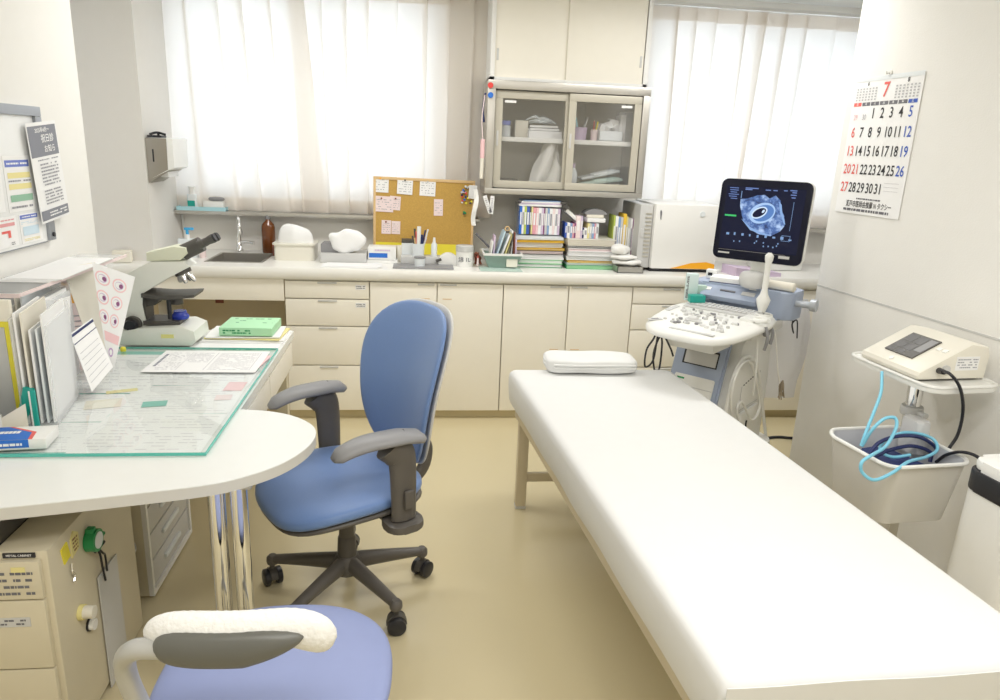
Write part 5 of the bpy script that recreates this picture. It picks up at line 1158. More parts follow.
# folded cover at the near end: crease and overlapping flap
g = G()
V0 = [NL+Vector((0.0, 0.0, 0)), NR]
def flap(u, v):
    p = bedp(u, 1.0, 0) ; d = Vector((0.08, -1, 0)).normalized()
    s_ = v*0.17
    return p + d*(0.005+0.0015*sin(14*u)) + Vector((0, 0, 0.597-s_+0.004*sin(7*u)*v))
g.grid(flap, 40, 8, thick=0.002); g.out('end_flap', 'bed', t, ang=60)
# rolled towel at the far end
t = thing('folded_towel', 'folded white towel at the far end of the bed', 'towel', onz(589, 369, 0.601)+Vector((0, 0.0, 0)), -0.02)
def tw(u, v, w):
    e = 1-0.10*abs(u/0.19)**8
    return Vector((u, v*e, 0.032+0.031*w+0.0022*sin(30*u)*w*(0.4+abs(v)*6)))
def se(a, A, B, n=4):
    c, s_ = abs(cos(a)), abs(sin(a)); k = (c**n+s_**n)**(-1.0/n); return (A*k, B*k)
G().cushion(lambda a: se(a, 0.197, 0.088, 8), lambda u, v, w: tw(u, v, math.copysign(abs(w)**0.45, w)), rings=12, n=72, edge=0.3).out('cloth', 'bed', t, ang=70)
g = G()
for z in (0.028, 0.042):
    g.tube([(0.18, -0.084, z), (0.06, -0.091, z+0.001), (-0.08, -0.091, z-0.001), (-0.17, -0.085, z)], 0.0045, n=8, flat=1)
    g.tube([(-0.192, -0.05, z), (-0.198, 0.0, z+0.002), (-0.192, 0.05, z)], 0.0045, n=8)
g.out('fold_edge', 'bed', t)

#@@CHAIR
# ================================================================== BLUE TASK CHAIR (local +y = forward, +x = far arm)
def caster(parent, p, ang, mt='charcoal'):
    c = G()
    ax = Vector((-sin(ang), cos(ang), 0))
    c.cyl(p+Vector((0, 0, 0.048)), p+Vector((0, 0, 0.082)), 0.008, n=10)
    c.prism([(0.033*cos(a*pi/8), 0.033*sin(a*pi/8)) for a in range(9)], -0.012, 0.012, T=Matrix.Translation(p+Vector((0, 0, 0.031))) @ Matrix.Rotation(ang, 4, 'Z') @ Matrix.Rotation(pi/2, 4, 'X'))
    o = c.out('caster', mt, parent)
    for s_ in (-1, 1): 
        q = p+Vector((0, 0, 0.0305))
        G().tube([q+ax*(s_*0.010), q+ax*(s_*0.014), q+ax*(s_*0.028), q+ax*(s_*0.032)], [0.026, 0.030, 0.030, 0.023], n=22, smooth=False).out('wheel', 'dark' if mt == 'charcoal' else mt, o)
    return o
def make_task_chair():
    th = radians(121)
    t = thing('office_chair', 'blue swivel office chair with grey armrests and five star base', 'chair', (-0.228, 2.20, 0), th)
    M['chaird'] = mat('chair_dark_plastic', (0.115, 0.105, 0.095), 0.42)
    def soutl(a):
        # rounded square, narrower at the rear
        A, B = se(a, 0.25, 0.25, 3.0); return (A, B)
    def seat(u, v, w):
        taper = 1-0.10*(-v/0.23 if v < 0 else 0)
        z = 0.425+0.03*w - (0.035*max(0, v/0.235)**3) + 0.010*(abs(u)/0.24)**2 + (0.004 if w > 0 else 0)
        return Vector((u*taper, v+0.02, z))
    G().cushion(soutl, seat, rings=9, n=64, edge=0.45).out('seat', 'blue', t, ang=180)
    def pan(u, v, w): return Vector((u*0.97, v*0.97+0.02, 0.398+0.018*w-(0.03*max(0, v/0.235)**3)+0.008*(abs(u)/0.24)**2))
    G().cushion(soutl, pan, rings=6, n=48, edge=0.4).out('seat_pan', 'chaird', t, ang=180)
    G().box((0, -0.02, 0.365), (0.17, 0.24, 0.045), bev=0.015).out('mechanism', 'chaird', t)
    l = G().tube([(0.09, 0.03, 0.36), (0.17, 0.05, 0.355), (0.24, 0.06, 0.36)], [0.006, 0.006, 0.012], n=8); l.out('lever', 'chaird', t)
    G().lathe([(0.030, 0.115), (0.034, 0.13), (0.030, 0.22), (0.026, 0.225), (0.026, 0.27), (0.034, 0.29), (0.030, 0.36)], n=24).out('gas_column', 'chaird', t)
    # star base
    for k in range(5):
        a = radians(21+72*k)-th; d = Vector((cos(a), sin(a), 0)); sd = Vector((-sin(a), cos(a), 0))
        g = G(); n = 8; rings = []
        for i in range(n+1):
            s_ = i/n; r = 0.02+0.26*s_; wz = 0.026*(1-s_)+0.018*s_; ht = 0.032*(1-s_)+0.014*s_; zc = 0.125-0.028*s_**1.2
            rings.append([g.bm.verts.new(d*r+sd*(wz*cos(2*pi*q/12))+Vector((0, 0, zc+ht*sin(2*pi*q/12)))) for q in range(12)])
        for A, B in zip(rings[:-1], rings[1:]):
            for q in range(12): g.bm.faces.new((A[q], A[(q+1) % 12], B[(q+1) % 12], B[q]))
        g.bm.faces.new(rings[0][::-1]); g.bm.faces.new(rings[-1])
        g.out('base_leg', 'chaird', t)
        G().lathe([(0.019, 0.082), (0.021, 0.09), (0.020, 0.105), (0.012, 0.114)], c=d*0.272, n=16).out('leg_tip', 'chaird', t)
        caster(t, d*0.275+Vector((0, 0, 0)), a+0.9*k+0.5)
    G().lathe([(0.045, 0.09), (0.05, 0.10), (0.05, 0.135), (0.036, 0.155)], n=24).out('hub', 'chaird', t)
    # backrest
    H0, H1 = 0.47, 0.985; tilt = radians(11)
    def boutl(a):
        c, s_ = cos(a), sin(a); A, B = se(a, 0.25, 0.275, 3.1)
        return (A, B)
    def bmap(u, v, y):      # u across, v up (from centre), y thickness forwards
        f = (v+0.275)/0.55; wd = 0.74+0.36*f-0.10*f*f*f*f
        uu = u*wd
        curve = 0.055*(uu/0.22)**2 + 0.028*sin(pi*f) 
        yy = -0.235 + curve + y
        z = (H0+H1)/2 + v*0.97
        return Vector((uu, yy-(z-0.5)*math.tan(tilt), z))
    G().cushion(boutl, lambda u, v, w: bmap(u, v, 0.02*w+0.018), rings=9, n=72, edge=0.5).out('backrest', 'blue', t, ang=180)
    G().cushion(boutl, lambda u, v, w: bmap(u*1.02, v*1.012, 0.012*w-0.008), rings=8, n=72, edge=0.35).out('back_shell', 'lgrey', t, ang=180)
    # J-shaped back support
    G().tube([bmap(0, -0.05, -0.03), bmap(0, -0.2, -0.045), (0, -0.31, 0.47), (0, -0.29, 0.39), (0, -0.20, 0.35), (0, -0.06, 0.352)], [0.030, 0.030, 0.026, 0.024, 0.026, 0.03], n=14, flat=0.6).out('back_support', 'chaird', t)
    # arms
    for s_ in (-1, 1):
        g = G(); n = 16; rings = []
        for i in range(n+1):
            q = i/n; y = -0.13+0.285*q; x = s_*(0.262+0.022*sin(pi*q)*0+0.02*(0.5-q))
            wd = (0.040+0.014*sin(pi*min(1, q*1.05)))*(1 if 0 < i < n else 0.55)*(1-0.15*q); ht = 0.022*(1 if 0 < i < n else 0.4)
            zz = 0.665-0.030*max(0, (q-0.55)/0.45)**2-0.012*max(0, (0.25-q)/0.25)
            rings.append([g.bm.verts.new(Vector((x+wd*cos(2*pi*k/16), y, zz+ht*sin(2*pi*k/16)*(1 if sin(2*pi*k/16) > 0 else 0.8)))) for k in range(16)])
        for A, B in zip(rings[:-1], rings[1:]):
            for k in range(16): g.bm.faces.new((A[k], A[(k+1) % 16], B[(k+1) % 16], B[k]))
        g.bm.faces.new(rings[0][::-1]); g.bm.faces.new(rings[-1])
        g.out('armrest_pad', 'grey', t, ang=60)
        x = s_*0.268
        G().tube([(x, -0.02, 0.652), (x, -0.045, 0.62), (x, -0.06, 0.58), (x, -0.065, 0.45), (x, -0.065, 0.395)], [0.030, 0.027, 0.024, 0.022, 0.022], n=16, flat=1.9).out('arm_column', 'chaird', t)
        g = G(); g.prism(rrect(0.11, 0.12, 0.04), 0.365, 0.39, T=Matrix.Translation((s_*0.262, -0.065, 0)), bev=0.006); g.bx(min(0, s_*0.25), max(0, s_*0.25), -0.10, -0.03, 0.358, 0.374, bev=0.004); g.out('arm_bracket', 'chaird', t)
        G().box((s_*0.30, -0.065, 0.47), (0.012, 0.03, 0.06), bev=0.006).out('height_button', 'chaird', t)
    return t
make_task_chair()

#@@STOOL
# ================================================================== FRONT CHAIR WITH WHITE-COVERED BACK
t = thing('patient_chair', 'periwinkle round-seat chair, low back in a white terry cover', 'chair', (-0.285, 1.30, 0), 0)
def so(a): return se(a, 0.240, 0.238, 2.5)
G().cushion(so, lambda u, v, w: Vector((u, v, 0.415+0.028*w+0.01*(1-(u*u+v*v)/0.06)*(1 if w > 0 else 0)*0.3)), rings=9, n=72, edge=0.42).out('seat', 'peri', t, ang=180)
G().cushion(so, lambda u, v, w: Vector((u*0.96, v*0.96, 0.385+0.012*w)), rings=5, n=48, edge=0.4).out('seat_pan', 'dark', t, ang=180)
G().lathe([(0.028, 0.11), (0.028, 0.24), (0.022, 0.245), (0.022, 0.375)], n=20).out('gas_column', 'lgrey', t)
for k in range(5):
    a = radians(50+72*k); d = Vector((cos(a), sin(a), 0))
    G().tube([d*0.02+Vector((0, 0, 0.12)), d*0.15+Vector((0, 0, 0.112)), d*0.25+Vector((0, 0, 0.092))], [0.024, 0.02, 0.015], n=12, flat=0.8).out('base_leg', 'lgrey', t)
    caster(t, d*0.245, a+0.7*k)
RB = 0.262; ZB = 0.728
def arcp(u, dr=0, z=0):      # u in -1..1 around the rear, radius RB+dr
    R2 = 0.52; a = radians(-90+17.5*u); return Vector(((R2+dr)*cos(a), (R2+dr)*sin(a)+R2-RB, z))
g = G(); n = 44; m2 = 18; rings = []
for i in range(n+1):
    u = -1+2*i/n; e = (1-abs(u)**6)**0.5 if abs(u) < 1 else 0.0
    e = max(e, 0.18); ue = min(1, max(0, (u-0.45)/0.5)); ue = ue*ue*(3-2*ue); cc = arcp(u*0.98, 0.006*ue, ZB-0.010*(abs(u)**3)-0.014*ue); a = radians(-90+17.5*u); out_ = Vector((cos(a), sin(a), 0))
    rings.append([g.bm.verts.new(cc+out_*(0.027*e*cos(2*pi*k/m2)*(1+0.02*sin(i*2.4+k)))+Vector((0, 0, (0.033+0.012*ue)*e*sin(2*pi*k/m2)*(1+0.012*sin(i*3.1+k*2))))) for k in range(m2)])
for A, B in zip(rings[:-1], rings[1:]):
    for k in range(m2): g.bm.faces.new((A[k], A[(k+1) % m2], B[(k+1) % m2], B[k]))
g.bm.faces.new(rings[0][::-1]); g.bm.faces.new(rings[-1])
pad = g.out('back_pad', 'towel', t, ang=180)
# grey holder shell clasping the rear of the pad
g = G(); rings = []; n = 30; m2 = 14
for i in range(n+1):
    u = -0.80+1.45*i/n; q = (u+0.80)/1.45; e = min(1, (max(0.02, 1-abs(2*q-1)**5))**0.5); a = radians(-90+17.5*u); out_ = Vector((cos(a), sin(a), 0))
    tp = 1 if q < 0.6 else 1-0.55*((q-0.6)/0.4)**1.3
    cc = arcp(u, 0.024, ZB-0.018+0.014*max(0, (q-0.6)/0.4))
    rings.append([g.bm.verts.new(cc+out_*(0.020*e*cos(2*pi*k/m2))+Vector((0, 0, 0.033*e*tp*sin(2*pi*k/m2)))) for k in range(m2)])
for A, B in zip(rings[:-1], rings[1:]):
    for k in range(m2): g.bm.faces.new((A[k], A[(k+1) % m2], B[(k+1) % m2], B[k]))
g.bm.faces.new(rings[0][::-1]); g.bm.faces.new(rings[-1])
g.out('back_holder', mat('back_holder_plastic', (0.13, 0.13, 0.115), 0.4), t, ang=180)
p0 = arcp(-0.35, 0.012, ZB-0.03); p1 = arcp(-0.75, 0.018, ZB-0.025)
G().tube([p0, p1, arcp(-1.03, 0.020, ZB-0.035), arcp(-1.28, 0.0, ZB-0.085), arcp(-1.33, -0.02, 0.56), arcp(-1.28, -0.06, 0.44), arcp(-1.0, -0.12, 0.375), arcp(-0.6, -0.2, 0.37)], 0.0175, n=16).out('back_tube', mat('grey_enamel_tube', (0.52, 0.52, 0.50), 0.35, 0.3), t)

#@@ULTRASOUND
# ================================================================== ULTRASOUND MACHINE (local -y faces the operator)
UA = radians(-46); UO = Vector((1.43, 3.13, 0))
t = thing('ultrasound_machine', 'white and blue-grey ultrasound machine with a lit screen beside the bed', 'ultrasound machine', UO, UA)
ut = t
UM = (Matrix.Translation(UO) @ Matrix.Rotation(UA, 4, 'Z')).inverted()
def ul(p): return UM @ Vector(p)
# base and body
g = G(); g.prism(rrect(0.44, 0.62, 0.10), 0.06, 0.16, T=Matrix.Translation((0, 0.02, 0)), bev=0.02); g.out('base', 'usw', t)
for (x, y) in ((-0.17, -0.20), (0.17, -0.20), (-0.17, 0.24), (0.17, 0.24)): 
    G().cyl((x-0.02, y, 0.045), (x+0.02, y, 0.045), 0.045, n=22).out('wheel', 'grey', t)
TYZ2 = Matrix(((0, 0, 1, 0), (1, 0, 0, 0), (0, 1, 0, 0), (0, 0, 0, 1)))
G().prism([(-0.30, 0.15), (0.28, 0.15), (0.28, 0.70), (0.20, 0.76), (-0.06, 0.74), (-0.12, 0.70)], -0.155, 0.155, T=TYZ2, bev=0.018).out('body', 'usw', t)
# blue-grey front panel: slanted
def fp(x, s_, d=0.0):      # x across, s_ down the slope, d out
    a = Vector((0, -0.155, 0.715)); b = Vector((0, -0.345, 0.15)); dr_ = (b-a).normalized(); n_ = Vector((0, -1, 0)).cross(Vector((1, 0, 0)))
    n_ = Vector((1, 0, 0)).cross(dr_); n_ = -n_ if n_.y > 0 else n_
    return a+dr_*s_+n_*d+Vector((x, 0, 0))
def fbox(x0, x1, s0, s1, d0, d1, nm, mt, par=t, bev=0.0):
    g = G(); V = [fp(x, s_, d) for d in (d0, d1) for (x, s_) in ((x0, s0), (x1, s0), (x1, s1), (x0, s1))]
    g._new(V, [(0, 3, 2, 1), (4, 5, 6, 7), (0, 1, 5, 4), (1, 2, 6, 5), (2, 3, 7, 6), (3, 0, 4, 7)])
    if bev: bmesh.ops.bevel(g.bm, geom=list(g.bm.edges), offset=bev, segments=2, affect='EDGES')
    return g.out(nm, mt, par)
fb = fbox(-0.125, 0.12, 0.0, 0.56, 0.0, 0.03, 'front_panel', 'usb', bev=0.008)
fbox(-0.08, 0.085, 0.06, 0.135, 0.0302, 0.032, 'disc_slot', 'dark', fb)
fbox(-0.07, 0.08, 0.068, 0.13, 0.0322, 0.036, 'slot_door', 'lgrey', fb, 0.001)
pr = fbox(-0.095, 0.095, 0.185, 0.40, 0.0302, 0.045, 'printer', 'usw', bev=0.004)
fbox(-0.08, -0.045, 0.20, 0.208, 0.0452, 0.0458, 'badge', 'green', pr); fbox(0.04, 0.09, 0.275, 0.29, 0.0452, 0.0458, 'button', 'dark', pr); fbox(-0.095, 0.095, 0.235, 0.239, 0.0452, 0.0456, 'slot_line', 'lgrey', pr)
fbox(-0.05, 0.12, -0.02, 0.02, 0.02, 0.05, 'top_latch', 'grey', t, 0.004)
# side: vent outline, slot line, label marks (faces +x)
g = G()
for k in range(8): g.bx(0.1555, 0.157, -0.06+0.026*k, -0.045+0.026*k, 0.50+0.004*k, 0.505+0.004*k)
g.bx(0.1555, 0.157, 0.138, 0.142, 0.50, 0.53)
g.out('vent_marks', 'charcoal', t)
g = G(); g.bx(0.1555, 0.157, -0.09, 0.15, 0.38, 0.384); g.bx(0.1555, 0.157, -0.08, -0.076, 0.38, 0.5); g.out('panel_seam', 'lgrey', t)
G().prism([(-0.05, 0.20), (0.08, 0.20), (0.14, 0.37), (-0.08, 0.37)], 0.1555, 0.17, T=TYZ2, bev=0.006).out('foot_cover', 'usw', t)
G().bx(0.171, 0.176, -0.01, 0.0, 0.22, 0.32).out('foot_slot', 'dark', t)
# neck under the console
G().prism([(-0.36, 0.70), (0.10, 0.70), (0.16, 0.80), (-0.42, 0.80)], -0.10, 0.12, T=TYZ2, bev=0.012).out('console_neck', 'usw', t)
G().bx(-0.165, 0.20, -0.16, 0.24, 0.735, 0.785, bev=0.015).out('probe_socket_housing', 'usw', t)
g = G().prism(rrect(0.07, 0.05, 0.024), 0, 0.012, T=Matrix.Translation((0.201, 0.0, 0.76)) @ Matrix.Rotation(pi/2, 4, 'Z') @ Matrix.Rotation(pi/2, 4, 'X'), bev=0.002); g.out('probe_socket', 'grey', t)
# control console
CZ = 0.828
cx_ = 0.062
def cons(a):
    A, B = se(a, 0.225, 0.285, 3.4); return (A, B)
def cy0(u, v): return Vector((u*(1.0+0.12*v/0.27)+cx_, v-0.335, 0))
tiltc = -0.10
def cz(v, z): return CZ+z-tiltc*(v)*0.6
G().cushion(cons, lambda u, v, w: cy0(u, v)+Vector((0, 0, cz(v, 0.024*w-0.004))), rings=8, n=80, edge=0.22).out('console', 'usw', t, ang=60)
def onc(u, v, z=0.0205): p = cy0(u, v); p.z = cz(v, z); return p
cons_o = [o for o in t.children if o.name.startswith('console') and 'neck' not in o.name][0]
def cslab(u, v, w, d, h, nm, mt, rz=0.0, z=0.0195, bev=0.002, n=1):
    p = onc(u, v, z); g = G().box(p+Vector((0, 0, h/2)), (w, d, h), bev=bev, rot=(0.06, 0, rz)); return g.out(nm, mt, cons_o)
rnd = random.Random(5)
rows = [(0.185, -0.15, 0.15, 17, 0.016), (0.160, -0.15, 0.15, 17, 0.016), (0.135, -0.15, 0.15, 17, 0.016)]
kb = cslab(0.0, 0.155, 0.33, 0.10, 0.006, 'keyboard', 'lgrey')
kn = 0
for v, a, b, n, s_ in rows:
    g = G()
    for k in range(n): p = onc(a+(b-a)*k/(n-1), v+0.012, 0.0262); g.box(p+Vector((0, 0, 0.003)), (s_, 0.019, 0.005), bev=0.0012, rot=(0.06, 0, 0))
    g.out('key_row', 'key', cons_o)
for k in range(84):
    u, v = rnd.uniform(-0.15, 0.15), rnd.uniform(-0.17, 0.08)
    if math.hypot(u+0.035, v+0.07) < 0.045: continue
    rr_ = rnd.choice((0.006, 0.008, 0.010)); p = onc(u, v, 0.0190)
    G().lathe([(rr_, 0), (rr_, 0.006), (rr_*0.8, 0.009)], c=p, n=12).out('button', rnd.choice(('key', 'lgrey', 'lgrey', 'grey', 'key')), cons_o)
    kn += 1
G().lathe([(0.034, 0), (0.034, 0.004), (0.024, 0.005), (0.022, 0.010), (0.012, 0.016), (0.001, 0.018)], c=onc(-0.035, -0.07, 0.0185), n=26).out('trackball', 'lgrey', cons_o)
for (u, v, w, d, rz) in ((-0.175, -0.165, 0.03, 0.06, -0.75), (-0.185, 0.05, 0.022, 0.10, 0.0), (0.04, -0.232, 0.19, 0.018, 0.0)): cslab(u, v, w, d, 0.0025, 'palm_recess', 'lgrey', rz=rz, z=0.0192 if abs(v) < 0.2 else 0.0178, bev=0.001)
cslab(-0.175, -0.165, 0.012, 0.03, 0.004, 'slot_insert', 'grey', rz=-0.75, z=0.020)
# blue-grey rear deck
G().prism(rrect(0.46, 0.20, 0.05), 0.83, 0.955, T=Matrix.Translation((0.085, 0.03, 0)), bev=0.018).out('rear_deck', 'usb', t)
g = G().box((0.05, -0.088, 0.915), (0.26, 0.08, 0.03), bev=0.008, rot=(0.6, 0, 0)); pk = g.out('function_strip', 'usb', t)
G().box((-0.05, -0.096, 0.929), (0.022, 0.018, 0.006), bev=0.001, rot=(0.6, 0, 0)).out('power_button', 'usw', t); G().box((0.04, -0.096, 0.930), (0.07, 0.008, 0.005), rot=(0.6, 0, 0)).out('badge', 'ink', t); G().box((0.135, -0.096, 0.929), (0.06, 0.022, 0.006), rot=(0.6, 0, 0)).out('display_strip', 'lgrey', t)
# side handle
a = ul((1.735, 2.96, 0.882)); 
g = G().tube([(0.28, 0.0, 0.905), (0.34, -0.01, 0.907), (0.385, -0.015, 0.91)], [0.016, 0.014, 0.016], n=14); g.out('side_handle', mat('handle_grey', (0.50, 0.53, 0.58), 0.35, 0.3), t)
G().cyl((0.38, -0.015, 0.91), (0.405, -0.015, 0.911), 0.026, n=22).out('handle_knob', mat('handle_grey', (0.5, 0.53, 0.58)), t)
# probe holder ring bracket on the right
g = G()
for (x, y) in ((0.235, -0.16), (0.262, -0.26)):
    g.tube([(x+0.030*cos(q*pi/6), y+0.030*sin(q*pi/6), 0.862) for q in range(12)], 0.009, n=8)
g.box((0.21, -0.21, 0.852), (0.06, 0.16, 0.022), bev=0.006)
g.out('probe_holder', 'usw', t)
g = G(); g.tube([(0.275, -0.20, 0.84), (0.295, -0.19, 0.80), (0.29, -0.19, 0.75)], 0.007, n=8); g.tube([(0.292, -0.28, 0.84), (0.305, -0.28, 0.79), (0.295, -0.27, 0.74)], 0.007, n=8); g.out('holder_hooks', 'grey', t)
# slender white probe standing in the holder
pp = Vector((0.225, -0.16, 0.045))
g = G().lathe([(0.014, 0.83), (0.026, 0.865), (0.030, 0.885), (0.018, 0.905), (0.0125, 0.925), (0.0125, 1.04), (0.017, 1.055), (0.018, 1.072), (0.008, 1.084)], c=pp, n=20, sy=0.8); 
ho = g.out('slim_probe', 'usw'); ho.location = UO; ho.rotation_euler = (0, 0, UA); tag(ho, 'slender white ultrasound probe standing upright in the console holder', 'probe')
# hanging loops of cable on the body
def ucable(nm, label, pts, r, mt, n=8, cat='cable'):
    W_ = Matrix.Translation(UO) @ Matrix.Rotation(UA, 4, 'Z')
    o = G().tube([W_ @ Vector(p) for p in pts], r, n=n).out(nm, mt, loc=W_ @ Vector(pts[0])); return tag(o, label, cat)
SP = UO+Vector((cos(UA), sin(UA), 0))*0.175; SN = Vector((cos(UA), sin(UA), 0))
def wcable(label, L_, r, mt, off=0.0):
    P = [onp(a, b, SP+SN*off, SN) for a, b in L_]; return tag(G().tube(P, r, n=8).out('probe_cable', mt, loc=P[0]), label, 'cable')
wcable('thick white cable looped over a hook on the machine side', [(722, 430), (728, 400), (733, 378), (741, 361), (750, 357), (757, 366), (761, 390), (764, 420), (768, 455)], 0.008, 'usw')
wcable('thinner white cable in a narrow loop inside the thick one', [(735, 440), (731, 405), (735, 378), (743, 363), (751, 363), (756, 380), (760, 405), (752, 420), (742, 402), (737, 412), (744, 440)], 0.006, 'usw', 0.016)
g = G().cyl(Vector((0, 0, 0)), SN*0.05, 0.012, n=14); p_ = onp(750, 359, SP, SN)-SN*0.022; put(g.out('cable_hook', 'usw'), p_, 0, 'white round hook carrying the looped cables on the machine side', 'hook')
ucable('probe_cable', 'white cable dropping straight from the probe holder', [(0.235, -0.20, 0.835), (0.24, -0.20, 0.75), (0.246, -0.19, 0.64), (0.24, -0.16, 0.5)], 0.0045, 'usw')
ucable('probe_cable', 'thin white cable falling from the console to the brown tassel', [(0.262, -0.14, 0.845), (0.275, -0.08, 0.75), (0.285, -0.02, 0.6), (0.29, 0.03, 0.52)], 0.0035, 'usw')
ucable('black_cable', 'black cable looped under the left front of the console', [(-0.11, -0.42, 0.815), (-0.125, -0.44, 0.74), (-0.155, -0.44, 0.68), (-0.16, -0.43, 0.60), (-0.13, -0.42, 0.63), (-0.12, -0.42, 0.73), (-0.115, -0.42, 0.775), (-0.10, -0.41, 0.72), (-0.105, -0.40, 0.60), (-0.125, -0.40, 0.58), (-0.14, -0.40, 0.66), (-0.11, -0.40, 0.75), (-0.07, -0.39, 0.70), (-0.055, -0.38, 0.66)], 0.0042, 'dark')
ucable('hook_bracket', 'grey hanging hook under the console front left', [(-0.105, -0.41, 0.82), (-0.108, -0.41, 0.78), (-0.112, -0.42, 0.75)], 0.010, 'lgrey', cat='hook')
ucable('key_strap', 'short black strap hanging behind the probe holder', [(0.30, 0.05, 0.845), (0.295, 0.055, 0.80), (0.305, 0.06, 0.76), (0.296, 0.05, 0.80), (0.315, 0.05, 0.82), (0.325, 0.055, 0.74)], 0.003, 'dark', cat='strap')
g = G(); rnd = random.Random(4)
for k in range(8): g.tube([(0, 0, 0), (rnd.uniform(-.015, .015), rnd.uniform(-.015, .015), -0.03), (rnd.uniform(-.03, .03), rnd.uniform(-.02, .02), -0.07-0.03*rnd.random())], 0.003, n=6)
W_ = Matrix.Translation(UO) @ Matrix.Rotation(UA, 4, 'Z')
put(g.out('tassel', mat('brown_tassel', (0.33, 0.27, 0.19), 0.8)), W_ @ Vector((0.30, 0.03, 0.54)), 0, 'brown frayed tassel hanging at the back of the machine', 'tassel')
# monitor
MA = radians(-41); MP = Vector((1.472, 2.972, 0))
MT = Matrix.Rotation(MA-UA, 4, 'Z'); mp = ul(MP)
def mloc(z): return Matrix.Translation((mp.x, mp.y, z)) @ MT @ Matrix.Rotation(radians(-4), 4, 'X')
mc = mloc(1.248)
mw, mh = 0.385, 0.350
RX = Matrix.Rotation(pi/2, 4, 'X')
sh = G().prism(rrect(mw, mh, 0.03), 0.0, 0.03, T=mc @ RX @ Matrix.Scale(-1, 4, (0, 0, 1)), bev=0.006).out('monitor_shell', 'usw', t)
fr = G().prism(rrect(mw-0.006, mh-0.006, 0.027), 0.0005, 0.010, T=mc @ RX, bev=0.002).out('monitor_bezel', mat('navy_bezel', (0.008, 0.009, 0.022), 0.35, spec=0.2), t)
def scr(nm, mt, faces, par=fr, z=0.0105):
    g = G()
    for poly in faces: g._new([(x, y, z) for x, y in poly], [tuple(range(len(poly)))], mc @ RX)
    return g.out(nm, mt, par, recalc=False)
def rq(x0, x1, y0, y1): return [(x0, y0), (x1, y0), (x1, y1), (x0, y1)]
def emat(nm, col, s_=1.0):
    if nm in MATS: return MATS[nm]
    m_ = bpy.data.materials.new(nm); m_.use_nodes = True; b = m_.node_tree.nodes['Principled BSDF']
    b.inputs['Base Color'].default_value = (0.01, 0.01, 0.015, 1); b.inputs['Emission Color'].default_value = tuple(col)+(1,); b.inputs['Emission Strength'].default_value = s_; b.inputs['Roughness'].default_value = 0.25; b.inputs['Specular IOR Level'].default_value = 0.15
    MATS[nm] = m_; return m_
scr('screen', emat('screen_navy', (0.003, 0.005, 0.022)), [rq(-0.165, 0.165, -0.128, 0.142)])
def fanmat():
    m_ = bpy.data.materials.new('scan_image'); m_.use_nodes = True; nt = m_.node_tree; b = nt.nodes['Principled BSDF']
    b.inputs['Base Color'].default_value = (0.01, 0.01, 0.015, 1)
    tc = nt.nodes.new('ShaderNodeTexCoord'); n = nt.nodes.new('ShaderNodeTexNoise'); n.inputs['Scale'].default_value = 28; n.inputs['Detail'].default_value = 5; n.inputs['Roughness'].default_value = 0.65
    cr = nt.nodes.new('ShaderNodeValToRGB'); e = cr.color_ramp.elements
    e[0].position = 0.36; e[0].color = (0.012, 0.03, 0.12, 1); e[1].position = 0.68; e[1].color = (0.50, 0.66, 0.92, 1); k = cr.color_ramp.elements.new(0.5); k.color = (0.07, 0.16, 0.42, 1)
    nt.links.new(tc.outputs['Object'], n.inputs['Vector']); nt.links.new(n.outputs[0], cr.inputs[0]); nt.links.new(cr.outputs[0], b.inputs['Emission Color']); b.inputs['Emission Strength'].default_value = 1.0
    MATS['scan_image'] = m_; return m_
fan = [(-0.100, 0.088), (-0.07, 0.092), (-0.03, 0.108), (0.0, 0.112), (0.022, 0.098), (0.045, 0.112), (0.068, 0.092), (0.075, 0.06), (0.092, 0.03), (0.10, -0.01), (0.085, -0.035), (0.05, -0.058), (0.0, -0.055), (-0.045, -0.035), (-0.075, -0.005), (-0.088, 0.03), (-0.098, 0.06)]
scr('scan_image', fanmat(), [fan], z=0.0108)
def ell(cx, cy, a, b, rot=0, n=28): return [(cx+a*cos(2*pi*q/n)*cos(rot)-b*sin(2*pi*q/n)*sin(rot), cy+a*cos(2*pi*q/n)*sin(rot)+b*sin(2*pi*q/n)*cos(rot)) for q in range(n)]
scr('scan_wall', emat('scan_bright', (0.40, 0.58, 0.86)), [ell(0.0, 0.035, 0.056, 0.042, 0.45)], z=0.0110)
scr('scan_ring', emat('scan_mid', (0.10, 0.22, 0.52)), [ell(0.004, 0.035, 0.046, 0.033, 0.45)], z=0.0112)
scr('scan_rim', emat('scan_pale', (0.62, 0.76, 0.95)), [ell(-0.012, 0.036, 0.036, 0.022, 0.55)], z=0.0114)
scr('scan_sac', emat('scan_dark', (0.004, 0.006, 0.03)), [ell(-0.012, 0.036, 0.030, 0.016, 0.55)], z=0.0116)
scr('scan_spot', emat('scan_pale', (0.62, 0.76, 0.95)), [ell(0.004, 0.043, 0.008, 0.005, 1.0)], z=0.0118)
scr('scan_arc', emat('scan_mid2', (0.26, 0.42, 0.72)), [[(0.062, 0.09), (0.075, 0.075), (0.082, 0.045), (0.096, 0.015), (0.102, -0.006), (0.094, 0.0), (0.074, 0.04), (0.066, 0.07)], [(-0.085, 0.005), (-0.04, -0.04), (0.02, -0.056), (0.05, -0.054), (0.01, -0.046), (-0.04, -0.028)]], z=0.0110)
scr('green_bar', emat('scan_green', (0.06, 0.60, 0.16)), [rq(-0.158, -0.108, 0.012, 0.019)], z=0.0108)
gq = []
rnd = random.Random(3)
for k in range(9): gq.append(rq(-0.155+0.012*rnd.random(), -0.12+0.012*rnd.random(), 0.132-0.009*k, 0.135-0.009*k)) if k < 6 else None
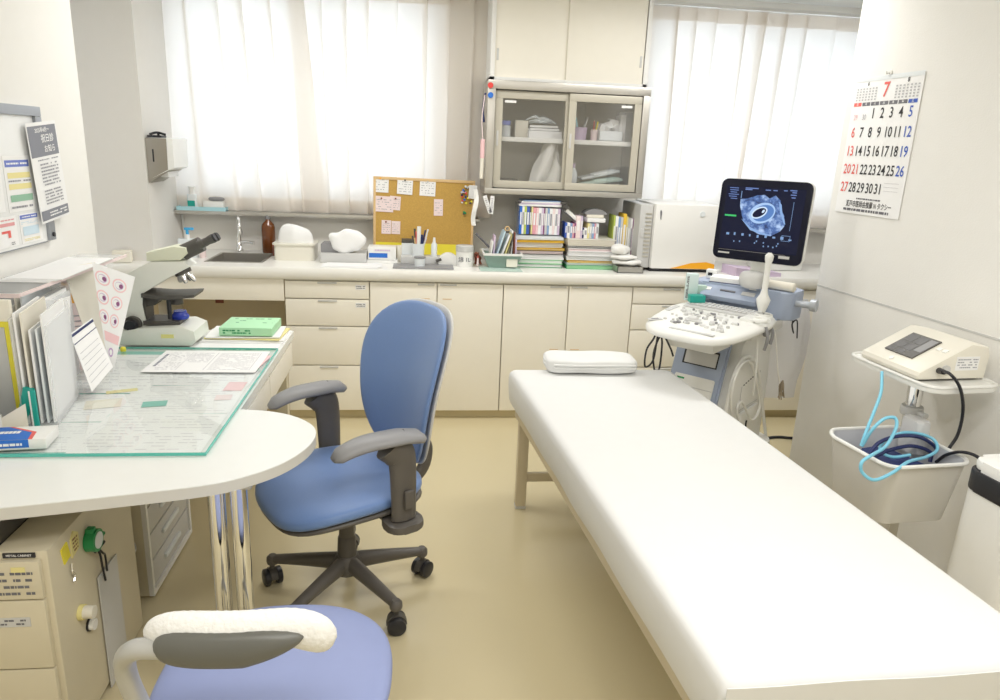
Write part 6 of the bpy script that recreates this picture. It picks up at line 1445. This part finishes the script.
for (a, b, y) in ((-0.085, -0.03, 0.134), (-0.085, -0.055, 0.128), (0.0, 0.022, 0.13), (0.032, 0.05, 0.13), (0.075, 0.09, 0.132), (0.1, 0.128, 0.134), (0.11, 0.128, 0.126), (0.105, 0.128, 0.116), (0.11, 0.126, 0.105)): gq.append(rq(a, b, y, y+0.004))
scr('screen_text', emat('screen_blue_text', (0.16, 0.25, 0.55)), gq, z=0.0108)
gq = []
for k in range(9): x = -0.14+0.033*k; w_ = rnd.uniform(0.006, 0.014); y = -0.068+rnd.uniform(-.002, .002); gq.append(rq(x, x+w_, y, y+rnd.uniform(0.004, 0.013)))
for (x, y) in ((-0.105, -0.097), (-0.08, -0.095), (-0.015, -0.096), (-0.008, -0.088), (0.022, -0.092), (0.024, -0.107), (0.044, -0.105), (0.064, -0.107), (0.078, -0.100), (0.082, -0.09)): gq.append(rq(x, x+0.005, y, y+0.006))
gq += [rq(-0.1, -0.097, 0.092, 0.122), rq(0.122, 0.1235, -0.03, 0.09), rq(0.095, 0.13, -0.074, -0.0725), rq(0.095, 0.13, -0.052, -0.0505), rq(0.1285, 0.13, -0.074, -0.05), rq(0.095, 0.0965, -0.074, -0.05)]
scr('screen_icons', emat('screen_icons', (0.22, 0.36, 0.62)), gq, z=0.0108)
scr('brand_plate', 'lgrey', [rq(-0.165, -0.115, -0.150, -0.143), rq(0.095, 0.14, -0.148, -0.136)], z=0.0107)
scr('bezel_line', 'grey', [rq(-0.165, 0.12, -0.1335, -0.132)], z=0.0107)
# monitor arm
G().tube([(mp.x, mp.y+0.05, 0.94), (mp.x, mp.y+0.06, 1.02), (mp.x+0.0, mp.y+0.055, 1.14)], [0.045, 0.04, 0.035], n=18).out('monitor_arm', 'usw', t)
G().cushion(lambda a: (0.06, 0.05), lambda u, v, w: Vector((mp.x+0.0+u, mp.y-0.01+v, 0.995+0.038*w)), rings=6, n=30).out('arm_joint', 'lgrey', t)
# things lying on the deck
def ud(o, p, rz, lb, cat): return put(o, W_ @ Vector(p), UA+rz, lb, cat)
g = G().box((0, 0, 0.012), (0.14, 0.10, 0.024), bev=0.003); g.m(1).box((0.0, -0.0, 0.001), (0.142, 0.102, 0.004))
ud(g.out('notebook', ['paper', 'navy']), (0.0, -0.01, 0.9555), 0.15, 'cream notepad on the blue-grey deck below the screen', 'notepad')
g = G().box((0, 0, 0.022), (0.05, 0.04, 0.04), bev=0.004); g.m(1).box((-0.005, -0.0205, 0.022), (0.02, 0.001, 0.014)); ud(g.out('small_box', ['white', 'dark']), (-0.095, 0.03, 0.9555), 0.2, 'small white box with black square at the deck left end', 'box')
g = G().tube([(-0.09, 0, 0.02), (0.09, 0, 0.02)], [0.020, 0.020], n=18, smooth=False); g.m(1).tube([(0.089, 0, 0.02), (0.093, 0, 0.02)], [0.016, 0.016], n=18, smooth=False)
ud(g.out('paper_roll', ['paper2', 'device']), (0.215, -0.02, 0.9555), -0.08, 'cream roll lying on the deck right of the screen stem', 'roll')
# gel carton and green box at the console's left
g = G().box((0, 0, 0.062), (0.055, 0.035, 0.124), bev=0.004); g.m(1); scribble(g, -0.05, 0.05, -0.004, 0.006, 2, TR((-0.018, -0.0182, 0.062), pi/2, 0, 0) @ Matrix.Rotation(pi/2, 4, 'Z'), 0.9, 0.7, 3)
o = ud(g.out('gel_carton', [mat('pale_aqua_card', (0.68, 0.80, 0.80), 0.45), 'ink']), (-0.12, -0.13, 0.868), 0.55, 'pale aqua carton with a print line standing on the console left', 'carton')
g = G().box((0, 0, 0.018), (0.07, 0.045, 0.034), bev=0.004); ud(g.out('green_box', 'teal'), (-0.075, -0.16, 0.868), 0.75, 'teal green box lying right of the pale aqua carton', 'box')
g = G().box((0, 0, 0.02), (0.05, 0.035, 0.04), bev=0.008); ud(g.out('green_packet', 'sage'), (-0.085, -0.10, 0.90), 0.6, 'grey green crumpled packet behind the teal box', 'packet')
# white plastic bag hanging at the back right, and floor cable
t = thing('plastic_bag', 'thin white plastic bag hanging between the machine and right wall', 'bag', (1.80, 3.22, 0.86))
def bagf(u, v):
    w = 0.085+0.035*sin(pi*min(1, v*1.2))*(1-0.3*v)
    a = 2*pi*u; return Vector((w*cos(a)*(1+0.1*sin(5*a+3*v)), 0.05*sin(a)*(0.3+0.7*sin(pi*min(1, v+0.15)))*(1+0.15*sin(4*a)), -0.50*v))
G().grid(bagf, 40, 22).out('body', BAG, t, ang=180)
g = G().tube([(-0.05, 0, -0.005), (-0.03, 0, 0.03), (0.02, 0, 0.03), (0.05, 0, -0.005)], 0.005, n=8); g.out('handle', 'white', t)
fc = [(1.62, 3.28, 0.012), (1.78, 3.36, 0.012), (1.86, 3.42, 0.014), (1.98, 3.42, 0.012), (2.10, 3.46, 0.012)]
a0, a1 = onz(768, 438, 0.008), onz(792, 438, 0.008)
tag(G().tube([a0+Vector((-0.12, -0.05, 0)), a0, (a0+a1)/2+Vector((0, 0.015, 0.0)), a1, a1+Vector((0.12, 0.0, 0))], 0.008, n=8).out('floor_cable', 'dark', loc=a0), 'black cable lying on the floor behind the machine', 'cable')

#@@CART
# ================================================================== BLOOD PRESSURE CART
# tray corners come from the sight lines to its four corners at the tray height
TZ = 0.85
tc_ = [onz(856, 356, TZ), onz(928, 386, TZ), onz(992, 381, TZ)]
c0 = (tc_[0]+tc_[2])/2
t = thing('monitor_cart', 'slim white pole cart carrying the blood pressure monitor', 'cart', (1.74, 2.24, 0), radians(-30))
CO = Vector((1.686, 2.13, 0)); t.location = CO; CR_ = radians(-85); t.rotation_euler = (0, 0, CR_)
CW = Matrix.Translation(CO) @ Matrix.Rotation(CR_, 4, 'Z')
tw_, td_ = 0.40, 0.265
g = G().prism(rrect(tw_, td_, 0.045), TZ-0.022, TZ-0.004, bev=0.004); g.out('tray', 'usw', t)
g = G(); o1 = rrect(tw_, td_, 0.045, 6); 
g.tube([(x*0.985, y*0.985, TZ-0.003) for x, y in o1+[o1[0]]], 0.006, n=8, smooth=False); g.out('tray_rim', 'usw', t)
G().lathe([(0.024, 0.60), (0.024, TZ-0.022)], n=22, c=(0.0, 0.0, 0)).out('upper_pole', 'chrome', t)
G().lathe([(0.034, 0.685), (0.036, 0.69), (0.036, 0.71), (0.034, 0.715)], n=22, c=(0.0, 0.0, 0)).out('collar', 'lgrey', t)
G().cyl((0.03, 0.0, 0.70), (0.065, 0.0, 0.70), 0.010, n=12).out('clamp_screw', 'lgrey', t)
G().bx(-0.03, 0.03, -0.02, 0.02, 0.10, 0.60, bev=0.006).out('lower_pole', 'bin', t)
for k in range(5):
    a = radians(20+72*k); d = Vector((cos(a), sin(a), 0)); o_ = Vector((0.0, 0.0, 0))
    if k in (3,): pass
    G().tube([o_+d*0.02+Vector((0, 0, 0.10)), o_+d*0.09+Vector((0, 0, 0.085)), o_+d*0.13+Vector((0, 0, 0.072))], [0.02, 0.017, 0.014], n=12).out('base_leg', 'bin', t)
    G().lathe([(0.012, 0), (0.022, 0.012), (0.022, 0.035), (0.010, 0.06)], n=14, c=o_+d*0.128).out('caster', 'lgrey', t)
# basket
t = thing('basket', 'grey-white plastic basket hung on the cart pole, holding tubes', 'basket', Vector((1.553, 1.955, 0)), CR_)
def bk(scale, zf):
    return [(x*scale, y*scale-0.035) for x, y in rrect(0.30, 0.295, 0.05, 6)]
zt0, zb0 = 0.645, 0.445
g = G(); A = bk(1, 0); B = bk(0.84, 0); n = len(A); 
def rimz(x, y): return zt0 - 0.020*max(0, 1-abs((x+0.02)/0.12))*(1 if y < 0 else 0.3)
vo = [g.bm.verts.new((x, y, rimz(x, y))) for x, y in A]; vb = [g.bm.verts.new((x, y, zb0)) for x, y in B]
vi = [g.bm.verts.new((x*0.975, (y+0.035)*0.97-0.035, rimz(x, y))) for x, y in A]; vib = [g.bm.verts.new((x*0.97, (y+0.035)*0.97-0.035, zb0+0.004)) for x, y in B]
for i in range(n):
    j = (i+1) % n
    g.bm.faces.new((vb[i], vb[j], vo[j], vo[i])); g.bm.faces.new((vo[i], vo[j], vi[j], vi[i])); f = g.bm.faces.new((vi[i], vi[j], vib[j], vib[i])); f.material_index = 1
g.bm.faces.new(vb[::-1]); f = g.bm.faces.new(vib); f.material_index = 1
g.out('body', ['bin', 'binin'], t)
g = G(); P = [(x*1.01, (y+0.035)*1.01-0.035, rimz(x, y)) for x, y in A]; g.tube(P+[P[0]], 0.0065, n=8, smooth=False); g.out('rim', 'usw', t)
# monitor device
t = thing('blood_pressure_monitor', 'ivory blood pressure monitor with a dark sloped screen on the cart', 'blood pressure monitor', CO+Vector((0, 0, TZ+0.003)), CR_)
prof = [(-0.125, 0), (0.12, 0), (0.125, 0.075), (0.115, 0.105), (0.05, 0.115), (-0.125, 0.025), (-0.13, 0.012)]
G().prism(prof, -0.135, 0.135, T=TYZ2, bev=0.010).out('housing', 'device', t)
sl = Vector((0, 0.175, 0.09)).normalized(); nn = Vector((0, -0.09, 0.175)).normalized(); o0 = Vector((0, -0.0375, 0.070))
def sq(x, s_, d): return o0+Vector((x, 0, 0))+sl*s_+nn*d
def sbox(x0, x1, s0, s1, d0, d1, nm, mt, par):
    g = G(); V = [sq(x, s_, d) for d in (d0, d1) for (x, s_) in ((x0, s0), (x1, s0), (x1, s1), (x0, s1))]
    g._new(V, [(0, 3, 2, 1), (4, 5, 6, 7), (0, 1, 5, 4), (1, 2, 6, 5), (2, 3, 7, 6), (3, 0, 4, 7)]); return g.out(nm, mt, par)
s0 = sbox(-0.075, 0.05, -0.055, 0.06, 0.0, 0.0045, 'screen', 'charcoal', t)
for k, (a, b, c, e) in enumerate(((-0.07, -0.03, 0.012, 0.052), (-0.025, 0.01, 0.012, 0.052), (-0.07, -0.03, -0.028, 0.006), (-0.025, 0.01, -0.028, 0.006), (0.016, 0.046, -0.02, 0.052), (-0.07, -0.04, -0.052, -0.034), (-0.03, 0.0, -0.052, -0.034))): sbox(a, b, c, e, 0.0046, 0.0050, 'display_segment', 'screen' if k != 4 else 'grey', s0)
for x in (0.075, 0.10): sbox(x-0.008, x+0.008, 0.02, 0.035, 0.0, 0.003, 'button', 'usw', t)
g = G().lathe([(0.009, 0), (0.009, 0.003)], n=14, T=Matrix.Translation(sq(-0.01, -0.082, 0.0)) @ Euler((radians(27), 0, 0)).to_matrix().to_4x4()); g.out('start_button', 'usw', t)
g = G().bx(0.1352, 0.1362, 0.0, 0.085, 0.030, 0.075); g.m(1); scribble(g, 0.005, 0.08, 0.035, 0.07, 4, TYZ2 @ Matrix.Translation((0, 0, 0.1366)), 0.8, 0.4, 2); g.out('rating_label', ['paper', 'lightink'], t)
G().cyl((0.134, -0.035, 0.035), (0.142, -0.035, 0.035), 0.014, n=18).out('socket', 'lgrey', t)
G().bx(-0.12, 0.12, -0.11, 0.11, -0.003, 0.0).out('base_pad', 'grey', t)
# cables; points taken along sight lines at the cart's distance
def cabl(nm, label, pts, r, mt):
    P = [Vector(p) for p in pts]; o = G().tube(P, r, n=10, k=8).out(nm, mt, loc=P[0]); return tag(o, label, 'cable' if 'cable' in nm else 'tube')
def c3(x, y, z): return CW @ Vector((x, y, z))
def pl(L_): return [ony(*q) for q in L_]
pw = [c3(0.142, -0.06, TZ+0.035)]+pl([(950, 374, 1.92), (960, 388, 1.91), (963, 410, 1.92), (958, 434, 1.93), (948, 450, 1.93), (943, 462, 1.94)])
cabl('power_cable', 'black power cable curving from the monitor down to the basket', pw, 0.0050, 'dark')
p_ = c3(0.139, -0.06, TZ+0.035)
tag(G().tube([p_, p_+(pw[1]-p_)*0.45], [0.010, 0.008], n=14, smooth=False).out('cable_plug', 'dark', loc=p_), 'black round plug in the side of the blood pressure monitor', 'plug')
cabl('outlet_cable', 'black cable running right from the basket to the white bin', pl([(936, 462, 1.93), (946, 455, 1.90), (960, 452, 1.86), (974, 455, 1.82), (986, 464, 1.78), (996, 478, 1.74), (1001, 490, 1.72)]), 0.0050, 'dark')
cabl('air_tube', 'light blue air tube dropping from the tray into the basket', pl([(882, 372, 2.12), (881, 392, 2.05), (874, 412, 1.98), (866, 432, 1.93), (861, 446, 1.92)]), 0.0050, 'tube')
cabl('air_tube', 'light blue air tube coiled over the front rim of the basket', pl([(862, 446, 1.92), (872, 430, 1.90), (884, 419, 1.90), (895, 418, 1.90), (896, 428, 1.88), (886, 446, 1.86), (872, 455, 1.80), (862, 462, 1.77), (862, 472, 1.77), (874, 480, 1.76), (892, 473, 1.77), (908, 462, 1.82), (926, 457, 1.88), (937, 450, 1.92), (934, 440, 1.95), (920, 434, 1.97), (902, 433, 1.97), (886, 440, 1.95), (880, 450, 1.93), (892, 457, 1.91), (910, 455, 1.92)]), 0.0050, 'tube')
cabl('coiled_cable', 'dark navy cable coiled inside the basket', pl([(868, 455, 1.90), (880, 442, 1.92), (900, 436, 1.94), (922, 438, 1.95), (938, 450, 1.95), (942, 462, 1.94)]), 0.006, 'navy')
cabl('coiled_cable', 'second dark navy cable, lower in the basket', pl([(872, 458, 1.90), (890, 450, 1.93), (912, 446, 1.95), (930, 452, 1.95), (930, 462, 1.94)]), 0.006, 'navy')
g = G().prism(rrect(0.20, 0.12, 0.03), 0, 0.06, bev=0.015); o = g.out('arm_cuff', mat('navy_cuff', (0.02, 0.035, 0.14), 0.7)); put(o, (1.52, 1.95, 0.54), CR_+0.2, 'folded navy arm cuff lying in the basket', 'cuff')
g = G().prism(rrect(0.085, 0.05, 0.015), 0, 0.11, bev=0.01); put(g.out('grey_adapter', mat('pale_adapter', (0.66, 0.66, 0.66), 0.4)), (1.625, 2.02, 0.60), CR_, 'pale grey power adapter tucked behind the tubes in the basket', 'adapter')
# white canister at the right picture edge
t = thing('waste_canister', 'tall white bin with a black collar at the right picture edge', 'bin', (1.665, 1.60, 0), radians(5))
cn = G(); 
V = [(-0.10, -0.10), (0.10, -0.10), (0.10, 0.10), (-0.10, 0.10)]
poly = rrect(0.26, 0.22, 0.05); top = [(x*0.93, y*0.93) for x, y in poly]
n = len(poly); vb = [cn.bm.verts.new((x, y, 0.0)) for x, y in poly]; vt = [cn.bm.verts.new((x, y, 0.64)) for x, y in top]
for i in range(n): cn.bm.faces.new((vb[i], vb[(i+1) % n], vt[(i+1) % n], vt[i]))
cn.bm.faces.new(vb[::-1]); cn.bm.faces.new(vt); cn.out('body', 'white', t)
G().prism([(x*0.95, y*0.95) for x, y in poly], 0.64, 0.70, bev=0.006).out('collar', 'dark', t)
G().prism([(x*0.90, y*0.90) for x, y in poly], 0.70, 0.73, bev=0.012).out('lid', 'white', t)

#@@CALENDAR
# ================================================================== WALL CALENDAR (on the partition)
ct = [onp(*q, PE, PN) for q in ((857, 82), (927, 69), (897, 218), (833, 212))]
u0 = (ct[0]-PE).dot(PD); u1 = (ct[1]-PE).dot(PD); zt_, zb_ = ct[0].z, ct[3].z
cwid = u1-u0+0.002; chei = (ct[0].z+ct[1].z-ct[2].z-ct[3].z)/2
cc = PE+PD*((u0+u1)/2)+PN*0.004; cc.z = (ct[0].z+ct[1].z+ct[2].z+ct[3].z)/4
t = thing('wall_calendar', 'July wall calendar with large black, red and blue dates on the right wall', 'calendar', cc)
# local frame: X right along the wall as seen, Z up, out of the wall = PN
Bc = Matrix((PD, Vector((0, 0, 1)), PN)).transposed().to_4x4()
w, h = cwid/2, chei/2
def cq(x0, x1, y0, y1, z, nm, mt, par=t):
    g = G(); g._new([(x0, y0, z), (x1, y0, z), (x1, y1, z), (x0, y1, z)], [(0, 1, 2, 3)], Bc); return g.out(nm, mt, par, recalc=False)
g = G(); V = [(x, y, z) for z in (-0.002, 0.0) for (x, y) in ((-w, -h), (w, -h), (w, h), (-w, h))]
g._new(V, [(0, 3, 2, 1), (4, 5, 6, 7), (0, 1, 5, 4), (1, 2, 6, 5), (2, 3, 7, 6), (3, 0, 4, 7)], Bc); g.out('sheet', 'paper', t)
cq(-w, w, h-0.012, h+0.004, 0.0012, 'binding_strip', 'milk')
def ctext(body, x, y, s_, mt, sx=1.0, z=0.0008, nm='lettering'):
    return (body, x, y, s_, mt, sx, z)
bank = {}
def addt(body, x, y, s_, mt, sx=0.8): bank.setdefault(mt, []).append((body, x, y, s_, sx))
cols7 = [-w+2*w*(0.095+0.135*k) for k in range(7)]
addt('7', 0.0, h-0.052, 0.078, 'crimson', 0.9)
rows_ = [h-0.138-0.0725*k for k in range(5)]
for d in range(1, 32):
    r_, c_ = divmod(d+1, 7); mt = 'crimson' if c_ == 0 or d == 21 else ('cobalt' if c_ == 6 else 'ink2')
    addt(str(d), cols7[c_], rows_[r_], 0.056, mt, 0.80)
M['ink2'] = mat('black_print', (0.03, 0.03, 0.035), 0.6); M['palegrey'] = mat('pale_grey_print', (0.5, 0.5, 0.52), 0.6)
addt('29', cols7[0], rows_[0]-0.012, 0.03, 'pink', 0.8); addt('30', cols7[1], rows_[0]-0.012, 0.03, 'palegrey', 0.8)
addt('6', -w*0.56, h-0.022, 0.02, 'ink2', 1); addt('8', w*0.60, h-0.022, 0.024, 'ink2', 1)
for k, ch in enumerate('\u65e5\u6708\u706b\u6c34\u6728\u91d1\u571f'): addt(ch, cols7[k], h-0.099, 0.012, 'paper', 1.0)
addt('\u702c\u6238\u5e02\u533b\u5e2b\u4f1a\u63a8\u85a6 N \u30bf\u30af\u30b7\u30fc', 0.01, -h+0.038, 0.028, 'ink2', 0.72)
gp = G(); scribble(gp, -w*0.72, w*0.7, -h+0.010, -h+0.022, 1, Bc @ Matrix.Translation((0, 0, 0.0010)), 1, 0.8, 12); scribble(gp, -w*0.35, w*0.4, -h+0.058, -h+0.066, 1, Bc @ Matrix.Translation((0, 0, 0.0010)), 1, 0.7, 13); gp.out('small_print', 'ink', t, recalc=False)
for k in range(7):
    cq(cols7[k]-0.023, cols7[k]+0.023, h-0.106, h-0.092, 0.0006, 'weekday_bar', 'crimson' if k == 0 else ('cobalt' if k == 6 else 'ink'))
for mt, L_ in bank.items():
    g = G()
    for (b_, x, y, s_, sx) in L_: g.text(b_, s_, Bc @ Matrix.Translation((x, y, 0.0010)), sx=sx)
    g.out('lettering', mt, t, recalc=False)
for (x0, x1) in ((-w*0.92, -w*0.25), (w*0.25, w*0.95)):
    g = G()
    for r_ in range(5):
        for c_ in range(7): xx = x0+(x1-x0)*(c_+0.5)/7; yy = h-0.040-0.0105*r_; g._new([(xx-0.005, yy-0.003, 0.0009), (xx+0.005, yy-0.003, 0.0009), (xx+0.005, yy+0.003, 0.0009), (xx-0.005, yy+0.003, 0.0009)], [(0, 1, 2, 3)], Bc)
    g.out('small_month', 'palegrey', t, recalc=False)
g = G()
for yy in (-h+0.10, -h+0.115, -h+0.13): g._new([(w*0.42, yy, 0.0009), (w*0.85, yy, 0.0009), (w*0.85, yy+0.001, 0.0009), (w*0.42, yy+0.001, 0.0009)], [(0, 1, 2, 3)], Bc)
g.out('note_lines', 'palegrey', t, recalc=False)
hk = cc+Vector((0, 0, h+0.012))
g = G().cyl(Vector((0, 0, 0)), PN*0.004, 0.012, n=18); g.tube([PN*0.004, PN*0.014+Vector((0, 0, -0.004)), PN*0.016+Vector((0, 0, 0.006))], 0.003, n=8)
put(g.out('wall_hook', 'usw'), hk-PN*0.0035, 0, 'small white hook above the wall calendar', 'hook')
